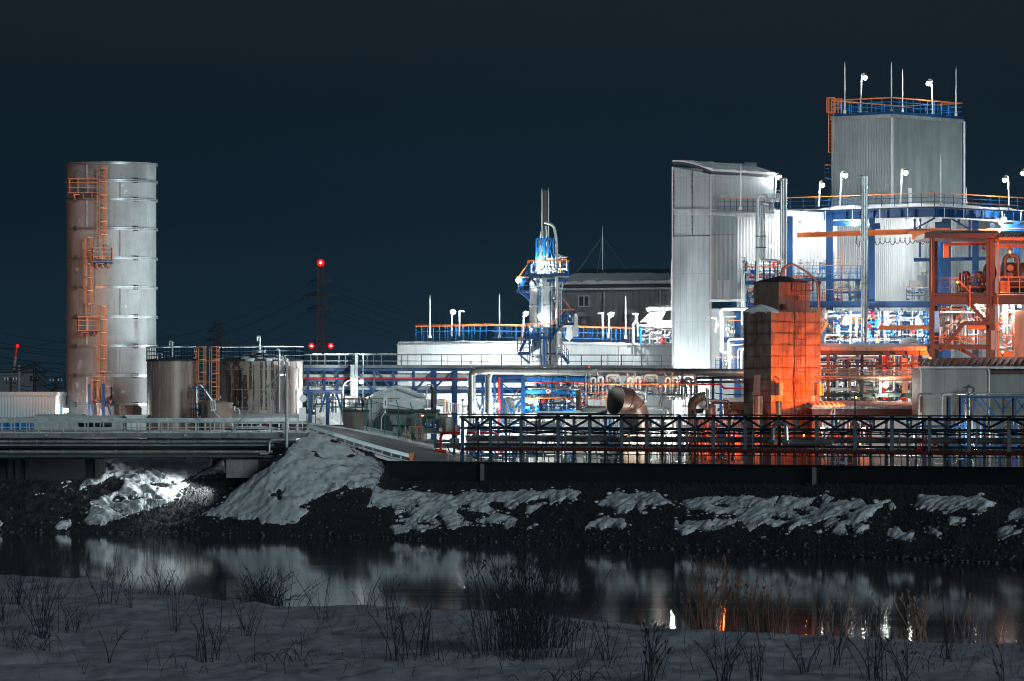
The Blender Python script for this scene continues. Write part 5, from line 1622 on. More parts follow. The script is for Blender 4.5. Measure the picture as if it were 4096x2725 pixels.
lettering(t, '立入禁止', 1764.5, 1613, 7.6, 379.55, 'signr')
for y_ in (1600, 1623):
    m = M(); 
    for i in range(6): m.pbox(1751 + i * 4.6, y_ - 1.6, 1754 + i * 4.6, y_ + 1.6, 379.55, .03)
    m.build('small_print', MT['ink'], t)
m = M(); m.tube(fillet(pp(381, (1732, 1632), (1732, 1560), (1728, 1548)), .1), .16, 12)
tag(m.build('stub_chimney', MT['black']), 'short round black stub chimney beside the orange framed sign', 'chimney')
t = thing('roof_hatch_frame', 'thin rectangular pipe frame standing left of the black stub chimney', 'frame', P(1718, 1640, 380.8))
m = M(); m.tube(fillet(pp(380.8, (1708, 1640), (1708, 1538), (1732, 1538), (1732, 1550)), .1), .04, 8); m.build('hoop', MT['galv'], t)
t = thing('notice_post', 'small white double plate on a crooked pole inside the green fence', 'sign', P(1530, 1725, 379))
m = M(); m.tube(pp(379, (1525, 1725), (1526, 1670), (1541, 1645), (1541, 1630)), .045, 8); m.build('pole', MT['galv'], t)
m = M(); m.pbox(1533, 1590, 1550, 1634, 378.9, .05); m.build('plate', MT['signw'], t)
m = M(); m.pbox(1540, 1602, 1543, 1622, 378.87, .02); m.build('mark', MT['ink'], t)
m = M(); m.pbox(1757, 1712, 1768, 1726, 378.6, .04)
t = tag(m.build('fire_notice', MT['signw']), 'small white fire notice plate hung low on the green fence', 'sign')
t['_o'] = tuple(t.location); lettering(t, '火', 1762.5, 1717, 7, 378.57, 'signr')

# green chain link fences
def fence(label, pts, post_px, top_lean, mt='green', ch='chain', hh=1.9):
    t = thing('chain_link_fence', label, 'fence', pts[0], 'chain link fences')
    pl = [V(p) for p in pts]
    m = M(); vs = []
    for a, b in zip(pl[:-1], pl[1:]): m.add([a, b, b + V((0, 0, hh)), a + V((0, 0, hh))], [(0, 1, 2, 3)])
    m.build('chain_link', MT[ch], t)
    m = M()
    for a, b in zip(pl[:-1], pl[1:]):
        m.bar(a + V((0, -.02, hh)), b + V((0, -.02, hh)), .05); m.bar(a + V((0, -.02, .1)), b + V((0, -.02, .1)), .04)
    m.build('rail', MT[mt], t)
    for a, b in zip(pl[:-1], pl[1:]):
        L = (b - a).length; n = max(1, round(L / post_px))
        for i in range(n + (1 if b is pl[-1] else 0)):
            p = a.lerp(b, i / n); m = M(); m.bar(p - V((0, 0, .4)), p + V((0, 0, hh)), .07); m.bar(p + V((0, 0, hh)), p + V((top_lean, -.15, hh + .5)), .06); m.build('post', MT[mt], t)
    return t


fence('green chain link fence with angled tops beside the squat tan tank', [P(1262, 1715, 380.5), P(1466, 1720, 380)], 1.6, .12, hh=1.72)
fence('green chain link fence with angled tops in front of the guard hut', [P(1484, 1722, 379.5), P(1760, 1775, 378.9)], 1.1, -.18, hh=2.2)
t = thing('gate_brace', 'leaning green fence struts with raised tips in front of the dark arch', 'fence strut', P(1600, 1740, 378.8))
for a_, b_ in (((1586, 1665), (1600, 1745)), ((1604, 1665), (1612, 1700)), ((1612, 1690), (1665, 1760)), ((1648, 1715), (1658, 1765)), ((1600, 1690), (1600, 1745))):
    m = M(); m.bar(P(*a_, 378.8), P(*b_, 378.8), .09); m.build('strut', MT['green'], t)
t = thing('pipe_barrier', 'orange and white pipe barrier in front of the guard hut', 'barrier', P(1665, 1760, 378.3))
for x_ in (1622, 1640, 1668, 1690): 
    m = M(); m.bar(P(x_, 1762, 378.3), P(x_, 1706, 378.3), .07); m.build('post', MT['yel'], t)
m = M(); m.bar(P(1636, 1707, 378.3), P(1695, 1707, 378.3), .07); m.build('rail', MT['yel'], t)
m = M(); m.bar(P(1660, 1736, 378.3), P(1694, 1736, 378.3), .05); m.build('rail', MT['black'], t)
t = thing('handrail', 'thin dark handrail along the yard roof edge behind the fence', 'handrail', P(1500, 1640, 381.8))
m = M(); railing(m, pp(381.8, (1325, 1650), (1470, 1650)), 1.0, 1.1, .022); railing(m, pp(382, (1375, 1634), (1598, 1630)), .7, 1.2, .022, (.5,)); m.build('railing', [MT['dark'], MT['rust']], t)
# picket wall right of the sign
t = thing('picket_fence', 'pale picket fence running back right of the orange framed sign', 'fence', P(1800, 1650, 381))
for i in range(18):
    m = M(); px_ = 1786 + i * 5.2; m.bar(P(px_, 1650, 381 + i * .25), P(px_, 1606 + i * 1.0, 381 + i * .25), .05); m.build('picket', MT['rust'] if i % 3 == 0 else MT['galv'], t)
m = M(); m.bar(P(1784, 1610, 381), P(1876, 1626, 385.4), .06); m.build('rail', MT['galv'], t)
# ================================================================ grey panelled tower (turned)
OE = V((XX(2843, 403), 403, 0))
EL, ER = onl(OE, UD, 2690), onl(OE, VD, 3095)
EM = onl(OE, VD, 2947)
t = thing('panelled_tower', 'tall grey panelled tower with a curved snow covered roof left of the blue decks', 'building', at(OE, 4.3))
zE, zL = ZZ(697, 403), ZZ(668, EL.y)
m = M()
m.quad(at(EL, 4.3), at(OE, 4.3), at(OE, zE), at(EL, zL))
bk = at(EL + VD * 2, 0)
m.quad(at(EL + VD * 4, 4.3), at(EL, 4.3), at(EL, zL), at(EL + VD * 4, zL))
m.build('wall', MT['clad'], t)
zd0 = ZZ(1200, EM.y)
m = M(); m.corr(OE + (VD * .02), EM, zd0, ZZ(862, 404), .17, .05); m.build('ribbed_wall', MT['corr'], t)
m = M(); m.quad(at(OE, ZZ(845, 403)), at(ER, ZZ(845, 403)), at(ER, zE), at(OE, zE)); m.quad(at(ER, ZZ(845, 403)), at(ER + UD * 4, ZZ(845, 403)), at(ER + UD * 4, zL), at(ER, zE)); m.build('upper_wall', MT['clad'], t)
m = M()
n_ = 12; A = []; B = []
for i in range(n_ + 1):
    f = i / n_; d_ = UD * ((EL - OE).length * 1.02 * f - .2); z_ = zE + .04 + (zL - zE + .12) * math.sin(min(1, f * 1.05) * PI / 2) * 1.05
    A.append(at(OE + d_ - VD * .15, z_)); B.append(at(ER + d_ + VD * .15, z_))
m.add(A + B + [p + V((0, 0, .2)) for p in A + B], [(i, i + 1, n_ + 2 + i, n_ + 1 + i) for i in range(n_)] + [(2 * n_ + 2 + i, 3 * n_ + 3 + i, 3 * n_ + 4 + i, 2 * n_ + 3 + i) for i in range(n_)]
      + [(i, 2 * n_ + 2 + i, 2 * n_ + 3 + i, i + 1) for i in range(n_)] + [(n_ + 1 + i, n_ + 2 + i, 3 * n_ + 4 + i, 3 * n_ + 3 + i) for i in range(n_)] + [(0, n_ + 1, 3 * n_ + 3, 2 * n_ + 2), (n_, 3 * n_ + 2, 4 * n_ + 3, 2 * n_ + 1)])
m.build('roof', MT['roof_dk'], t)
m = M(); k = 40
for i in range(k):
    f0, f1 = (i + .08) / k, (i + .95) / k
    for j in range(n_):
        q = [A[j].lerp(B[j], f0), A[j].lerp(B[j], f1), A[j + 1].lerp(B[j + 1], f1), A[j + 1].lerp(B[j + 1], f0)]
        h = .12 + .12 * float(vnoise(i, j, .6, 81)) + (.07 if j == 0 else 0)
        m.hexa([p + V((0, 0, .2)) for p in q] + [p + V((0, 0, .2 + h)) for p in q])
m.build('roof_snow', MT['snow'], t)
for a, b, w in ((EL, OE, .30), (OE, ER, .2)):
    m = M(); y0 = 850
    m.bar(at(a, ZZ(838, a.y)) - V((0, .06, 0)), at(b, ZZ(838 + (8 if b is ER else 0), 403)) - V((0, .06, 0)), .12, .10)
    m.bar(at(a, ZZ(850, a.y)) - V((0, .04, 0)), at(b, ZZ(852, 403)) - V((0, .04, 0)), .06, .42); m.build('band', MT['galv'], t)
for px_ in (2694, 2768, 2840):
    w = onl(OE, UD, px_) - V((0, .07, 0)); m = M(); m.tube([at(w, ZZ(945, 404)), at(w, ZZ(690 if px_ > 2800 else 678, 404))], .025, 6)
    for y_ in range(700, 940, 24): m.tube([at(w + V((-.06, 0, 0)), ZZ(y_, 404)), at(w + V((.06, 0, 0)), ZZ(y_, 404))], .035, 6)
    m.build('conduit', MT['dark'], t)
m = M(); m.bar(at(EL, ZZ(943, 404)) - V((0, .05, 0)), at(OE, ZZ(943, 403)) - V((0, .05, 0)), .03, .05); m.bar(at(OE, ZZ(940, 403)) - V((0, .05, 0)), at(EM, ZZ(938, 405)) - V((0, .05, 0)), .03, .05); m.build('cable_run', MT['dark'], t)
for a in (2843, 2690):
    w = onl(OE, UD, a); m = M(); m.bar(at(w, 4.3) - V((0, .03, 0)), at(w, (zE if a > 2800 else zL)) - V((0, .03, 0)), .12); m.build('corner_trim', MT['clad_pl'], t)
m = M(); p0, p1 = onl(OE, VD, 2868) - V((0, .10, 0)), onl(OE, VD, 2915) - V((0, .10, 0))
m.prism([at(p0, ZZ(1195, 404)), at(p1, ZZ(1195, 404)), at(p1, ZZ(1120, 404)), at(p0, ZZ(1120, 404))], (.05, .06, 0)); d = m.build('door', MT['clad_pl'], t)
m = M(); pm = (p0 + p1) / 2 - V((0, .03, 0)); m.bar(at(pm, ZZ(1195, 404)), at(pm, ZZ(1120, 404)), .04); m.build('door_gap', MT['dark'], d)
m = M(); m.bar(at(OE, ZZ(1203, 403)) - V((0, .1, 0)), at(onl(OE, VD, 2962), ZZ(1200, 405)) - V((0, .1, 0)), .4, .22); m.build('sill_band', MT['galv'], t)
m = M(); w = onl(OE, VD, 2895) - V((0, .25, 0)); m.box(at(w, ZZ(797, 404)) - V((.3, .2, 0)), at(w, ZZ(780, 404)) + V((.3, .3, 0))); m.build('vent_hood', MT['galv'], t)
m = M(); c = at(ER + UD * 1.5 - VD * 1.2, zE + .75); m.tube([c - V((.5, 0, 0)), c + V((.5, 0, 0))], .55, 20); m.build('round_ventilator', MT['corr'], t)
w = onl(OE, VD, 2963) - V((0, .25, 0)); 
rod('lightning rod on the snowy curved roof of the grey tower', 2963, 655, 838, 402)
m = M(); m.tube(pp(402.5, (2686, 1300), (2686, 1060), (2686, 1040)), [.05, .045, .01], 6); tag(m.build('lightning_rod', MT['white']), 'lightning rod hugging the left edge of the grey panelled tower', 'lightning rod', 'lightning rods')

t = thing('tower_railing', 'blue and orange railing along the ledge of the grey tower below its upper wall', 'railing', at(OE, ZZ(845, 403)))
m = M(); nn2 = V((VD.y, -VD.x, 0)); railing(m, [at(OE + nn2 * .5 + VD * .3, ZZ(846, 403)), at(onl(OE + nn2 * .5, VD, 2946), ZZ(846, 404)), at(onl(OE + nn2 * .5, VD, 3100), ZZ(838, 405))], 1.1, .8, .026); m.build('railing', [MT['blue'], MT['orange']], t)
m = M(); m.prism([at(OE, ZZ(849, 403)), at(OE + nn2 * .6, ZZ(849, 403)), at(onl(OE + nn2 * .6, VD, 3100), ZZ(845, 405)), at(onl(OE, VD, 3100), ZZ(845, 405))], (0, 0, .08)); m.build('ledge', MT['galv_dk'], t)
# ================================================================ main works: roof deck on blue frame
OD = V((XX(3740, 411), 411, 0)); zD = ZZ(826, 411)
DL, DR = onl(OD, UD, 2958), onl(OD, VD, 4420)
t = thing('process_structure', 'huge blue steel frame carrying a snowy roof deck over the lit works', 'steel frame', at(OD, 4.3))
m = M(); fp = [DL, OD, DR, DR + UD * 24, DL + VD * 16]
m.prism([at(p, zD - .10) for p in fp], (0, 0, .10)); m.build('roof_deck', MT['dark'], t)
m = M()
for a, b in ((DL, OD), (OD, DR)):
    L_ = (b - a).length; n_ = int(L_ / .6); d = (b - a).normalized(); inn = V((-d.y, d.x, 0))
    for i in range(n_):
        p, q = a.lerp(b, i / n_), a.lerp(b, (i + 1) / n_); h0, h1 = [.22 + .35 * float(vnoise(w.x, w.y, .5, 91)) + .12 * float(vnoise(w.x, w.y, 1.6, 92)) for w in (p, q)]
        m.hexa([at(p + inn * .25, zD), at(q + inn * .25, zD), at(q + inn * 7, zD), at(p + inn * 7, zD), at(p + inn * .5, zD + h0), at(q + inn * .5, zD + h1), at(q + inn * 7, zD + h1 + .1), at(p + inn * 7, zD + h0 + .1)])
m.build('deck_snow', MT['snow'], t)
for a, b in ((DL, OD), (OD, DR)):
    m = M(); m.ibeam(at(a, zD - .5), at(b, zD - .5), .5, .78)
    L_ = (b - a).length
    for i in range(int(L_ / 1.4)): 
        w = a.lerp(b, i * 1.4 / L_); dd = (b - a).normalized(); nn_ = V((dd.y, -dd.x, 0)); m.bar(at(w, zD - .14) + nn_ * .14, at(w, zD - .86) + nn_ * .14, .05, .2)
    m.build('edge_beam', MT['blue'], t)
    m = M(); nrm = V(((b - a).normalized().y, -(b - a).normalized().x, 0)) * .35
    m.tube([at(a + nrm, zD - .92), at(b + nrm, zD - .92)], .06, 8)
    for i in range(int(L_ / 2.8)): w = a.lerp(b, (i + .3) * 2.8 / L_) + nrm; m.bar(at(w, zD - .1), at(w, zD - .92), .06)
    m.build('gutter_pipe', MT['white'], t)
m = M(); railing(m, [at(DL + (VD + UD) * .1, zD), at(OD + (VD + UD) * .1, zD), at(DR, zD)], 1.12, 1.35, .03, (.36, .7), .04); m.build('railing', [MT['blue'], MT['orange']], t)
m = M(); railing(m, [at(DR + UD * 9 - VD * 14, zD), at(DR + UD * 9, zD)], 1.1, 1.4, .03, (.36, .7), .04); m.build('railing', [MT['blue'], MT['orange']], t)
for px_, Yc, w in ((3158, 409, .5), (3318, 415, .55), (3486, 413, .52), (3785, 412.5, .72), (3902, 417, .5), (4068, 419, .5), (3760, 424, .4), (3968, 424, .4)):
    m = M(); zt = ZZ(868, Yc) if px_ > 3100 else ZZ(890, Yc); m.ibeam(P(px_, 1880, Yc), V((XX(px_, Yc), Yc, zD - .9)), w, w)
    for i in range(12): m.box(V((XX(px_, Yc) - w / 2, Yc - .06, 6 + i * 1.55)), V((XX(px_, Yc) + w / 2, Yc + .06, 6.06 + i * 1.55)))
    m.build('column', MT['blue'], t)
for a, b, Yc, w, h in (((2925, 1218), (3735, 1218), 412.5, .4, .52), ((2925, 1228), (2990, 1228), 410, .4, .8), ((3330, 895), (3460, 893), 417, .3, .4), ((3480, 905), (3520, 905), 412, .4, .5), ((3740, 900), (3800, 900), 412, .5, .5),
                       ((3655, 1040), (3965, 1034), 418, .3, .3), ((4005, 912), (4100, 912), 418, .4, .6), ((2968, 1360), (3010, 1360), 408, .3, .5)):
    m = M(); m.ibeam(P(*a, Yc), P(*b, Yc), w, h); m.build('beam', MT['blue'], t)
for a, b in (((3662, 915), (3740, 872)), ((3800, 872), (3880, 918)), ((3500, 1215), (3545, 1290)), ((3300, 1330), (3240, 1260)), ((3560, 1300), (3610, 1235))):
    m = M(); m.bar(P(*a, 413.5), P(*b, 413.5), .14); m.build('brace', MT['blue'], t)
for px_, ya, yb_ in ((3680, 868, 1030), (3658, 868, 920), (3835, 868, 900), (3878, 868, 1030)):
    m = M(); m.bar(P(px_, ya, 415), P(px_, yb_, 415), .18); m.build('hanger', MT['blue'], t)

# lit walls below the deck
t = thing('ribbed_hall', 'brightly lit white ribbed walls of the process hall under the blue roof deck', 'building', P(3600, 1860, 424))
WA = V((XX(2947, 409), 409, 0)); WB = onl(WA, VD, 3345)
OHc = V((XX(3612, 423), 423, 0)); HL, HR = onl(OHc, UD, 3330), onl(OHc, VD, 4500)
m = M(); m.corr(WA, WB, 4.3, zD - .2, .2, .06); m.build('wall', MT['corr_wh'], t)
m = M(); m.corr(HL, OHc, 4.3, zD - .2, .2, .06); m.build('wall', MT['corr_wh'], t)
m = M(); m.corr(OHc, HR, 4.3, zD - .2, .2, .06); m.build('wall', MT['corr_wh'], t)
m = M(); w0, w1 = onl(OHc, VD, 3668) - V((0, .12, 0)), onl(OHc, VD, 3702) - V((0, .12, 0))
m.prism([at(w0, ZZ(1200, 424)), at(w1, ZZ(1200, 424)), at(w1, ZZ(1100, 424)), at(w0, ZZ(1100, 424))], (.05, .05, 0)); m.build('door', MT['clad_pl'], t)
m = M(); m.pbox(2830, 1235, 3060, 1700, 412, .3); m.build('lower_wall', MT['clad_pl'], t)

# ================================================================ tall ribbed block on top
OT = V((XX(3568, 420), 420, 0)); TL, TR = onl(OT, UD, 3326), onl(OT, VD, 3848); zT = ZZ(456, 420)
t = thing('ribbed_block', 'tall grey ribbed block with blue and orange roof railing rising above everything', 'building', at(OT, zD))
m = M(); m.corr(TL, OT, zD, zT, .165, .055); m.corr(OT, TR, zD, zT, .165, .055)
back = TL + (TR - OT)
m.corr(TR, back, zD, zT, .3, .05); m.corr(back, TL, zD, zT, .3, .05); m.build('wall', MT['corr'], t)
m = M(); o_ = (VD + UD) * -.12
m.prism([at(p, zT) for p in (OT + o_, TR + VD * .15 - UD * .1, back, TL + UD * .15 - VD * .1)], (0, 0, .22)); m.build('roof', MT['blue'], t)
m = M()
for a, b in ((TL, OT), (OT, TR)): 
    d = (b - a).normalized(); nrm = V((d.y, -d.x, 0)) * .1; m.bar(at(a + nrm, zT - .16), at(b + nrm, zT - .16), .16, .3)
m.build('fascia', MT['galv'], t)
m = M(); m.bar(at(OT, zD) - V((0, .05, 0)), at(OT, zT - .3) - V((0, .05, 0)), .2); m.build('corner_trim', MT['clad_pl'], t)
m = M(); w = TR + V((.18, -.1, 0)); m.tube([at(w, zD), at(w, zT - .2)], .10, 8); m.build('downpipe', MT['white'], t)
m = M(); z_ = zT + .22
railing(m, [at(p, z_) for p in (TL, OT, TR)], 1.15, 1.05, .032, (.36, .7), .05); railing(m, [at(p, z_) for p in (TR, back, TL)], 1.15, 1.3, .032, (.36, .7), .05); m.build('railing', [MT['blue_lt'], MT['orange']], t)
m = M(); x_ = XX(3322, 422); cage_ladder(m, x_ + .1, 423, ZZ(610, 423), ZZ(393, 423), .4, ZZ(450, 423)); m.build('ladder', MT['orange'], t)
m = M(); railing(m, [P(3326, 456, 422.5), P(3366, 452, 421.2)], 1.2, .5, .04, (.4, .7)); m.build('gate_rail', [MT['orange'], MT['orange']], t)
m = M(); Yl = 424.5; a, b = XX(3302, Yl), XX(3326, Yl)
m.box((a, Yl, ZZ(718, Yl)), (b, Yl + 1.2, ZZ(710, Yl))); m.build('side_platform', MT['blue'], t)
m = M(); railing(m, [(b, Yl, ZZ(710, Yl)), (a, Yl, ZZ(710, Yl)), (a, Yl + 1.2, ZZ(710, Yl))], 1.05, .4, .03); m.build('side_railing', [MT['blue'], MT['orange']], t)
m = M(); w = onl(OT, VD, 3632) - V((0, .1, 0)); w2 = onl(OT, VD, 3645) - V((0, .1, 0)); m.prism([at(w, zD), at(w2, zD), at(w2, zD + 2), at(w, zD + 2)], (.05, .05, 0)); m.build('door', MT['white'], t)
Yr = 422
rod('lightning rod at the left corner of the ribbed block roof', 3379, 248, 452, Yr, 'lightning rods')
rod('tallest lightning rod, at the front corner of the ribbed block roof', 3566, 248, 448, 421, 'lightning rods')
rod('shorter lightning rod just right of the front corner of the ribbed block roof', 3610, 276, 450, 424, 'lightning rods')
rod('lightning rod at the right end of the ribbed block roof', 3824, 266, 462, 426, 'lightning rods')
rod('dark lightning rod standing in front of the right face of the ribbed block', 3763, 612, 820, 412, 'lightning rods')
rod('short lightning rod on the roof deck right of the ribbed block', 3865, 750, 815, 424, 'lightning rods')
lamp_post('unlit lamp post on the ribbed block roof near its left corner', 3460, 308, 3442, 450, 422.5, True, 130)
lamp_post('lit lamp post on the ribbed block roof near its right end', 3714, 331, 3731, 456, 423.5, True, 420)
for o in bpy.data.objects:
    if o.get('label', '').startswith('unlit lamp post on the ribbed'): o['label'] = 'dimly lit lamp post on the ribbed block roof near its left corner'
lamp_post('lit lamp post on the roof deck left of the ribbed block', 3289, 738, 3276, 826, 416, True, 420)
lamp_post('lit lamp post in front of the left face of the ribbed block', 3381, 699, 3360, 824, 414.5, True, 240)
lamp_post('lit lamp post in front of the right face of the ribbed block', 3622, 688, 3602, 820, 413.3, True, 260)
lamp_post('lit lamp post at the far right end of the roof deck railing', 4019, 717, 4037, 822, 417, True, 480)
lamp_post('lit lamp post cut by the right picture edge', 4092, 691, 4112, 826, 424, True, 420)
lamp_post('lit lamp post beside the curved roof of the grey tower', 3116, 707, 3100, 800, 409.5, True, 200)

# roof deck things: white pipe bends, stacks
t = thing('white_pipes', 'bundle of white pipes bent over the deck edge right of the grey tower', 'pipes', P(3045, 1120, 404))
for k, (x_, yb_, yt, xr_) in enumerate(((3030, 1130, 782, 3068), (3041, 1040, 812, 3080), (3049, 1040, 814, 3086), (3057, 1042, 812, 3094))):
    m = M(); Yq = 404.2 + .15 * k
    pts = [(x_, yb_), (x_, yt), (xr_, yt), (xr_, yt + 26)]
    if k: pts = [(x_ + 60, yb_), (x_ + 8, yb_)] + [(x_, yb_ - 4)] + pts[1:]
    m.tube(fillet(pp(Yq, *pts), .3), .13 if k == 0 else .075, 10); m.build('pipe', MT['white' if k == 0 else 'galv'], t)
m = M(); m.bar(P(3022, 945, 404), P(3066, 945, 404), .08); m.bar(P(3022, 990, 404), P(3066, 990, 404), .08); m.build('clamp', MT['dark'], t)
m = M()
for i in range(4): valve(m, P(3085 + i * 12, 800 - (i % 2) * 14, 405.5), .2)
m.build('valve', MT['white'], t)
for lab, xs_, yt, yb_, Yq in (('cluster of three tall silver exhaust stacks before the blue frame', (3449, 3457, 3466), 706, 1368, 404), ('pair of tall silver pipes with hooked tops left of the roof deck lamp', (3125, 3134, 3144), 716, 1072, 402)):
    t = thing('exhaust_stack', lab, 'exhaust stack', P(xs_[1], yb_, Yq))
    for k, x_ in enumerate(xs_):
        m = M(); m.tube(fillet(pp(Yq - .15 * (k % 2), (x_, yb_), (x_, yt + k * 3 % 5), (x_ - 5, yt - 2), (x_ - 8, yt + 6)), .12), .105, 10)
        for y_ in range(yt + 60, yb_, 75): m.tube(pp(Yq - .15 * (k % 2), (x_, y_), (x_, y_ + 3)), .118, 10)
        m.build('stack_pipe', MT['steel'], t)

# crane
t = thing('crane_beam', 'long orange crane beam with a hoist under the roof deck', 'crane', P(3500, 935, 410))
m = M(); m.ibeam(P(3188, 941, 411.5), P(3800, 922, 410), .35, .42); m.build('beam', MT['orange'], t)
m = M(); m.pbox(3632, 925, 3716, 936, 409.5, 1); m.pbox(3650, 936, 3700, 958, 409.6, .8); m.pbox(3258, 925, 3282, 934, 411, .5); m.build('hoist', MT['orange'], t)
m = M(); 
for i in range(11):
    x0 = 3500 + i * 20; y0 = 953 - i * .4
    c = [P(x0 + 10 - 11 * math.cos(a_), y0 + (28 - (i % 3) * 4) * math.sin(a_), 410.5) for a_ in [PI * j / 8 for j in range(9)]]; m.tube(c, .035, 6, False)
m.tube(pp(410.5, (3428, 945), (3424, 970), (3436, 990), (3440, 965)), .05, 6); m.build('festoon_cable', MT['black'], t)
t = thing('crane_beam', 'orange crane rail farther right above the brown steel roof', 'crane', P(3900, 915, 418))
m = M(); m.ibeam(P(3800, 925, 418), P(4110, 921, 418), .3, .3); m.build('beam', MT['orange'], t)

# ceiling floods
for k, (x_, y_, Yq, pw) in enumerate(((3200, 899, 412.6, 560), (4003, 889, 417, 1300), (4017, 878, 418, 700), (3420, 885, 417, 2200), (3640, 884, 417.5, 1600))):
    t = thing('ceiling_flood', ['glaring flood lamp under the deck at the left end of the crane beam', 'left one of two flood lamps under the deck near the right edge', 'right one of two flood lamps under the deck near the right edge',
                                'flood lamp under the deck behind the triple exhaust stacks', 'flood lamp under the deck above the hall corner'][k], 'lamp', P(x_, y_ - 12, Yq), 'flood lamps under the roof deck')
    m = M(); m.bar(P(x_, y_ - 22, Yq), P(x_, y_, Yq), .06); m.lathe(P(x_, y_ - 4, Yq), [(.05, .2), (.25, .05), (.26, 0), (.05, .1)], 12); m.build('lamp_hood', MT['galv'], t)
    m = M(); m.sphere(P(x_, y_ + 1, Yq), .19, 12, 8); m.build('bulb', MT['lit'], t)
    point_light('flood_light', P(x_, y_ + 14, Yq) + V((0, -.15, 0)), pw, (.93, .99, 1), .25, t)

# equipment platforms under the deck
t = thing('valve_platform', 'blue valve platform with white piping right of the grey tower', 'platform', P(3060, 1215, 408))
for yf, x0, x1 in ((1122, 2975, 3140), (1212, 2990, 3120)):
    m = M(); m.box(P(x0, yf + 16, 407), V((XX(x1, 407), 410, ZZ(yf, 407)))); m.build('platform_floor', MT['blue'], t)
    m = M(); a, b = P(x0, yf, 407), P(x1, yf, 407); railing(m, [a, b], 1.15, .8, .03); m.build('railing', [MT['blue'], MT['orange']], t)
for x_ in (2982, 3022, 3055, 3080, 3110):
    m = M(); m.bar(P(x_, 1120, 407.2), P(x_, 1045, 407.2), .12); m.build('post', MT['blue'], t)
pipework(t, 2978, 3135, 1046, 1120, 407.3, 409.5, 20, ['white', 'white', 'galv', 'steel', 'blue_lt', 'red'], 77, .035, .09, 8)
pipework(t, 2978, 3120, 1130, 1212, 407.3, 409.5, 12, ['white', 'galv', 'steel', 'blue_lt', 'red'], 78, .035, .09, 6)
t = thing('white_pipes', 'square loops of white piping in the lit gap right of the grey tower foot', 'pipes', P(2920, 1500, 407))
for pts, r, mt_ in ((((2888, 1400), (2885, 1238), (2990, 1236)), .14, 'white'), (((2884, 1360), (2884, 1410), (2912, 1412)), .12, 'white'), (((2893, 1330), (2893, 1268), (2945, 1266)), .07, 'galv'), (((2862, 1330), (2866, 1272), (2842, 1272)), .10, 'galv'),
                     (((2914, 1520), (2914, 1358), (2975, 1356)), .09, 'white'), (((2922, 1520), (2922, 1380), (2975, 1379)), .07, 'galv'), (((2966, 1520), (2966, 1400), (2980, 1394)), .09, 'white'), (((2952, 1520), (2952, 1396), (2975, 1390)), .05, 'galv'),
                     (((2911, 1345), (2911, 1320), (2935, 1318)), .07, 'galv'), (((2968, 1300), (2968, 1080), (2980, 1075)), .08, 'white'), (((2976, 1240), (2976, 1090), (3000, 1085)), .06, 'white'), (((2980, 1330), (2980, 1140)), .06, 'galv')):
    m = M(); m.tube(fillet(pp(406.5, *pts), .22), r, 10); m.build('pipe', MT[mt_], t)
for i, (x_, y_) in enumerate(((2905, 1320), (2916, 1315), (2900, 1445), (2904, 1460), (2930, 1325))):
    m = M(); valve(m, P(x_, y_, 406.3), .15); m.build('valve', MT['jack_dk'], t)
m = M(); a, b = P(2862, 1478, 406.8), P(2975, 1478, 406.8); railing(m, [a, b], 1.0, .5, .025); railing(m, [a + V((1, .5, 3.0)), b + V((0, .5, 3.0))], 1.0, .5, .025); m.build('railing', [MT['blue'], MT['orange']], t)
for x_ in (2950, 2883): 
    m = M(); m.ibeam(P(x_, 1880, 408), P(x_, 1245 if x_ > 2900 else 1410, 408), .5 if x_ > 2900 else .2, .4); m.build('column', MT['blue'], t)
m = M(); m.bar(P(2888, 1360, 407.5), P(2975, 1360, 407.5), .3, .42); m.build('beam', MT['blue'], t)
for lx, ly, Yq, pw in ((2870, 1300, 405, 500), (2925, 1430, 405, 400), (3090, 985, 408, 260)):
    m = M(); m.sphere(P(lx, ly, Yq + .2), .10, 10, 8); m.build('flood_lamp', MT['lit'], t)
    point_light('flood_light', P(lx, ly, Yq - .2), pw, (.93, .99, 1), .2, t)

t = thing('process_skid', 'cluster of white towers, braces and orange ladder in front of the lit hall wall', 'machinery', P(3270, 1215, 416))
m = M(); 
for a_, b_ in (((3245, 1110), (3245, 1035)), ((3300, 1110), (3300, 1035)), ((3245, 1035), (3300, 1035)), ((3245, 1037), (3262, 1110)), ((3300, 1037), (3280, 1110)), ((3264, 1110), (3272, 1037))): m.bar(P(*a_, 415.5), P(*b_, 415.5), .10)
m.build('white_frame', MT['white'], t)
m = M(); cage_ladder(m, XX(3352, 415), 415, ZZ(1215, 415), ZZ(1005, 415), .7, None); m.build('ladder', MT['orange'], t)
for yf in (1115, 1212):
    m = M(); m.box(P(3175, yf + 8, 414.5), V((XX(3480, 414.5), 416.5, ZZ(yf, 414.5)))); m.build('platform_floor', MT['blue'], t)
    m = M(); railing(m, [P(3175, yf, 414.6), P(3480, yf, 414.6)], 1.1, .8, .028); m.build('railing', [MT['blue_lt'], MT['orange']], t)
pipework(t, 3175, 3330, 1040, 1112, 415.5, 417.5, 14, ['white', 'galv', 'white', 'steel', 'jack_dk'], 81, .035, .09, 8)
pipework(t, 3335, 3480, 1085, 1212, 415.5, 417.5, 14, ['white', 'galv', 'white', 'blue_lt', 'steel'], 82, .035, .09, 6)
m = M(); stairs(m, P(3250, 1290, 414), P(3300, 1216, 414), .8); m.build('stair', [MT['orange'], MT['orange']], t)
for a_, b_ in (((3430, 1110), (3432, 990)), ((3405, 1215), (3395, 1105)), ((3420, 1215), (3412, 1105))):
    m = M(); m.bar(P(*a_, 415), P(*b_, 415), .07); m.build('prop', MT['jack_dk'], t)
t = thing('control_panel', 'dark control cabinet on a railed landing beside the hall door', 'cabinet', P(3650, 1200, 421))
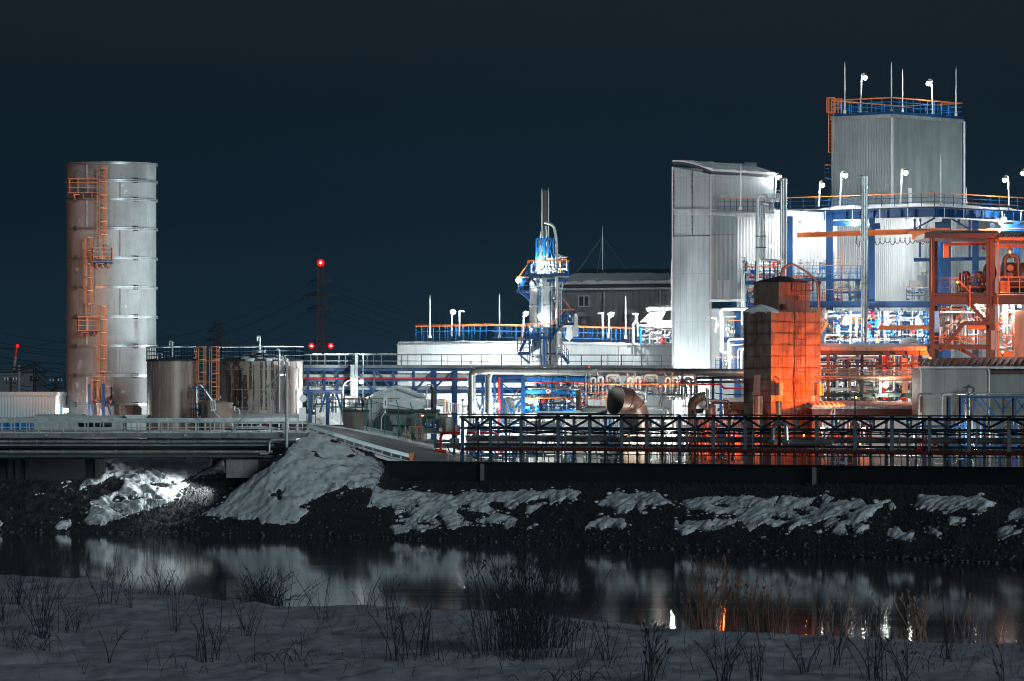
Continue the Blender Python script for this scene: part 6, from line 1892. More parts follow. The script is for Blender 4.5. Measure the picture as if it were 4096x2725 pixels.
m = M(); m.pbox(3638, 1123, 3680, 1148, 421, .6); m.build('cabinet', MT['jack_dk'], t)
m = M(); railing(m, [P(3625, 1202, 420.5), P(3720, 1202, 420.5)], 1.1, .5, .026); m.build('railing', [MT['blue'], MT['orange']], t)
pipework(t, 3630, 3690, 1150, 1200, 421, 422, 8, ['dark', 'galv', 'jack_dk'], 83, .03, .05, 2)
for k, (x_, y_) in enumerate(((3692, 1078), (3850, 1110))):
    t = thing('wall_fan', ['round wall fan with cables above the hall door', 'wall mounted fan unit seen through the brown steel frame'][k], 'fan', P(x_, y_ + 20, 422))
    m = M(); m.tube([P(x_, y_, 421.8), P(x_, y_, 421.4)], .25, 14); m.bar(P(x_ - 3, y_ + 25, 421.8), P(x_ - 3, y_ - 10, 421.8), .12); m.build('fan_housing', MT['jack_dk'], t)
    m = M(); m.tube(pp(421.6, (x_ - 8, y_ + 12), (x_ + 12, y_ - 6), (x_ + 16, y_ + 10), (x_ - 4, y_ + 16)), .03, 6); m.build('cable', MT['black'], t)

# lower floor of the works: bright jungle
t = thing('process_piping', 'dense white and blue piping on the lowest lit floor behind the orange canopy', 'piping', P(3500, 1380, 411))
pipework(t, 3300, 3715, 1245, 1375, 409, 414, 80, ['white', 'white', 'galv', 'blue', 'white', 'blue_lt', 'orange', 'blue', 'jack_dk'], 91, .04, .13, 20)
t2 = thing('pump_platform', 'orange edged blue platform with tanks inside the lowest lit floor', 'platform', P(3600, 1340, 408))
m = M(); m.ibeam(P(3515, 1312, 407.5), P(3725, 1309, 407.5), .5, .4); m.build('edge_beam', MT['orange'], t2)
for x0, x1, y0, y1, mt_ in ((3365, 3395, 1255, 1300, 'white'), (3420, 3432, 1260, 1330, 'white'), (3505, 3518, 1330, 1375, 'orange'), (3660, 3690, 1262, 1300, 'white'), (3500, 3520, 1275, 1310, 'blue_lt'), (3340, 3360, 1300, 1340, 'white')):
    m = M(); c = P((x0 + x1) / 2, y1, 409); r_ = (x1 - x0) / 2 * 409 / F; m.lathe((c.x, c.y, c.z), [(r_, 0), (r_, (y1 - y0) * 409 / F * .8), (r_ * .5, (y1 - y0) * 409 / F), (.01, (y1 - y0) * 409 / F)], 14); m.build('drum', MT[mt_], t2)
for yf in (1345, 1375):
    m = M(); railing(m, [P(3320, yf + 20, 407.8), P(3720, yf + 20, 407.8)], .9, .6, .026, (.4, .7)); m.build('railing', [MT['blue'], MT['blue_lt']], t2)
m = M(); stairs(m, P(3255, 1385, 408.5), P(3310, 1290, 408.5), .8); m.build('stair', [MT['orange'], MT['orange']], t2)
for k, (lx, ly, Yq, pw) in enumerate(((3560, 1285, 408.2, 600), (3400, 1320, 408.2, 600), (3680, 1340, 408.2, 400), (3460, 1355, 408.6, 400))):
    m = M(); m.sphere(P(lx, ly, Yq + .25), .10, 10, 8); m.build('flood_lamp', MT['lit'], t2)
    point_light('flood_light', P(lx, ly, Yq - .1), pw, (.95, 1, 1), .2, t2)
m = M(); m.sphere(P(3637, 1376, 404), .85, 20, 12, .62)
tag(m.build('snowy_dome', MT['snow']), 'round white snow cap on a dome behind the right end of the orange canopy', 'snow cap')
# ================================================================ orange lit tower
OO = V((XX(3084, 362), 362, 0)); OL, OR_ = onl(OO, UD, 2975), onl(OO, VD, 3282)
zt = ZZ(1247, 362)
t = thing('dust_tower', 'square tower clad in dented panels, right side glowing orange, left side dark', 'tower', at(OO, 4.3))
bk = OL + (OR_ - OO)
nP = 26
def dented(m, a, b, z0, z1, nx, nz, seed, amp):
    d = (b - a).normalized(); nrm = V((d.y, -d.x, 0)); vs = []
    for j in range(nz + 1):
        for i in range(nx + 1):
            w = a.lerp(b, i / nx); z = z0 + (z1 - z0) * j / nz
            e = 0 if i in (0, nx) else amp * float(vnoise(i * .5 + seed, j * .5, 1.0, seed)) * 2
            vs.append(at(w + nrm * e, z))
    m.add(vs, [(j * (nx + 1) + i, j * (nx + 1) + i + 1, (j + 1) * (nx + 1) + i + 1, (j + 1) * (nx + 1) + i) for j in range(nz) for i in range(nx)], True)
m = M(); dented(m, OL, OO, 4.3, zt, 12, 44, 3, .12); dented(m, OO, OR_, 4.3, zt, 22, 44, 5, .09)
m.quad(at(OR_, 4.3), at(bk, 4.3), at(bk, zt), at(OR_, zt)); m.quad(at(bk, 4.3), at(OL, 4.3), at(OL, zt), at(bk, zt)); m.quad(at(OL, zt), at(OO, zt), at(OR_, zt), at(bk, zt)); m.build('cladding', MT['tower'], t)
m = M()
for i in range(10):
    z = ZZ(1288 + i * 46, 362)
    for a, b in ((OL, OO), (OO, OR_)):
        d = (b - a).normalized(); nrm = V((d.y, -d.x, 0)) * .05; m.bar(at(a + nrm, z), at(b + nrm, z), .05, .05)
m.build('panel_joint', MT['rust'], t)
U2 = V((XX(3115, 364.5), 364.5, 0)); A_, B_ = onl(U2, UD, 3014), onl(U2, VD, 3240); zu = ZZ(1128, 364.5); bk2 = A_ + (B_ - U2)
m = M(); q = [U2, B_, bk2, A_]
for a, b in zip(q, q[1:] + q[:1]): m.quad(at(a, zt), at(b, zt), at(b, zu), at(a, zu))
m.build('housing', MT['tower_up'], t)
m = M(); c = (U2 + bk2) / 2; top = at(c, zu + .55); qq = [at(p + (p - c) * .02, zu) for p in q]
for a, b in zip(qq, qq[1:] + qq[:1]): m.add([a, b, top], [(0, 1, 2)])
m.add(qq, [(3, 2, 1, 0)]); m.build('housing_roof', MT['roof_dk'], t)
m = M(); w0, w1 = onl(U2, VD, 3190) - V((-.03, .05, 0)), onl(U2, VD, 3234) - V((-.03, .05, 0)); m.prism([at(w0, ZZ(1200, 365)), at(w1, ZZ(1200, 365)), at(w1, ZZ(1178, 365)), at(w0, ZZ(1178, 365))], (.03, .04, 0)); m.build('name_panel', MT['clay'], t)
an_ = math.atan2(VD.y, VD.x)
for tx, px_, hh in (('AX', 3194, 7), ('HELLMICH', 3216, 3.2)):
    o = lettering(t, tx, px_, 1189, hh, 364, 'ink'); w = onl(U2, VD, px_) + V((.7, -.6, 0)) * .06; o.location = at(w, ZZ(1190, w.y)) - V(t['_o']); o.rotation_euler = (PI / 2, 0, an_)
for yy in (1186, 1194): m = M(); w0, w1 = onl(U2, VD, 3204) + V((.7, -.6, 0)) * .055, onl(U2, VD, 3229) + V((.7, -.6, 0)) * .055; m.bar(at(w0, ZZ(yy, 365)), at(w1, ZZ(yy, 365)), .02); m.build('panel_line', MT['ink'], t)
m = M(); w = onl(U2, VD, 3133) - V((-.1, .25, 0)); m.tube([at(w, ZZ(1227, 364)), at(w + V((-.25, -.3, 0)), ZZ(1227, 364))], .2, 14); m.build('port', MT['rust'], t)
m = M(); wl = onl(OO, VD, 3183) - V((-.2, .3, 0))
cage_ladder(m, wl.x, wl.y, ZZ(1690, 362), ZZ(1100, 363), .36, None); m.build('ladder', MT['rust'], t)
m = M()
for dx, yb_ in ((-.55, 1700), (-.28, 1700), (.5, 1700)):
    m.tube([at(wl + V((dx, 0, 0)), ZZ(yb_, 362)), at(wl + V((dx, 0, 0)), ZZ(1130, 363))], .035, 6)
for y_ in (1300, 1352, 1416, 1480, 1530, 1590): m.bar(at(wl + V((-.9, .1, 0)), ZZ(y_, 362)), at(wl + V((.5, .1, 0)), ZZ(y_ + 6, 362)), .05)
m.build('pipe_run', MT['rust'], t)
m = M(); pb = at(wl + V((.1, .1, 0)), ZZ(1160, 363)); railing(m, [pb + V((-.6, .6, 0)), pb + V((-.6, -.3, 0)), pb + V((.95, -.3, 0)), pb + V((.95, .8, 0))], 1.0, .5, .025); m.slot(0); m.box(pb + V((-.6, -.3, -.08)), pb + V((.95, .7, 0))); m.build('platform', [MT['rust'], MT['orange']], t)
for k, off in enumerate((0, .35)):
    m = M(); Yq = 363 + off
    m.tube(fillet(pp(Yq, (3124 + k * 6, 1105), (3130 + k * 8, 1072), (3166, 1052), (3235, 1092), (3270, 1128), (3274, 1250)), .8, 6), .075, 10); m.build('arch_pipe', MT['clay'], t)
m = M(); m.tube(pp(364, (3277, 1128), (3277, 1248)), .08, 8); m.tube([P(3268, 1128, 363.5), P(3284, 1132, 363.5)], .12, 8); m.build('arch_pipe', MT['rust'], t)
m = M()
for i in range(14):
    f = i / 13; c = at(OO.lerp(OL, .12 + f * .8) + VD * .5, zt); m.lathe(c, [(.55, -.1), (.45, .12 + .25 * math.sin(PI * f)), (.01, .25 + .3 * math.sin(PI * f))], 9)
m.build('snow_heap', MT['snow'], t)
for x0, x1, y0, y1 in ((3086, 3118, 1532, 1582), (3248, 3280, 1532, 1582)):
    m = M(); w = onl(OO, VD, (x0 + x1) / 2) - V((-.25, .35, 0)); r_ = (x1 - x0) / 2 * 362 / F; m.cyl(w, r_, ZZ(y1, 362), ZZ(y0, 362), 18); m.tube(fillet([at(w, ZZ(y0, 362)), at(w, ZZ(y0 - 14, 362)), at(w + V((-.3, .3, 0)), ZZ(y0 - 28, 362))], .15), .04, 6); m.build('drum', MT['clay'], t)
m = M(); m.prism(pp(361.2, (3012, 1580), (3018, 1500), (3042, 1500), (3040, 1580)), (0, .6, 0)); m.build('chute', MT['duct'], t)
for x0, x1, y0, y1, Yq in ((3013, 3050, 1585, 1632, 360.4), (3102, 3128, 1605, 1656, 360)):
    m = M(); c = P((x0 + x1) / 2, y1, Yq); r_ = (x1 - x0) / 2 * Yq / F; m.cyl(c, r_, 4.3, ZZ(y0, Yq), 16); m.build('leg_drum', MT['clay'], t)
# sodium lamps
for k, (x_, y_, Yq, ax, pw) in enumerate(((3424, 1590, 360.6, 3420, 12000), (2890, 1760, 358.5, 2886, 460), (3215, 1740, 361.5, 3211, 600), (3440, 1775, 349.5, 3436, 200))):
    t = thing('sodium_lamp', ['orange sodium flood lamp on a pole by the rippled snow roof', 'orange sodium lamp low behind the front rack near the curved duct', 'orange sodium lamp at the foot of the dented tower', 'orange sodium lamp beside the orange cabinets behind the rack'][k], 'lamp', P(ax, 1870, Yq), 'sodium lamps behind the rack')
    m = M(); m.tube(pp(Yq, (ax, 1875), (ax, y_ - 6)), .05, 8); m.build('pole', MT['dark'], t)
    m = M(); m.box(P(x_ - 8, y_ - 6, Yq - .1), P(x_ + 4, y_ - 12, Yq + .3)); m.build('lamp_hood', MT['dark'], t)
    m = M(); m.sphere(P(x_, y_, Yq), .075, 10, 8); m.build('bulb', MT['lito'], t)
    if k == 0: point_light('sodium_light', P(x_ - 4, y_ + 3, Yq + .1), pw * 1.1, (1, .115, .001), .2, t, 105, P(3190, 1440, 364))
    else: point_light('sodium_light', P(x_, y_ + 5, Yq + .1), pw, (1, .105, .003), .2, t)

# ================================================================ front pipe rack
RA, RB = V((XX(1850, 372), 372, 0)), V((XX(4096, 334), 334, 0))
RD = (RB - RA).normalized(); RN = V((-RD.y, RD.x, 0))            # RN points away from the camera


def rk(px, y, o=0.0):
    w = onl(RA + RN * o, RD, px); return at(w, ZZ(y, w.y))


t = thing('pipe_rack', 'long dark steel pipe rack with truss top along the wall', 'pipe rack', at(RA, 4.3))
for o in (0, 2.6):
    if o == 0: m = M(); m.bar(rk(1768, 1657, o - .2), rk(4300, 1666, o - .2), .9, .10); m.build('top_tray', MT['navy'], t)
    m = M(); m.ibeam(rk(1838, 1669, o), rk(4300, 1679, o), .2, .2); m.build('top_chord', MT['navy'], t)
    m = M(); m.ibeam(rk(1838, 1713, o), rk(4300, 1724, o), .2, .2); m.build('bottom_chord', MT['navy'], t)
    m = M(); m.ibeam(rk(1838, 1777, o), rk(4300, 1795, o), .16, .18); m.build('lower_beam', MT['navy'], t)
posts = [1850, 1962, 2084, 2232, 2359, 2487, 2586, 2718, 2853, 2981, 3116, 3267, 3420, 3568, 3718, 3876, 4036, 4200]
for i, px_ in enumerate(posts):
    m = M(); m.ibeam(rk(px_, 1885, 0), rk(px_, 1662, 0), .25, .25); m.build('post', MT['navy'] if i > 0 else MT['blue'], t)
    m = M(); m.ibeam(rk(px_ + 62, 1885, 2.6), rk(px_ + 62, 1664, 2.6), .17, .17); m.build('post', MT['navy'], t)
    if i < len(posts) - 1:
        a, b = px_, posts[i + 1]; mid = (a + b) / 2
        for x0, x1 in ((a, mid), (b, mid)):
            m = M(); m.bar(rk(x0, 1672, 0), rk(x1, 1712, 0), .15, .13); m.build('brace', MT['navy'], t)
        m = M(); m.bar(rk(mid, 1668, 0), rk(mid, 1716, 0), .2, .12); m.build('brace', MT['navy'], t)
        if i % 2: m = M(); m.bar(rk(px_ + 30, 1720, 0), rk(px_ + 30, 1795, 0), .12); m.build('hanger', MT['navy'], t)
for y0, y1, o, r, mt_, x0, lab in ((1757, 1768, .7, .17, 'jack_dk', 1870, 'thick dull lagged pipe along the middle of the front rack'), (1794, 1818, -.3, .13, 'red_dk', 1862, 'red pipe running low along the front rack'),
                                   (1746, 1757, 1.6, .07, 'galv', 1862, 'thin grey pipe behind the lagged pipe of the front rack'), (1786, 1806, 1.4, .08, 'steel', 1862, 'silver pipe low at the back of the front rack'),
                                   (1731, 1741, 1.2, .05, 'dark', 2050, 'thin dark conduit under the truss of the front rack')):
    m = M(); m.tube([rk(x0, y0, o), rk(4300, y1, o)], r, 10)
    for px_ in range(x0 + 60, 4200, 95):
        f = (px_ - x0) / (4300 - x0); m.tube([rk(px_, y0 + (y1 - y0) * f, o), rk(px_ + 3, y0 + (y1 - y0) * f, o)], r * 1.08, 10)
    tag(m.build('pipe', MT[mt_]), lab, 'pipe', 'pipes on the front rack')
g = random.Random(8)
for k in range(2):
    m = M(); pts = []
    for i in range(90):
        px_ = 1960 + i * 24; pts.append(rk(px_, 1722 + k * 8 + (px_ - 1960) * .004 + 3.5 * math.sin(i * .9 + k) + g.uniform(-1.5, 1.5), .25 + k * .3))
    m.tube(pts, .045, 6)
    for j in range(7):
        px_ = 2240 + j * 260 + k * 90; m.tube([rk(px_ + 20 * math.cos(a_), 1726 + (14 + 4 * j % 7) * math.sin(a_), .2) for a_ in [PI * q / 8 for q in range(9)]], .035, 5, False)
    tag(m.build('cable', MT['black']), ['upper sagging black cable bundle under the truss of the front rack', 'lower sagging black cable bundle under the truss of the front rack'][k], 'cable', 'cables on the front rack')
t = thing('loop_pipe', 'silver pipe loop hanging on the front rack before the dented tower', 'pipe', rk(3110, 1790, -.4))
m = M(); m.tube(fillet([rk(3090, 1770, -.4), rk(3096, 1696, -.4), rk(3146, 1696, -.4), rk(3148, 1775, -.4), rk(3330, 1772, -.4)], .3, 6), .16, 12); m.build('pipe', MT['steel'], t)
m = M(); m.tube([rk(3080, 1768, -.4), rk(3104, 1768, -.4)], .2, 12); m.tube([rk(3138, 1772, -.4), rk(3160, 1772, -.4)], .2, 12); m.build('flange', MT['steel'], t)
t = thing('process_piping', 'blue, white and grey pipes in depth behind the left half of the front rack', 'piping', P(2180, 1870, 377))
pipework(t, 1870, 2480, 1672, 1868, 374.5, 378, 44, ['white', 'blue', 'galv', 'steel', 'blue_lt', 'white', 'jack_dk'], 211, .04, .12, 10)
t = thing('valve_stand', 'red valve stand on a red riser behind the rack at right', 'valve', rk(3690, 1870, -.2))
m = M(); m.tube([rk(3692, 1885, .6), rk(3692, 1672, .6)], .09, 10); m.build('riser', MT['red'], t)
m = M(); m.tube([rk(3662, 1798, .3), rk(3702, 1796, .3)], .13, 10); valve(m, rk(3682, 1796, .1), .17); m.build('valve', MT['red'], t)

# fence along the wall top
pts = [rk(1800 + i * 42, 1812 + (i * 42) * .009, -1.3) for i in range(60)]
t = thing('chain_link_fence', 'dark chain link fence with leaning tips in front of the pipe rack', 'fence', pts[0], 'chain link fences')
m = M()
for a, b in zip(pts[:-1], pts[1:]): m.add([a - V((0, 0, 1.6)), b - V((0, 0, 1.6)), b, a], [(0, 1, 2, 3)])
m.build('chain_link', MT['chain_dk'], t)
m = M()
for a, b in zip(pts[:-1], pts[1:]): m.bar(a, b, .06); m.bar(a - V((0, 0, .75)), b - V((0, 0, .75)), .04)
m.build('rail', MT['dark'], t)
for i, p in enumerate(pts):
    m = M(); m.bar(p - V((0, 0, 1.6)), p, .06); m.bar(p, p + V((-.22, -.2, .55)), .06); m.build('post', MT['dark'], t)

# ================================================================ things behind the rack, left half
YB2 = 384.0
t = thing('lagged_main', 'very thick silver lagged main pipe running above the valve skids', 'pipe', P(1885, 1700, 380))
m = M(); m.tube(fillet([P(1886, 1720, 380), P(1886, 1484, 380), P(1945, 1484, 380), P(2990, 1491, 382)], .55, 7), [.19] * 8 + [.19] * 200 if False else .29, 16); 
m.build('pipe', MT['jack_dk'], t)
for px_ in range(1960, 2960, 40):
    m = M(); f = (px_ - 1945) / 1045; m.tube([P(px_, 1484 + 7 * f, 380 + 2 * f), P(px_ + 1.5, 1484 + 7 * f, 380 + 2 * f)], .297, 16); m.build('band', MT['galv'], t)
m = M(); m.tube(pp(379.8, (1886, 1660), (1886, 1500)), .31, 14); m.build('sleeve', MT['steel'], t)
t = thing('drop_pipe', 'thinner pale pipe dropping from the thick lagged main to the rack', 'pipe', P(1958, 1700, 379))
m = M(); m.tube(fillet(pp(379, (1957, 1700), (1957, 1512), (1962, 1498)), .2), .17, 12); m.tube(pp(379.3, (1942, 1650), (1942, 1500)), .06, 8); m.tube(pp(379.3, (1948, 1650), (1948, 1500)), .05, 8); m.build('pipe', MT['white'], t)

t = thing('pipe_support_frame', 'blue braced pipe support frame behind the left end of the front rack', 'steel frame', P(2000, 1880, 381))
for x_ in (1898, 2006, 2092, 1930, 1978):
    m = M(); m.ibeam(P(x_, 1880, 381 if x_ > 1950 else 382.5), P(x_, 1505, 381 if x_ > 1950 else 382.5), .3 if x_ in (2006, 2092) else .2, .25); m.build('post', MT['blue'], t)
for y_ in (1508, 1528, 1555, 1582):
    m = M(); m.bar(P(1894, y_, 381.4), P(2096, y_, 381.4), .16, .14 if y_ > 1510 else .3); m.build('beam', MT['blue'], t)
for a_, b_ in (((2010, 1590), (2045, 1655)), ((2090, 1590), (2055, 1655)), ((1904, 1590), (1920, 1640)), ((1940, 1590), (1918, 1640)), ((2010, 1535), (2060, 1575)), ((2000, 1668), (2040, 1712)), ((2090, 1668), (2045, 1712)), ((1935, 1668), (1965, 1710)), ((2050, 1720), (2010, 1790))):
    m = M(); m.bar(P(*a_, 381.1), P(*b_, 381.1), .10); m.build('brace', MT['blue'], t)
m = M(); m.tube(pp(380.4, (1996, 1880), (1996, 1510)), .09, 10); m.tube(pp(380.4, (1996, 1600), (1996, 1640)), .12, 10)
tag(m.build('pipe', MT['red']), 'upright red pipe on the blue braced support frame', 'pipe')
t = thing('red_pipe', 'bright red elbow pipe before the fence end left of the rack', 'pipe', P(1765, 1775, 376))
m = M(); m.tube(fillet(pp(376, (1763, 1800), (1763, 1733), (1842, 1733)), .35, 7), .105, 12); m.build('elbow', MT['red'], t)
m = M(); m.tube(pp(376, (1870, 1733), (1918, 1733)), .10, 12); m.build('pipe', MT['red'], t)
each('pipe', MT['red'], t, [((1740, 1800), (1784, 1808)), ((1832, 1790), (1842, 1795))], lambda m, a, b: m.tube(pp(376, a, b), .13, 8))
m = M(); m.tube(fillet(pp(377, (1915, 1733), (1985, 1733), (1985, 1755)), .2), .09, 12); m.build('pipe', MT['red'], t)
t = thing('silver_pipe', 'horizontal silver pipe with a square end box left of the rack foot', 'pipe', P(1750, 1790, 377))
m = M(); m.tube(pp(377, (1690, 1763), (1800, 1764)), .1, 12); m.build('pipe', MT['steel'], t)
m = M(); m.pbox(1798, 1754, 1816, 1776, 376.8, .5); m.pbox(1820, 1754, 1838, 1774, 376.6, .4); m.build('end_box', MT['galv'], t)
m = M(); m.ibeam(P(1817, 1860, 376.9), P(1817, 1668, 376.9), .16, .16); m.build('post', MT['blue'], t)
m = M(); m.tube(fillet(pp(377.5, (1872, 1760), (1874, 1728), (1885, 1722), (1950, 1722)), .2), .12, 10); m.tube(pp(376.5, (1866, 1757), (1935, 1758)), .16, 12); m.pbox(1934, 1742, 1952, 1770, 376.3, .5); m.build('pipe', MT['steel'], t)
m = M(); m.pbox(1735, 1774, 1845, 1792, 376.6, .5)
tag(m.build('kerb_block', MT['house']), 'pale concrete block under the red elbow pipe', 'block')
m = M(); m.pbox(1822, 1700, 1840, 1740, 377.6, .05); t = tag(m.build('notice_board', MT['signw']), 'white notice board with red lines between the blue rack posts', 'sign'); t['_o'] = tuple(t.location)
m = M()
for i in range(4): m.pbox(1824, 1706 + i * 8, 1838, 1709 + i * 8, 377.56, .02)
m.build('lettering', MT['signr'], t)
m = M(); m.pbox(1899, 1614, 1932, 1632, 382, .05); t = tag(m.build('notice_board', MT['signw']), 'white notice board with red characters behind the thick drop pipe', 'sign'); t['_o'] = tuple(t.location)
lettering(t, '立入禁止', 1915.5, 1625, 7, 381.95, 'signr')
t = thing('traffic_sign', 'round red ringed prohibition sign hanging among the blue beams', 'sign', P(2193, 1580, 383))
m = M(); c = P(2193, 1566, 383); m.tube([c, c + V((0, -.04, 0))], .20, 22); m.build('disc', MT['signw'], t)
m = M(); m.tube([c + V((.205 * math.cos(a_), -.05, .205 * math.sin(a_))) for a_ in [2 * PI * i / 28 for i in range(29)]], .032, 6, False); m.build('red_ring', MT['signr'], t)
m = M(); m.bar(c + V((-.09, -.055, .06)), c + V((.09, -.055, .06)), .02, .05); m.bar(c + V((-.10, -.055, -.09)), c + V((-.02, -.055, .01)), .02, .045); m.bar(c + V((.10, -.055, -.09)), c + V((.02, -.055, .01)), .02, .045); m.build('symbol', MT['blue'], t)
m = M(); m.bar(c + V((0, .05, 0)), c + V((0, .05, 1.0)), .04); m.build('bracket', MT['galv'], t)

t = thing('lit_platform', 'bright blue railed platforms with orange stairs glowing behind the prohibition sign', 'platform', P(2250, 1700, 389))
m = M(); m.bar(P(2100, 1568, 387), P(2370, 1570, 387), .4, .3); m.bar(P(2110, 1519, 387), P(2420, 1521, 387), .2, .34); m.bar(P(2100, 1644, 387.5), P(2360, 1646, 387.5), .5, .3); m.build('beam', MT['blue_lt'], t)
for x_, w in ((2155, .26), (2266, .3), (2274, .2), (2230, .34)):
    m = M(); m.ibeam(P(x_, 1700, 388), P(x_, 1502, 388), w, .25); m.build('post', MT['blue'] if x_ != 2230 else MT['white'], t)
m = M(); railing(m, [P(2095, 1640, 386.5), P(2335, 1640, 386.5)], .9, .8, .03, (.3, .6)); m.build('railing', [MT['blue'], MT['orange']], t)
m = M(); railing(m, [P(2095, 1642, 388.5), P(2335, 1642, 388.5)], 1.5, .35, .03, (.2, .4, .6, .8)); m.build('railing', [MT['blue_lt'], MT['blue_lt']], t)
m = M(); stairs(m, P(2040, 1650, 386), P(2100, 1585, 386), .7); m.build('stair', [MT['blue_lt'], MT['orange']], t)
m = M(); stairs(m, P(2190, 1560, 387), P(2225, 1505, 387), .7); m.build('stair', [MT['blue_lt'], MT['orange']], t)
m = M(); m.tube(fillet(pp(385, (2056, 1660), (2056, 1602), (2070, 1594), (2095, 1594)), .3, 6), .1, 10); m.build('hooped_pipe', MT['galv'], t)
m = M(); m.tube(fillet(pp(385.3, (2075, 1650), (2080, 1620), (2130, 1618), (2136, 1650)), .3, 6), .12, 10); m.build('pump_pipe', MT['jack_dk'], t)
pipework(t, 2095, 2340, 1575, 1650, 386.6, 391, 44, ['white', 'blue', 'galv', 'blue_lt', 'dark', 'jack_dk', 'white'], 101, .035, .09, 10)
pipework(t, 2100, 2430, 1505, 1570, 386.6, 391, 30, ['white', 'galv', 'blue', 'jack_dk', 'red', 'blue', 'dark'], 102, .03, .08, 6)
for k, (lx, ly, Yq, pw) in enumerate(((2117, 1606, 386.2, 260), (1985, 1621, 380.2, 250), (2300, 1600, 386.8, 170))):
    m = M(); m.sphere(P(lx, ly, Yq), .14, 12, 8); m.build('flood_lamp', MT['lit'], t)
    point_light('flood_light', P(lx, ly, Yq) + V((.05, -.25, -.05)), pw, (.95, 1, 1), .15, t)
m = M(); m.tube(pp(385.5, (2110, 1553), (2330, 1556)), .07, 8); tag(m.build('pipe', MT['steel']), 'thin silver pipe just above the prohibition sign', 'pipe')
m = M(); m.tube(pp(386, (2100, 1528), (2360, 1530)), .05, 8); tag(m.build('pipe', MT['red']), 'thin red brown pipe above the blue beams behind the sign', 'pipe')
t = thing('white_bin', 'white rounded bins under blue bracing left of the lit platform', 'tank', P(2035, 1700, 389))
m = M(); m.lathe(P(2035, 1700, 390), [(.5, 0), (.5, 1.8), (.35, 2.1), (.01, 2.2)], 16); m.pbox(1985, 1590, 2010, 1660, 390, 1); m.build('body', MT['white'], t)

# snow covered low roof and horizontal tank left of the horn
t = thing('snow_roof_shed', 'flat snow heaped roof edge just left of the big brown horn duct', 'shelter', P(2390, 1700, 376))
m = M(); m.prism(pp(376, (2140, 1652), (2142, 1644), (2300, 1646), (2340, 1632), (2352, 1622), (2420, 1624), (2428, 1634), (2428, 1652)), (0, 3, 0)); m.build('roof_snow', MT['snow'], t)
m = M(); m.pbox(2330, 1634, 2430, 1650, 375.7, 3); m.build('roof_edge', MT['corr'], t)
m = M(); m.pbox(2150, 1652, 2425, 1660, 376, 2.8); m.build('roof', MT['dark'], t)

# ================================================================ valve skids with U-bends
skid = None
labs = ['valve skid with silver U-bends at left beside the horn duct', 'middle valve skid with silver U-bends above the horn duct', 'right valve skid with dim silver U-bends before the grey pipe frame']
for k, x0 in enumerate((2350, 2500, 2652)):
    t = thing('valve_skid', labs[k], 'valve skid', P(x0 + 60, 1600, 378.5), 'valve skids under the lagged main')
    Yq = 378.5
    for dx, yt in ((0, 1512), (30, 1508)):
        c = x0 + 12 + dx
        m = M(); m.tube(pp(Yq, (c, 1600), (c, 1520)), .15, 12); m.tube(pp(Yq, (c, 1520), (c, yt - 12)), [.13, .06], 12); m.tube(pp(Yq, (c - 3, yt - 4), (c - 3, yt - 18)), .09, 10); m.build('cylinder', MT['steel'], t)
        m = M(); m.tube(fillet(pp(Yq - .2, (c, 1535), (c, yt), (c + 18, yt), (c + 18, 1600)), .22, 6), .11, 10); m.build('u_bend', MT['white'], t)
        m = M(); m.pbox(c - 4, 1530, c + 4, 1537, Yq - .4, .1); m.build('label_plate', MT['signr'], t)
    for a_, b_, yt in ((76, 128, 1500), (88, 112, 1512)):
        if x0 + b_ > 2790: continue
        m = M(); m.tube(fillet(pp(Yq + .3, (x0 + a_, 1600), (x0 + a_, yt), (x0 + b_, yt), (x0 + b_, 1600)), .25, 6), .10, 10); m.build('u_bend', MT['white'], t)
    for i in range(5):
        m = M(); valve(m, P(x0 + 70 + i * 13, 1532 + (i % 2) * 12, Yq - .1), .10); m.build('valve', MT[('red', 'jack_dk', 'rust', 'jack_dk', 'blue')[i]], t)
    m = M(); m.box(P(x0 - 8, 1582, Yq - .7), V((XX(x0 + 140, Yq), Yq + 1, ZZ(1577, Yq)))); m.build('platform_floor', MT['blue'], t)
    m = M(); railing(m, [P(x0 - 6, 1577, Yq - .7), P(x0 + 138, 1577, Yq - .7)], .75, .42, .026, (.35, .7)); m.build('railing', [MT['blue'], MT['orange']], t)
    pipework(t, x0, x0 + 135, 1520, 1580, Yq + .2, Yq + 1, 12, ['steel', 'blue', 'jack_dk', 'clay', 'red', 'galv'], 110 + k, .03, .06, 4)
for k, (x_, y_) in enumerate(((2470, 1545), (2640, 1545))):  # warm lamps added to light the U-bends
    t = thing('skid_fill_lamp', ['small added warm lamp on the left valve skid', 'small added warm lamp between the middle and right valve skids'][k], 'lamp', P(x_, 1580, 377.4), 'added lamps on the valve skids')
    m = M(); m.bar(P(x_, 1577, 377.4), P(x_, y_, 377.4), .04); m.box(P(x_ - 4, y_ + 3, 377.3), P(x_ + 4, y_ - 3, 377.6)); m.build('stand', MT['dark'], t)
    point_light('skid_fill_light', P(x_, y_ - 2, 376.6), 130, (1, .62, .42), .15, t)
t = thing('yellow_railing', 'orange yellow pipe railing frame at the left end of the valve skids', 'railing', P(2330, 1640, 377.3))
m = M()
for x_ in (2322, 2345, 2376, 2404, 2426): m.bar(P(x_, 1660, 377.3), P(x_, 1538 if x_ < 2350 else 1570, 377.3), .06)
for y_, a_, b_ in ((1538, 2322, 2460), (1571, 2322, 2430), (1594, 2322, 2420)): m.bar(P(a_, y_, 377.3), P(b_, y_, 377.3), .06)
m.bar(P(2376, 1592, 377.2), P(2392, 1572, 377.2), .06); m.bar(P(2408, 1572, 377.2), P(2422, 1596, 377.2), .06); m.build('frame', MT['yel'], t)
m = M(); m.tube(pp(377.6, (2345, 1655), (2345, 1570)), .08, 8); m.build('post', MT['blue_lt'], t)
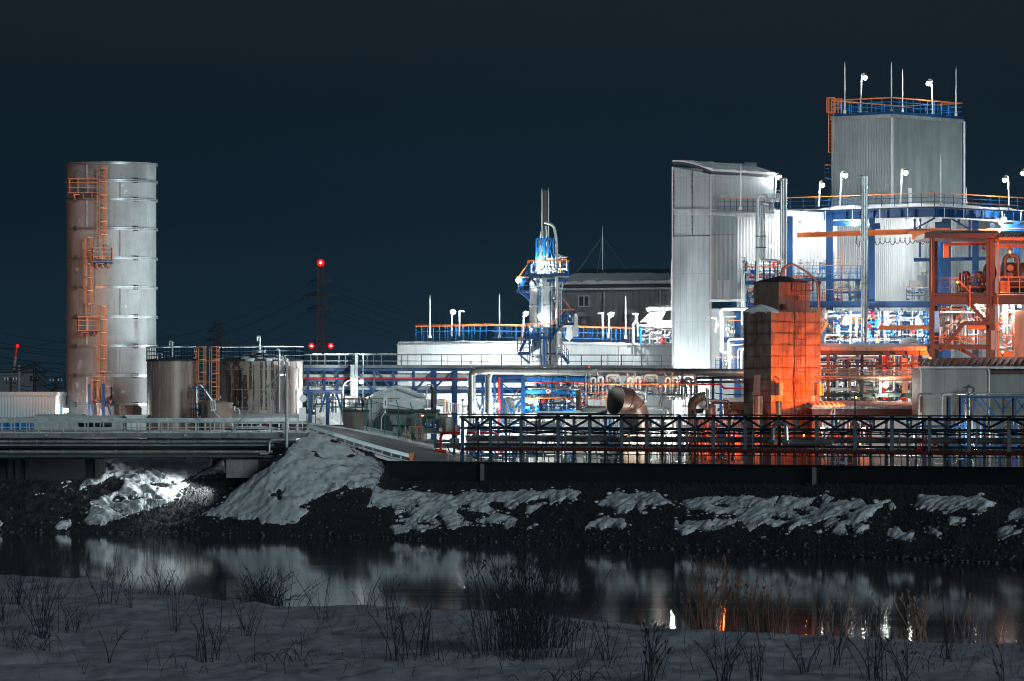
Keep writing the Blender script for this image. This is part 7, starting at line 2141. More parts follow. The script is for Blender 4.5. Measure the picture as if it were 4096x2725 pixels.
m = M(); m.pbox(2302, 1562, 2324, 1640, 379, .8); tag(m.build('cabinet', MT['house']), 'tall narrow grey cabinet left of the orange yellow railing', 'cabinet')
t = thing('street_lamp', 'thin street lamp with a flat unlit tube head before the lagged main', 'lamp', P(2342, 1660, 376.5))
m = M(); m.tube(fillet(pp(376.5, (2343, 1660), (2343, 1495), (2355, 1486), (2366, 1484)), .25, 5), .045, 8); m.build('pole', MT['galv'], t)
m = M(); m.bar(P(2360, 1487, 376.5), P(2388, 1477, 376.5), .16, .09); m.build('lamp_head', MT['galv'], t)
m = M(); m.sphere(P(2356, 1468, 379), .07, 8, 6); tag(m.build('beacon', MT['litr']), 'tiny red light on the thick lagged main', 'lamp')

# ================================================================ horn duct
t = thing('horn_duct', 'huge brown elbow duct with its round open mouth facing left', 'duct', P(2500, 1660, 371))
Yq = 371.0
ring_c = [P(2463, 1602, Yq - .55), P(2500, 1606, Yq - .1), P(2532, 1628, Yq + .4), P(2552, 1668, Yq + .7), P(2556, 1740, Yq + .8)]
axis = [V((-.80, -.58, .16)), V((-.78, -.5, .42)), V((-.55, -.35, .75)), V((-.2, -.1, .97)), V((0, 0, 1))]
rad = [1.08, 1.06, .98, .86, .80]
n_ = 36; vs = []
for c, ax, r_ in zip(ring_c, axis, rad):
    ax = ax.normalized(); e1 = ax.cross(V((0, 0, 1))); e1 = e1.normalized() if e1.length > .05 else V((1, 0, 0)); e2 = e1.cross(ax).normalized()
    vs.append([c + (e1 * math.cos(2 * PI * j / n_) + e2 * math.sin(2 * PI * j / n_)) * r_ for j in range(n_)])
for k in range(1, len(vs)):        # keep the rings from twisting against each other
    best = min(range(n_), key=lambda s_: sum((vs[k][(j + s_) % n_] - vs[k - 1][j]).length for j in range(0, n_, 6)))
    vs[k] = [vs[k][(j + best) % n_] for j in range(n_)]
m = M(); flat = [p for r_ in vs for p in r_]
m.add(flat, [(k * n_ + j, k * n_ + (j + 1) % n_, (k + 1) * n_ + (j + 1) % n_, (k + 1) * n_ + j) for k in range(len(vs) - 1) for j in range(n_)], True)
ins = [p + (ring_c[k] - p) * .035 for k, r_ in enumerate(vs) for p in r_]
m.slot(1).add(ins, [(k * n_ + j, (k + 1) * n_ + j, (k + 1) * n_ + (j + 1) % n_, k * n_ + (j + 1) % n_) for k in range(len(vs) - 1) for j in range(n_)], True)
m.slot(0).add(vs[0] + ins[:n_], [(j, (j + 1) % n_, n_ + (j + 1) % n_, n_ + j) for j in range(n_)])
m.build('elbow', [MT['duct'], MT['duct_in']], t)
for k in (0, 1, 2, 3):
    m = M(); m.tube(vs[k] + [vs[k][0]], .035, 6, False); m.build('seam_ring', MT['jack_dk'] if k == 0 else MT['rust'], t)

# silver and orange ducts right of it
for lab, pts, r, mt_, Yq in (('silver pipe stepping down right of the horn duct', ((2638, 1630), (2640, 1618), (2650, 1584), (2752, 1583)), .135, 'steel', 374),
                             ('dented white pipe bending down right of the horn duct', ((2572, 1636), (2640, 1630), (2662, 1640), (2664, 1700)), .15, 'white', 372),
                             ('second white elbow behind the dented white pipe', ((2655, 1632), (2676, 1640), (2678, 1860)), .14, 'white', 373),
                             ('short silver pipe with flange above the horn duct', ((2520, 1566), (2562, 1564), (2580, 1578), (2582, 1630)), .14, 'steel', 375),
                             ('glowing orange lagged elbow pipe right of the pale pipes', ((2768, 1690), (2768, 1610), (2800, 1588), (2822, 1586)), .34, 'clay', 368),
                             ('thick silver pipe ending in a flange beside the dented tower', ((2822, 1604), (2830, 1602), (2918, 1606), (2918, 1640)), .10, 'steel', 366),
                             ('lying orange lagged cylinder at the foot of the dented tower', ((2912, 1664), (2930, 1650), (3080, 1652)), .22, 'clay', 365)):
    t = thing('bent_pipe', lab, 'pipe', P(*pts[0], Yq)); m = M(); q = fillet(pp(Yq, *pts), .6 if r > .25 else .3, 7); m.tube(q, r, 14); m.build('pipe', MT[mt_], t)
    for j in range(2, len(q) - 2, 4):
        d_ = (q[j + 1] - q[j]).normalized() * .02; m = M(); m.tube([q[j] - d_, q[j] + d_], r * 1.06, 14); m.build('joint_ring', MT['galv'] if mt_ != 'clay' else MT['rust'], t)
t = thing('blower_unit', 'orange brown drum unit with an upright pipe between elbow and tower', 'machinery', P(2845, 1700, 366))
m = M(); c = P(2842, 1655, 366); m.cyl(c, .38, 4.3, ZZ(1625, 366), 20); m.lathe((c.x, c.y, ZZ(1625, 366)), [(.42, 0), (.42, .06), (.1, .2), (.01, .2)], 18); m.build('drum', MT['clay'], t)
m = M(); m.tube(fillet(pp(365.5, (2830, 1640), (2830, 1560), (2824, 1556)), .15), .1, 10); m.build('pipe', MT['jack_dk'], t)
m = M(); m.tube(pp(366, (2846, 1611), (2930, 1612)), .09, 10); m.tube(pp(366, (2870, 1640), (2878, 1640)), .13, 10); m.pbox(2838, 1622, 2852, 1630, 365.5, .3); m.build('outlet', MT['duct'], t)
m = M(); m.prism(pp(367, (2786, 1655), (2778, 1636), (2818, 1634), (2810, 1655)), (0, .4, 0)); m.build('hopper', MT['brg_green'], t)
m = M(); m.sphere(P(2805, 1622, 369), .45, 12, 8); m.build('snow_heap', MT['snow'], t)
t = thing('pale_trestle', 'thin white uprights left of the glowing orange elbow', 'trestle', P(2740, 1700, 370))
each('upright', MT['white'], t, [2733, 2742, 2757], lambda m, x_: m.bar(P(x_, 1700, 370), P(x_, 1575, 370), .07))
m = M(); m.bar(P(2728, 1625, 370), P(2760, 1625, 370), .1); m.build('cross_bar', MT['white'], t)
t = thing('snow_roof_shed', 'low shed with a snow roof between horn duct and dented tower', 'shelter', P(2960, 1660, 373))
m = M(); m.prism(pp(373, (2890, 1602), (2910, 1592), (2985, 1588), (2990, 1606), (2900, 1608)), (0, 3, 0)); m.build('roof_snow', MT['snow'], t)
m = M(); m.pbox(2895, 1609, 2985, 1660, 373.3, 3); m.build('wall', MT['rust'], t)
t = thing('pipe_trestle', 'dark grey frame with red pipe left of the dented tower', 'steel frame', P(2830, 1640, 384))
for x_ in (2783, 2852): m = M(); m.ibeam(P(x_, 1640, 383), P(x_, 1508, 383), .2, .2); m.build('column', MT['navy'], t)
for y_ in (1511, 1528): m = M(); m.bar(P(2780, y_, 383), P(2975, y_, 383), .2, .2); m.build('cross_beam', MT['navy'], t)
m = M(); m.tube(fillet(pp(382.5, (2560, 1537), (2885, 1538), (2893, 1554), (2980, 1554)), .25, 5), .07, 10); tag(m.build('pipe', MT['red']), 'bright red pipe with a small step left of the dented tower', 'pipe')
m = M(); m.tube(pp(381, (2780, 1576), (2850, 1572), (2900, 1578), (2980, 1580)), .04, 6); tag(m.build('cable', MT['black']), 'black sagging cable crossing before the white wall left of the dented tower', 'cable')

# machines and buildings behind the rack (low, seen between its posts)
YE = 379.5
t = thing('grey_hall', 'low grey panelled hall behind the left half of the pipe rack', 'building', P(2250, 1870, 381.5))
m = M(); m.pbox(2120, 1668, 2400, 1890, 381.5, 4); m.build('wall', MT['house'], t)
m = M(); m.pbox(2260, 1800, 2286, 1868, 381.4, .1); m.build('door', MT['blue'], t)
m = M(); m.pbox(2240, 1810, 2252, 1822, 381.35, .05); m.build('notice', MT['signw'], t)
m = M(); m.pbox(2290, 1668, 2294, 1880, 381.3, .1); m.build('downpipe', MT['galv'], t)
t = thing('louvre_unit', 'pale green louvred cooling unit behind the rack below the horn duct', 'cooling unit', P(2430, 1870, 378))
m = M(); m.pbox(2398, 1734, 2474, 1885, 378, 2); m.build('body', MT['house'], t)
for i in range(22):
    m = M(); m.pbox(2402, 1738 + i * 6.2, 2470, 1741.5 + i * 6.2, 377.9, .12); m.build('slat', MT['clad_pl'], t)
t = thing('lean_to', 'pinkish low shed wall behind the rack right of the louvred unit', 'shed', P(2540, 1870, 374))
m = M(); m.pbox(2484, 1738, 2578, 1885, 374, 2); m.build('wall', MT['tower_up'], t)
m = M(); m.pbox(2480, 1730, 2582, 1739, 373.8, 2.4); m.build('roof', MT['roof_dk'], t)
t = thing('green_column', 'pale green upright columns behind the rack right of the horn duct', 'column', P(2670, 1870, 371))
for x0, x1 in ((2652, 2670), (2674, 2682), (2610, 2618)):
    m = M(); m.pbox(x0, 1668, x1, 1885, 371, .4); m.build('column', MT['clad_pl'], t)
pipework(t, 2600, 2760, 1680, 1870, 370, 374, 20, ['white', 'galv', 'jack_dk', 'steel'], 121, .04, .1, 6)
t = thing('grey_block', 'grey building block behind the rack left of the orange machines', 'building', P(2720, 1870, 376))
m = M(); m.pbox(2480, 1668, 2860, 1890, 376, 3); m.build('wall', MT['house'], t)
t = thing('orange_machine', 'orange lit machines and pipes behind the rack at the foot of the dented tower', 'machinery', P(2920, 1870, 361))
for x0, x1, y0, y1, Yq in ((2830, 2852, 1690, 1890, 362), (2760, 2785, 1730, 1890, 362), (2905, 2925, 1680, 1890, 360), (2940, 2972, 1740, 1890, 360)):
    m = M(); c = P((x0 + x1) / 2, 1880, Yq); m.cyl(c, (x1 - x0) / 2 * Yq / F, 4.3, ZZ(y0, Yq), 14); m.build('drum', MT['clay'], t)
for x0, y0 in ((2825, 1824), (2940, 1822)):
    m = M(); m.prism(pp(359.6, (x0, y0 + 16), (x0 + 6, y0), (x0 + 18, y0), (x0 + 24, y0 + 16)), (0, .8, 0)); m.build('hood', MT['clay'], t)
m = M(); m.pbox(2760, 1846, 2980, 1858, 359, 1.5); m.build('base', MT['clay'], t)
m = M(); m.bar(P(2790, 1672, 361), P(2836, 1720, 361), .25); m.bar(P(2880, 1850, 360), P(2950, 1790, 360), .2); m.build('chute', MT['duct'], t)
pipework(t, 2760, 2985, 1680, 1870, 359, 363, 26, ['clay', 'jack_dk', 'orange', 'rust', 'steel'], 131, .04, .12, 8)
t = thing('green_cabinet', 'pale green ribbed cabinet between rack braces left of the dented tower', 'cabinet', P(2955, 1720, 364))
m = M(); m.corr((XX(2930, 364), 364), (XX(2978, 364), 364), ZZ(1712, 364), ZZ(1684, 364), .12, .04); m.pbox(2930, 1684, 2978, 1712, 364.05, .8); m.build('body', MT['clad_pl'], t)
t = thing('orange_cabinet', 'orange lit cabinets with a barrel behind the rack right of the tower', 'cabinet', P(3455, 1870, 350.8))
m = M(); m.pbox(3425, 1826, 3482, 1890, 351, 1.5); m.build('cabinet', MT['clay'], t)
m = M(); m.tube(pp(351.5, (3280, 1801), (3432, 1802)), .12, 10); m.pbox(3440, 1782, 3482, 1808, 351.2, 1); m.build('barrel', MT['clay'], t)
t = thing('process_piping', 'mixed blue and white piping between rack and canopy right of the dented tower', 'piping', P(3390, 1870, 356))
pipework(t, 3290, 3480, 1680, 1870, 356, 360, 34, ['white', 'blue_lt', 'galv', 'steel', 'orange', 'white'], 141, .04, .11, 8)
m = M(); stairs(m, P(3290, 1765, 357), P(3340, 1680, 357), .8); m.build('stair', [MT['white'], MT['orange']], t)
for k, (x_, y_, Yq) in enumerate(((3290, 1717, 352.2), (3455, 1718, 348.5))):
    t = thing('flood_lamp', ['left one of two white flood lamps glaring through the rack right of the tower', 'right one of two white flood lamps glaring through the rack right of the tower'][k], 'lamp', P(x_, 1870, Yq), 'flood lamps behind the rack')
    m = M(); m.tube(pp(Yq + .2, (x_, 1880), (x_, 1722)), .05, 8); m.build('pole', MT['galv'], t)
    m = M(); m.sphere(P(x_, y_, Yq), .14, 14, 10); m.build('bulb', MT['lit'], t)
    point_light('flood_light', P(x_, y_, Yq) + V((0, .3, .25)), 160, (1, .98, .97), .15, t)

for k, (x_, y_, Yq, pw) in enumerate(((2175, 1752, 378.5, 900), (2560, 1762, 372.3, 700), (2010, 1750, 378, 700), (3640, 1740, 348, 230), (3900, 1740, 345.5, 230), (2690, 1750, 369.3, 600))):  # fill lamps added to brighten the walls behind the rack
    t = thing('fill_lamp', ['added fill lamp before the grey hall wall behind the rack', 'added fill lamp before the pinkish shed wall behind the rack', 'added fill lamp on the blue support frame behind the left end of the rack', 'added fill lamp on the grey brown wall right of the orange cabinets',
                            'added fill lamp on the house wall behind the blue truss', 'added fill lamp beside the pale green columns behind the rack'][k], 'lamp', P(x_, y_ + 20, Yq), 'added fill lamps behind the rack')
    m = M(); m.bar(P(x_, 1880, Yq), P(x_, y_ + 2, Yq), .05); m.build('stand', MT['dark'], t)
    m = M(); m.box(P(x_ - 5, y_ + 3, Yq - .06), P(x_ + 5, y_ - 3, Yq + .06)); m.build('lamp_head', MT['dark'], t)
    point_light('fill_light', P(x_, y_, Yq + .25), pw, (.95, 1, .9), .2, t)
# ================================================================ canopy and racks right of the tower
YC = 371.0
t = thing('duct_bridge', 'rusty topped orange lagged duct on dark columns right of the dented tower', 'duct bridge', P(3500, 1660, YC))
m = M(); n_ = 40
for i in range(n_):
    a, b = 3276 + (3705 - 3276) * i / n_, 3276 + (3705 - 3276) * (i + 1) / n_; sag = 6 * (max(0, (i - 30)) / 10) ** 2
    h0 = 14 + 4 * float(vnoise(i, 0, .8, 151))
    m.hexa([P(a, 1388, YC), P(b, 1388, YC), V((XX(b, YC), YC + 2.4, ZZ(1388, YC))), V((XX(a, YC), YC + 2.4, ZZ(1388, YC))),
            P(a, 1388 - h0 + sag, YC + .3), P(b, 1388 - h0 + sag, YC + .3), V((XX(b, YC), YC + 2.2, ZZ(1386 - h0 + sag, YC))), V((XX(a, YC), YC + 2.2, ZZ(1386 - h0 + sag, YC)))])
m.build('snow_crust', MT['snow'], t)
for i in range(9):
    a = 3276 + i * 48; m = M(); m.pbox(a, 1387, a + 46.6, 1404, YC - .1, 2.5); m.build('lagging', MT['clay'], t)
m = M(); m.ibeam(P(3270, 1412, YC), P(3712, 1413, YC), .4, .32)
for i in range(9): m.box(P(3280 + i * 50, 1420, YC - .2), P(3282 + i * 50, 1405, YC))
m.build('girder', MT['rust'], t)
for x_, mt_ in ((3313, 'rust'), (3521, 'dark'), (3448, 'dark'), (3652, 'dark')):
    m = M(); m.ibeam(P(x_, 1880, YC + (.4 if x_ in (3313, 3521) else 3)), P(x_, 1418, YC + (.4 if x_ in (3313, 3521) else 3)), .22, .22); m.build('column', MT[mt_], t)
m = M(); m.pbox(3610, 1420, 3632, 1640, YC + 4, .4); m.build('column', MT['clay'], t)
for y_, hh, mt_ in ((1464, .2, 'rust'), (1519, .16, 'rust'), (1581, .30, 'brg_green')):
    m = M(); m.ibeam(P(3276, y_, YC + .2), P(3690, y_, YC + .2), .25, hh)
    for i in range(8): m.box(P(3300 + i * 50, y_ + hh * 25, YC), P(3302 + i * 50, y_ - hh * 25, YC + .2))
    m.build('shelf_beam', MT[mt_], t)
for y_, r, mt_, o, lab in ((1451, .045, 'rust', .4, 'thin rust pipe on the top shelf under the orange lagged duct'), (1480, .05, 'clay', .2, 'thin orange pipe on the second shelf under the orange lagged duct'), (1507, .115, 'clay', -.1, 'thick orange to silver pipe under the orange lagged duct'),
                         (1491, .04, 'galv', .9, 'thin grey pipe behind the thick orange pipe under the duct'), (1516, .03, 'clay', -.3, 'very thin orange tube under the thick orange pipe')):
    m = M(); m.tube([P(3276, y_, YC + o), P(3685, y_ + 1, YC + o)], r, 10)
    for i in range(6): m.tube([P(3300 + i * 70, y_, YC + o), P(3303 + i * 70, y_, YC + o)], r * 1.2, 10)
    tag(m.build('pipe', MT[mt_]), lab, 'pipe', 'pipes under the orange lagged duct')
t = thing('process_piping', 'dark pipes and blue frames in depth under the orange lagged duct', 'piping', P(3480, 1600, 376))
pipework(t, 3290, 3690, 1425, 1600, 375, 384, 60, ['white', 'blue', 'dark', 'galv', 'jack_dk', 'red', 'blue_lt', 'steel', 'white'], 161, .04, .14, 14)
for x_ in (3340, 3430, 3550, 3680): m = M(); m.ibeam(P(x_, 1660, 385), P(x_, 1420, 385), .3, .3); m.build('column', MT['blue'], t)
for y_ in (1440, 1500, 1550): m = M(); m.bar(P(3280, y_, 385.4), P(3700, y_, 385.4), .2, .25); m.build('shelf_beam', MT['dark'], t)
m = M(); m.prism(pp(378, (3450, 1568), (3452, 1535), (3505, 1532), (3505, 1545), (3470, 1556), (3455, 1566)), (0, 1.5, 0)); m.build('snow_ledge', MT['snow'], t)
for lx, ly, Yq, pw in ((3400, 1470, 388, 900), (3600, 1470, 388, 900), (3500, 1570, 387, 500)):
    m = M(); m.sphere(P(lx, ly, Yq), .1, 10, 8); m.build('flood_lamp', MT['lit'], t); point_light('flood_light', P(lx, ly + 8, Yq + .4), pw, (.95, 1, 1), .2, t)
m = M(); m.pbox(3276, 1420, 3720, 1700, 396, .3)
tag(m.build('back_wall', MT['clad_pl']), 'pale lit back wall far behind the racks under the orange lagged duct', 'wall')
t = thing('flood_lamp', 'big greenish white flood lamp hanging under the duct bridge', 'lamp', P(3543, 1540, YC - 1))
m = M(); m.tube(fillet(pp(YC - .8, (3519, 1560), (3517, 1518), (3500, 1516), (3300, 1516)), .2), .035, 6); m.build('feed_pipe', MT['clay'], t)
m = M(); m.sphere(P(3543, 1540, YC - .9), .22, 18, 12); m.build('bulb', MT['litc'], t)
point_light('flood_light', P(3543, 1540, YC - .9) + V((0, .35, -.25)), 420, (.85, 1, .85), .2, t)
t = thing('snow_roof_shed', 'long low shed with rippled snow roof at the foot of the duct bridge', 'shed', P(3460, 1700, 362))
m = M(); n_ = 46
for i in range(n_):
    a, b = 3250 + 425 * i / n_, 3250 + 425 * (i + 1) / n_
    e = (0 if i % 2 else 3); h = 1603 + 10 * max(0, abs(i / n_ - .4) - .2) * 2 + 2 * float(vnoise(i, 0, .5, 171))
    m.hexa([P(a, 1627 + e, 361.6), P(b, 1627 + e, 361.6), V((XX(b, 361.6), 366, ZZ(h + 6, 366))), V((XX(a, 361.6), 366, ZZ(h + 6, 366))), P(a, 1620 + e, 361.6), P(b, 1620 + e * .5, 361.6), V((XX(b, 361.6), 366, ZZ(h, 366))), V((XX(a, 361.6), 366, ZZ(h, 366)))])
m.build('roof_snow', MT['snow'], t)
m = M(); m.pbox(3245, 1630, 3672, 1637, 361.4, 5); m.build('gutter', MT['galv'], t)
m = M(); m.pbox(3250, 1637, 3668, 1890, 362, 4); m.build('wall', MT['duct'], t)
m = M(); m.pbox(3246, 1585, 3258, 1605, 361.3, .04); t = tag(m.build('number_sign', MT['signw']), 'round edged white speed sign lettered 5 right of the dented tower', 'sign'); t['_o'] = tuple(t.location)
lettering(t, '5', 3252, 1595, 12, 361.25, 'ink')

# ================================================================ brown steel structure at the right edge
YR = 380.0
t = thing('brown_steel_frame', 'brown red steel process building glowing orange with zigzag stairs at the right edge', 'steel frame', P(3880, 1860, YR))
for x_, w in ((3728, .36), (3950, .2), (3968, .42), (4200, .4)):
    m = M(); m.ibeam(P(x_, 1880, YR), P(x_, 940, YR), w, w); m.build('column', MT['rust'], t)
for x_ in (3740, 3970): m = M(); m.ibeam(P(x_, 1880, YR + 7), P(x_, 940, YR + 7), .35, .35); m.build('column', MT['rust'], t)
m = M(); m.box(P(3698, 952, YR - .6), V((XX(3995, YR), YR + 8, ZZ(934, YR)))); m.build('roof', MT['rust'], t)
m = M(); m.prism([P(3698, 934, YR - .6), P(3995, 934, YR - .6), P(3995, 924, YR + 3), P(3745, 924, YR + 3)], (0, .1, .05)); m.build('roof_cap', MT['tile'], t)
m = M(); m.box(P(3995, 960, YR - 1), V((XX(4300, YR), YR + 7, ZZ(951, YR)))); m.build('gutter', MT['orange'], t)
m = M()
for i in range(30): a = 3995 + i * 10; m.hexa([P(a, 951, YR - 1), P(a + 6, 951, YR - 1), P(a + 16, 930, YR + 4), P(a + 8, 930, YR + 4), P(a, 944, YR - 1), P(a + 6, 944, YR - 1), P(a + 16, 924, YR + 4), P(a + 8, 924, YR + 4)])
m.build('ribbed_roof', MT['tile'], t)
for a_, b_, hh, o in (((3720, 1198), (3985, 1198), .75, 0), ((3975, 1202), (4300, 1202), .65, -.5), ((3720, 1198), (4300, 1198), .5, 7), ((3715, 1388), (3985, 1388), .35, 0), ((3780, 978), (3980, 975), .22, 2), ((3985, 985), (4300, 985), .25, 1)):
    m = M(); m.ibeam(P(*a_, YR + o), P(*b_, YR + o), .4, hh); m.build('beam', MT['orange'] if hh < .3 else MT['rust'], t)
m = M(); m.box(P(3730, 1178, YR), V((XX(4300, YR), YR + 7, ZZ(1172, YR)))); m.build('floor', MT['rust'], t)
m = M(); m.box(P(3865, 1300, YR - .3), V((XX(3975, YR), YR + 1.6, ZZ(1285, YR)))); m.build('landing', MT['rust'], t)
m = M(); m.box(P(3870, 1318, YR - .1), P(3990, 1302, YR + .2)); m.build('landing_beam', MT['orange'], t)
m = M(); railing(m, [P(3735, 1172, YR - .1), P(3830, 1172, YR - .1)], 1.15, .7, .03); railing(m, [P(3870, 1172, YR + 1.2), P(3965, 1172, YR + 1.2)], 1.15, .7, .03); m.build('railing', [MT['rust'], MT['rust']], t)
m = M(); railing(m, [P(3990, 1172, YR - .8), P(4300, 1172, YR - .8)], 1.2, .8, .035); m.build('railing', [MT['orange'], MT['orange']], t)
m = M(); railing(m, [P(3722, 1405, YR + .5), P(3965, 1405, YR + .5)], 1.1, .8, .03); railing(m, [P(3995, 1400, YR), P(4060, 1400, YR)], 1.2, .6, .035); m.build('railing', [MT['orange'], MT['orange']], t)
for p_, q_, o in (((3945, 1284), (3835, 1174), .1), ((3765, 1404), (3862, 1288), -.3), ((3925, 1440), (3828, 1388), .6)):
    m = M(); stairs(m, P(*p_, YR + o), P(*q_, YR + o), 1.0, n=12); m.build('stair', [MT['rust'], MT['orange']], t)
m = M(); m.tube(pp(YR - .5, (3991, 1440), (3991, 950)), .07, 8); m.tube(pp(YR - .4, (3726, 1165), (3726, 955)), .04, 8); m.tube(pp(YR - .3, (3880, 1280), (3880, 1140)), .05, 8); m.tube(pp(YR + .2, (3955, 1210), (3957, 1100)), .05, 8); m.build('riser', MT['orange'], t)
m = M(); m.pbox(4058, 1240, 4300, 1430, YR - .2, 4); m.build('wall', MT['clay'], t)
m = M(); m.pbox(4002, 1124, 4040, 1170, YR - .5, 1.2); m.build('red_cabinet', MT['orange'], t)
m = M(); m.pbox(3992, 1405, 4055, 1428, YR - .6, .4); m.build('fascia', MT['orange'], t)
m = M(); m.pbox(3733, 1245, 3756, 1330, YR + 2.5, .2); m.build('pale_door', mat('pale_blue_door', (.30, .42, .68), .5, 0, .1, 1), t)
m = M(); m.pbox(3756, 1228, 3845, 1330, YR + 6, .3); m.build('rear_wall', MT['house'], t)
m = M(); m.pbox(3965, 1322, 3985, 1400, YR - .3, .2); m.build('hazard_board', MT['clad'], t)
m = M(); c = P(4060, 1110, YR + 1.5); m.tube([P(4005, 1110, YR + 2), P(4300, 1110, YR + 2)], 1.15, 28); m.sphere(P(3958, 1090, YR + 3), .55, 18, 10, 1.4); m.build('vessel', MT['duct'], t)
m = M(); m.tube(fillet(pp(YR + .6, (4018, 1110), (4018, 1022), (4072, 1022), (4072, 1110)), .5, 7), .17, 12)
for x_ in (4018, 4072): m.tube(pp(YR + .6, (x_, 1085), (x_, 1112)), .22, 12)
m.build('u_pipe', MT['duct'], t)
m = M(); m.tube([P(4041, 1072, YR + .8), P(4041, 1072, YR + .6)], .26, 18); m.build('manhole', MT['clay'], t)
for x_, y_ in ((3932, 995), (4039, 996)):
    m = M(); m.lathe(P(x_, y_, YR + .8), [(.03, .3), (.05, .12), (.2, -.02), (.2, -.06), (.02, .05)], 12); m.build('pendant_lamp', MT['clay'], t)
m = M(); m.pbox(3775, 975, 3795, 1030, YR + 2, .5); m.build('hoist', MT['orange'], t)
pipework(t, 3840, 3970, 1085, 1172, YR + 1.5, YR + 5, 18, ['rust', 'dark', 'red', 'galv', 'duct'], 181, .04, .14, 6)
pipework(t, 3760, 3965, 1225, 1400, YR + 2.5, YR + 5.5, 26, ['white', 'rust', 'galv', 'orange', 'steel', 'white'], 182, .04, .11, 8)
pipework(t, 3996, 4056, 1225, 1400, YR + .5, YR + 3, 14, ['white', 'rust', 'clay', 'white', 'orange'], 183, .05, .16, 5)
m = M(); m.tube([P(3852, 1148, YR + 1), P(3958, 1150, YR + 1)], .16, 10); m.build('pipe', MT['duct'], t)
for k, (lx, ly, o, pw) in enumerate(((3908, 1221, .6, 650), (3926, 1221, .6, 0), (4019, 1226, -.4, 420), (4050, 1226, -.4, 420), (4078, 1226, -.4, 0))):
    m = M(); m.sphere(P(lx, ly, YR + o), .17, 12, 8, .6); m.build('flood_lamp', MT['lit'], t)
    if pw: point_light('flood_light', P(lx, ly + 14, YR + o + .5), pw, (1, .93, .9), .2, t)
# sodium floods for this corner
for k, (x_, y_, Yq, pw) in enumerate(((3722, 1435, 369.5, 1700), (4010, 1410, 371, 1500), (4040, 1010, 376.5, 480), (3830, 1130, 379, 200))):
    t = thing('sodium_lamp', ['orange sodium flood lamp at the right end of the duct bridge', 'orange sodium flood lamp behind the dark tiled roof', 'orange sodium lamp under the ribbed roof at the right edge', 'small orange sodium lamp on the railing of the brown steel frame'][k], 'lamp', P(x_, y_ + 10, Yq), 'sodium lamps around the brown frame')
    m = M(); m.box(P(x_ - 6, y_ + 2, Yq + .1), P(x_ + 6, y_ + 10, Yq + .35)); m.tube(pp(Yq + .2, (x_, y_ + 30), (x_, y_ + 8)), .04, 6); m.build('lamp_hood', MT['dark'], t)
    m = M(); m.sphere(P(x_, y_, Yq + .05), .07, 10, 8); m.build('bulb', MT['lito'], t)
    point_light('sodium_light', P(x_, y_ - 6, Yq + .05), pw, (1, .14, .004), .2, t)

# ================================================================ house with tiled roof, trusses, pipes at right
YHs = 352.0
t = thing('tiled_house', 'low grey panelled house with a dark corrugated tile roof at lower right', 'house', P(3880, 1870, YHs))
m = M(); m.pbox(3684, 1474, 3962, 1890, YHs, 8); m.build('wall', MT['house'], t)
m = M(); m.pbox(3962, 1490, 4400, 1890, YHs + 1.2, 8); m.build('wall', MT['house'], t)
m = M(); m.pbox(3962, 1476, 4400, 1491, YHs + .6, 8); m.build('eave_board', MT['rust'], t)
m = M(); m.pbox(3668, 1467, 4400, 1474, YHs - .4, .5); m.build('gutter', MT['galv'], t)
m = M(); n_ = 28
for i in range(n_):
    a, b = 3672 + i * 26.5, 3672 + i * 26.5 + 26.5
    hh = 1434 - 7 * min(1, i / 14); l_ = 22 if i == 0 else 0
    for x0, x1, up in ((a, a + 15, 0), (a + 15, b, 9)):
        m.hexa([P(x0, 1466, YHs - .5), P(x1, 1466, YHs - .5), P(x1 + 18, hh + 7, YHs + 5), P(x0 + 18, hh + 7, YHs + 5), P(x0 + (4 if not up else 0), 1457 + up, YHs - .5), P(x1 - (4 if not up else 0), 1457 + up, YHs - .5), P(x1 + 18, hh, YHs + 5), P(x0 + 18, hh, YHs + 5)])
m.build('roof', MT['tile'], t)
for x_ in (3684, 3957): 
    m = M(); m.tube(fillet(pp(YHs - .2, (x_ - 6, 1472), (x_, 1488), (x_, 1890)), .1), .05, 8); m.build('downpipe', MT['white'], t)
t = thing('roof_cowl', 'round silver roof cowl with a pointed cap in front of the house wall', 'vent', P(3874, 1660, 350.5))
m = M(); c = P(3874, 1568, 350.5); m.cyl(c, .30, ZZ(1880, 350.5), ZZ(1568, 350.5), 16, .30); m.build('flue', MT['steel'], t)
m = M(); m.lathe((c.x, c.y, ZZ(1568, 350.5)), [(.44, 0), (.44, .1), (.41, .12), (.44, .14), (.44, .24), (.41, .26), (.44, .30), (.01, .50)], 22, False); m.build('cap', MT['jack_dk'], t)
t = thing('white_pipes', 'silver pipe along the top of the blue truss with drops at the house corner', 'pipes', P(3900, 1600, 349.5))
m = M(); m.tube(fillet(pp(349.5, (3676, 1680), (3676, 1576), (3765, 1576), (3768, 1660)), .2), .075, 10); m.build('pipe', MT['steel'], t)
m = M(); m.tube(fillet(pp(349.3, (3768, 1680), (3768, 1576), (4400, 1577)), .25), .09, 10); m.build('pipe', MT['steel'], t)
m = M(); m.tube(pp(349.4, (3690, 1690), (3690, 1585)), .06, 8); m.tube(pp(349.4, (3684, 1650), (3684, 1585)), .05, 8); m.build('riser', MT['rust'], t)
t = thing('blue_truss', 'blue cross braced truss frame before the grey house at right', 'truss', P(3950, 1880, 348))
for x_, mt_ in ((3790, 'rust'), (3797, 'blue'), (3840, 'rust'), (3848, 'blue'), (3884, 'rust'), (3898, 'blue'), (4052, 'rust'), (4060, 'blue'), (4014, 'rust')):
    m = M(); m.ibeam(P(x_, 1890, 348.3 if mt_ == 'rust' else 348), P(x_, 1586, 348.3 if mt_ == 'rust' else 348), .14 if mt_ == 'rust' else .18, .15); m.build('post', MT[mt_], t)
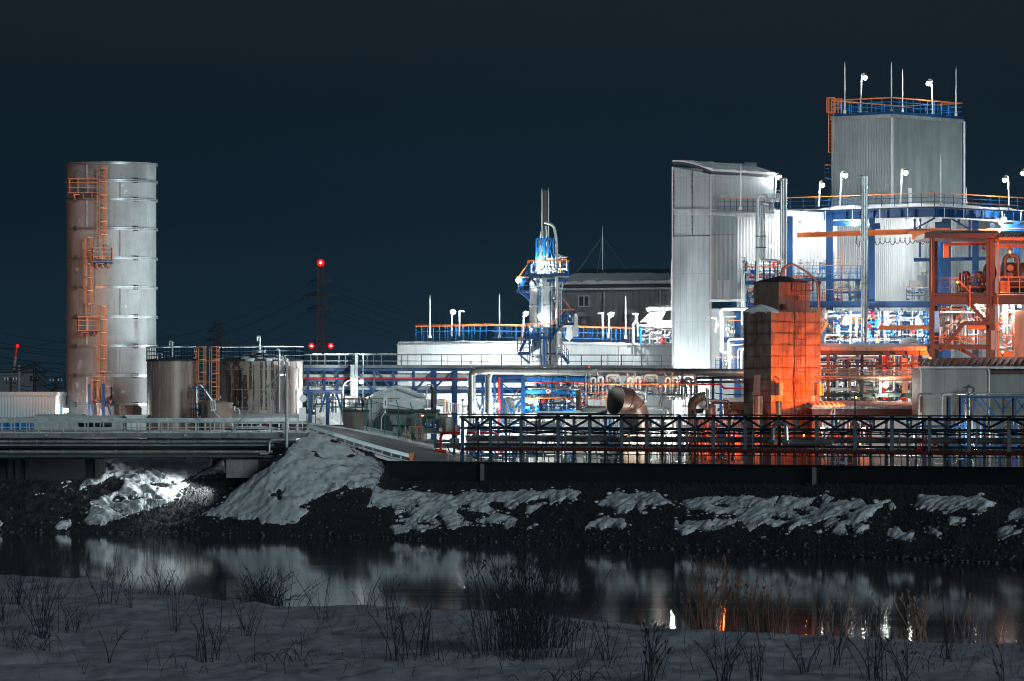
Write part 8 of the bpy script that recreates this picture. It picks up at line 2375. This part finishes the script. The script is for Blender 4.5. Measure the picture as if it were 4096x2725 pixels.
m = M(); m.ibeam(P(3840, 1589, 348), P(4400, 1590, 348), .2, .18); m.build('top_chord', MT['blue'], t)
for a_, b_ in (((3900, 1594), (3955, 1660)), ((3925, 1594), (3978, 1660)), ((3850, 1594), (3882, 1640)), ((3975, 1594), (4018, 1655)), ((4045, 1600), (4005, 1655)), ((4066, 1595), (4110, 1655)), ((4110, 1595), (4066, 1655))):
    m = M(); m.bar(P(*a_, 347.9), P(*b_, 347.9), .11); m.build('brace', MT['blue'], t)
t = thing('process_piping', 'small pipes, boxes and cables on the house wall behind the rack at right', 'piping', P(3900, 1800, 349))
pipework(t, 3560, 4090, 1680, 1870, 346, 350, 30, ['galv', 'blue', 'white', 'jack_dk', 'rust'], 191, .03, .07, 8)
m = M(); m.pbox(3978, 1735, 3993, 1752, 347, .3); m.build('box', MT['white'], t)
for x_ in (3545, 3700, 3800, 3860, 4000, 4048): m = M(); m.ibeam(P(x_, 1890, 346.5), P(x_, 1680, 346.5), .2, .2); m.build('column', MT['blue'], t)
t = thing('orange_vessel', 'bright red and blue uprights behind the rack at the right picture edge', 'frame', P(4050, 1870, 345))
for x_, mt_ in ((4045, 'red'), (4056, 'blue_lt'), (4066, 'blue_lt')): m = M(); m.bar(P(x_, 1890, 345), P(x_, 1700, 345), .16); m.build('upright', MT[mt_], t)
t = thing('grey_wall', 'grey brown wall of the low shed behind the rack right of the orange cabinets', 'wall', P(3600, 1870, 352.5))
m = M(); m.pbox(3485, 1672, 3690, 1890, 352.5, .4); m.build('wall', MT['house'], t)
m = M(); m.pbox(3500, 1660, 3690, 1673, 352.2, 1); m.build('roof_edge', MT['tile'], t)
# ================================================================ dry weeds, reeds and bushes
MT['weed'] = mat('dry_weed_stem', (.014, .011, .011), .8, 0, .4, 3)
MT['reed'] = mat('brown_reed', (.15, .072, .050), .8, 0, .45, 2.5)
MT['reed_pale'] = mat('pale_reed', (.22, .145, .12), .8, 0, .4, 2.5)
MT['turf'] = mat('dead_grass', (.019, .015, .013), .9, 0, .5, .8)


def on_near(px, y):
    """Point on the near bank seen at photo pixel px, y."""
    Ys = np.linspace(120, float(Yedge(px)) + .5, 500); A = np.full(Ys.shape, float(px))
    z = near_z(A, Ys); py = HY + (ZC - z) * F / Ys
    i = int(np.argmin(np.abs(py - y)))
    return V((XX(px, Ys[i]), Ys[i], float(z[i]) - .03))


def on_far(px, y):
    Ys = np.linspace(float(Yw(px)), 385, 700); A = np.full(Ys.shape, float(px))
    z = terr(A, Ys); py = HY + (ZC - z) * F / Ys
    i = int(np.argmin(np.abs(py - y)))
    return V((XX(px, Ys[i]), Ys[i], float(z[i]) - .03))


def stem(m, g, b, h, lean, r, twigs, plume=0, bend=.0):
    n = 7; pts = []
    dx, dy = lean
    for i in range(n + 1):
        f = i / n
        pts.append(b + V((dx * f ** 1.5 * h + bend * math.sin(f * 3.1) * h, dy * f ** 1.5 * h, h * (f - .18 * abs(dx) * f * f - (0 if abs(dx) < .9 else .5 * f ** 3)))))
    m.tube(pts, [r * (1 - .5 * i / n) for i in range(n + 1)], 5, False)
    for k in range(twigs):
        i = g.randint(2, n - 1); p = pts[i]; s_ = g.choice([-1, 1]); L_ = h * g.uniform(.08, .28)
        d = V((s_ * g.uniform(.3, .8) + dx * .5, g.uniform(-.4, .4), g.uniform(.5, 1.1))).normalized()
        q = p + d * L_ * .6; e = p + d * L_ + V((0, 0, L_ * .15)); m.tube([p, q, e], [r * .6, r * .45, r * .2], 4, False)
        if g.random() < .5: m.tube([q, q + V((-s_ * L_ * .15, 0, L_ * .35))], [r * .4, r * .15], 4, False)
        if plume and g.random() < .6: m.tube([e - d * .05, e + d * .03, e + d * .10], [r * .5, r * 1.7, r * .3], 5, False)
    if plume:
        t0 = pts[-1]; d = (pts[-1] - pts[-2]).normalized()
        for j in range(plume):
            o = V((g.uniform(-.04, .04), g.uniform(-.04, .04), g.uniform(-.10, .14))); m.tube([t0 + o - d * .07, t0 + o, t0 + o + d * .09 + V((g.uniform(-.05, .05), 0, 0))], [r * .4, r * 1.5, r * .2], 5, False)


def clump(label, px, yb, hpx, wpx, n, seed, mt='weed', r=.013, twigs=3, plume=0, lean=.25, name='dry_weed', grp='dry weeds on the snowy near bank', far=False, arch=0):
    g = random.Random(seed); m = M(); b0 = (on_far if far else on_near)(px, yb); s = b0.y / F
    for i in range(n):
        u = g.gauss(0, .42); b = b0 + V((u * wpx * s * .5, g.uniform(-.5, .5), -.04))
        h = hpx * s * 1.3 * g.uniform(.45, 1.0) * (1 - .25 * min(1, abs(u)))
        if arch and g.random() < arch:
            a = g.choice([-1, 1]) * g.uniform(.5, 1.0) * h; k = 9
            m.tube([b + V((a * j / k, 0, h * .55 * math.sin(PI * (j / k) * .93))) for j in range(k + 1)], [r * (1 - .5 * j / k) for j in range(k + 1)], 5, False)
            continue
        stem(m, g, b, h, (g.gauss(0, lean) + u * lean, g.uniform(-.1, .1)), r * g.uniform(.7, 1.25), twigs if g.random() < .8 else 0, plume, g.gauss(0, .025))
    o = m.build(name, MT[mt], origin=b0)
    return tag(o, label, 'dry plant' if name != 'reed_clump' else 'reeds', grp)


for a in (
    ('sparse dark stems at the extreme left edge of the near bank', 25, 2490, 230, 90, 13, 1), ('upright stems at left near the waterline reflection', 90, 2420, 190, 120, 20, 2), ('dense tall dark clump left of the first branching weed', 172, 2555, 360, 90, 22, 3),
    ('low tangled weeds below the tall dark clump at left', 265, 2530, 170, 150, 16, 4), ('branching weed with pale sky gaps before the left water', 430, 2420, 215, 120, 12, 5), ('lone dark weed with a bud right of the branching one', 521, 2435, 140, 30, 5, 6),
    ('thin crossing stems along the snow edge left of the bush', 640, 2380, 120, 190, 26, 7), ('long leaning twin stems in the left half of the snow', 700, 2530, 260, 60, 6, 8), ('thick broken stalks in the snow below the waterside bush', 845, 2640, 260, 150, 13, 9),
    ('tufted brown stalk in the snow left of centre', 985, 2555, 170, 70, 10, 11), ('tall forked stem alone against the water left of centre', 1300, 2480, 290, 70, 5, 12), ('small sprigs on the snow edge right of the forked stem', 1470, 2435, 130, 90, 8, 13),
    ('leaning dark stems left of the big central bush', 1600, 2640, 260, 110, 10, 14), ('slim stems standing left of the big central bush by the water', 1560, 2480, 200, 120, 9, 15), ('dry stems in the snow left under the big bush', 1700, 2620, 240, 100, 10, 16),
    ('single tall stem at the left bottom corner', 435, 2655, 220, 10, 2, 33), ('short stems in the bottom left corner', 60, 2600, 130, 120, 9, 34),
    ('thin arched stem right of the big central bush', 2440, 2640, 260, 60, 5, 17), ('dark stems with seed heads right of centre at the bottom edge', 2600, 2725, 210, 130, 14, 18), ('tall black stalks at the bottom right of centre', 2890, 2735, 230, 90, 11, 19),
    ('leaning stalks beside the tall black stalks at the bottom', 3020, 2730, 210, 90, 8, 20), ('pair of dark stems below the brown reeds', 3220, 2690, 160, 60, 6, 21), ('slender stems under the pale reeds at right', 3330, 2660, 260, 80, 7, 22),
    ('dark stems crossing the right part of the snow', 3500, 2720, 270, 110, 12, 23), ('knobbed dark stem at right before the snow edge', 3615, 2725, 190, 50, 6, 24), ('thin tall stems at right rising across the water', 3790, 2640, 280, 80, 6, 25), ('dark stem with a long seed head near the right edge', 4010, 2725, 170, 40, 4, 26)):
    clump(*a, plume=2 if 'seed' in a[0] or 'bud' in a[0] or 'knob' in a[0] else 0, r=.016 if a[2] > 2600 else .013)
clump('dark dense bush at the waterline left of centre', 1060, 2425, 150, 260, 110, 10, twigs=4, r=.013, lean=.45, name='waterside_bush')
clump('big black bush of dry stalks standing in front of the water at centre', 2110, 2615, 400, 430, 140, 27, twigs=3, r=.014, lean=.15, plume=2, name='dry_bush')
clump('lower tangle of dark stalks at the foot of the big central bush', 2090, 2640, 200, 560, 90, 28, twigs=3, r=.013, lean=.3, name='dry_bush')
clump('arched grass blades lying on the snow at bottom left of centre', 1080, 2650, 120, 420, 12, 29, twigs=0, r=.014, arch=.9)
clump('arched grass blades on the snow in the left corner', 130, 2600, 130, 300, 9, 30, twigs=0, r=.014, arch=.85)
clump('arched dark blades right of the big bush at the bottom', 2280, 2735, 120, 420, 12, 31, twigs=0, r=.015, arch=.8)
clump('arched dark blades on the bottom edge at the right', 3600, 2735, 90, 240, 9, 32, twigs=0, r=.015, arch=.8)
clump('brown reed stand with feathery plumes before the right water', 2850, 2515, 240, 340, 58, 41, 'reed', .017, 2, 4, .16, 'reed_clump', 'reeds at the edge of the near bank')
clump('thin reddish reeds right of the feathery brown stand', 3080, 2530, 190, 220, 34, 42, 'reed', .015, 1, 2, .14, 'reed_clump', 'reeds at the edge of the near bank')
clump('sparse pale reeds by the water between the two reed stands', 3380, 2555, 190, 300, 24, 43, 'reed_pale', .015, 1, 2, .12, 'reed_clump', 'reeds at the edge of the near bank')
clump('pale plumed reed tuft standing by the water at right', 3665, 2565, 180, 110, 26, 44, 'reed_pale', .017, 2, 4, .18, 'reed_clump', 'reeds at the edge of the near bank')
clump('few pale reeds at the right edge by the water', 3900, 2572, 160, 260, 20, 45, 'reed_pale', .015, 1, 2, .14, 'reed_clump', 'reeds at the edge of the near bank')
for a in (('bare dark shrub on the lit snow under the bridge', 600, 2040, 150, 110, 16, 51), ('small dry twigs poking from the hollow in the ramp snow', 1108, 1968, 46, 40, 9, 52), ('thin twigs on the snow below the retaining wall', 1640, 2050, 66, 60, 6, 53),
          ('dry brush in the dark hollow beside the bridge pier', 870, 1990, 70, 60, 12, 54), ('bent stalks on the broad snow patch at right', 3240, 2085, 56, 80, 8, 55), ('twigs on the small snow patch right of centre', 2552, 2010, 40, 30, 5, 56), ('twigs on the left end of the far right snow patch', 3690, 2015, 40, 40, 5, 57)):
    clump(*a, twigs=4, r=.014, lean=.5, far=True, name='bare_shrub', grp='shrubs on the far bank')

# dead grass and stones of the far bank, too many to count
g = np.random.default_rng(4)
n = 26000
px = g.uniform(-30, 4130, n); yw = Yw(px); yb = np.where(px >= 1545, Ywall(px) - .3, 379.)
Y = yw + (yb - yw) * g.uniform(0, 1, n) ** 1.0
z = terr(px, Y); py = HY + (ZC - z) * F / Y
sd = sdist(px, py)
k = (sd < -1) | ((sd < 5) & (g.uniform(0, 1, n) < .5)) | (g.uniform(0, 1, n) < .03)
px, Y, z = px[k], Y[k], z[k]; n = len(px)
x = (px - CX) * Y / F
h = g.uniform(.10, .34, n); w = g.uniform(.015, .035, n); lx = g.normal(0, .16, n); ly = g.normal(-.05, .1, n)
vs = np.stack([np.stack([x - w, Y, z - .04], -1), np.stack([x + w, Y, z - .04], -1), np.stack([x + lx, Y + ly, z + h], -1)], 1).reshape(-1, 3)
me = bpy.data.meshes.new('bank_grass'); me.from_pydata(vs.tolist(), [], np.arange(3 * n).reshape(-1, 3).tolist()); me.materials.append(MT['turf'])
o = bpy.data.objects.new('bank_grass', me); COL.objects.link(o); setting(o, 'stuff', 'dead dark grass on the bare parts of the far bank')
m = M(); rg = random.Random(6)
for i in range(900):
    p_ = rg.uniform(-20, 4120); yy = rg.uniform(0, 1) ** 2.2
    Yp = float(Yw(p_)) + yy * 13; zz = float(terr(np.array([p_]), np.array([Yp]))[0]); pyy = HY + (ZC - zz) * F / Yp
    s_ = rg.uniform(.05, .16); m.sphere((XX(p_, Yp), Yp, zz + s_ * .2), s_, 6, 4, rg.uniform(.4, .8))
mc = M()
for i in range(1500):
    p_ = rg.uniform(-20, 4120); ya_ = float(Yw(p_)); yb_ = float(Ywall(p_)) - .5 if p_ >= 1545 else 378.
    Yp = ya_ + rg.uniform(.1, 1) * (yb_ - ya_); zz = float(terr(np.array([p_]), np.array([Yp]))[0]); pyy = HY + (ZC - zz) * F / Yp
    d_ = float(sdist(np.array([p_]), np.array([pyy]))[0])
    if -14 < d_ < 1: s_ = rg.uniform(.04, .15) * (1 if rg.random() < .8 else 1.8); mc.sphere((XX(p_, Yp), Yp, zz + s_ * .1), s_, 6, 4, .5)
setting(mc.build('snow_chunks', MT['snow'], origin=(0, 341, 0)), 'stuff', 'small crumbs of snow round the edges of the snow patches')
ms = M(); rg = random.Random(15)
for i in range(420):
    p_ = rg.uniform(0, 4096); y0_ = float(np.interp(p_, *EDGE)); b_ = on_near(p_, y0_ + (2720 - y0_) * rg.random() ** 1.3)
    if rg.random() < .25:
        a_ = rg.choice([-1, 1]) * rg.uniform(.15, .6); ms.tube([b_, b_ + V((a_ * .3, 0, abs(a_) * .8)), b_ + V((a_, rg.uniform(-.2, .2), abs(a_) * .35))], [.011, .009, .005], 4, False)
    else:
        stem(ms, rg, b_, rg.uniform(.15, .9), (rg.gauss(0, .35), rg.uniform(-.2, .2)), rg.uniform(.007, .013), rg.randint(0, 2), 0, rg.gauss(0, .06))
setting(ms.build('dry_stubble', MT['weed'], origin=(0, 180, 1)), 'stuff', 'scattered single dry stalks poking out of the near snow')
setting(m.build('bank_stones', mat('wet_stone', (.075, .075, .075), .6, 0, .5, 2), origin=(0, 340, 0)), 'stuff', 'stones strewn along the foot of the far bank')
# ================================================================ thin night haze round everything
hm = bpy.data.materials.new('night_haze'); hm.use_nodes = True
N, L = hm.node_tree.nodes, hm.node_tree.links
N.remove(N['Principled BSDF']); pv = N.new('ShaderNodeVolumePrincipled'); L.new(pv.outputs[0], N['Material Output'].inputs['Volume'])
pv.inputs['Color'].default_value = (.30, .68, 1, 1); pv.inputs['Density'].default_value = .00011; pv.inputs['Anisotropy'].default_value = .5
m = M(); m.box((-5200, -60, -3.4), (5200, 9200, 150))
setting(m.build('haze', hm, origin=(0, 0, -3.4)), 'stuff', 'thin night haze')
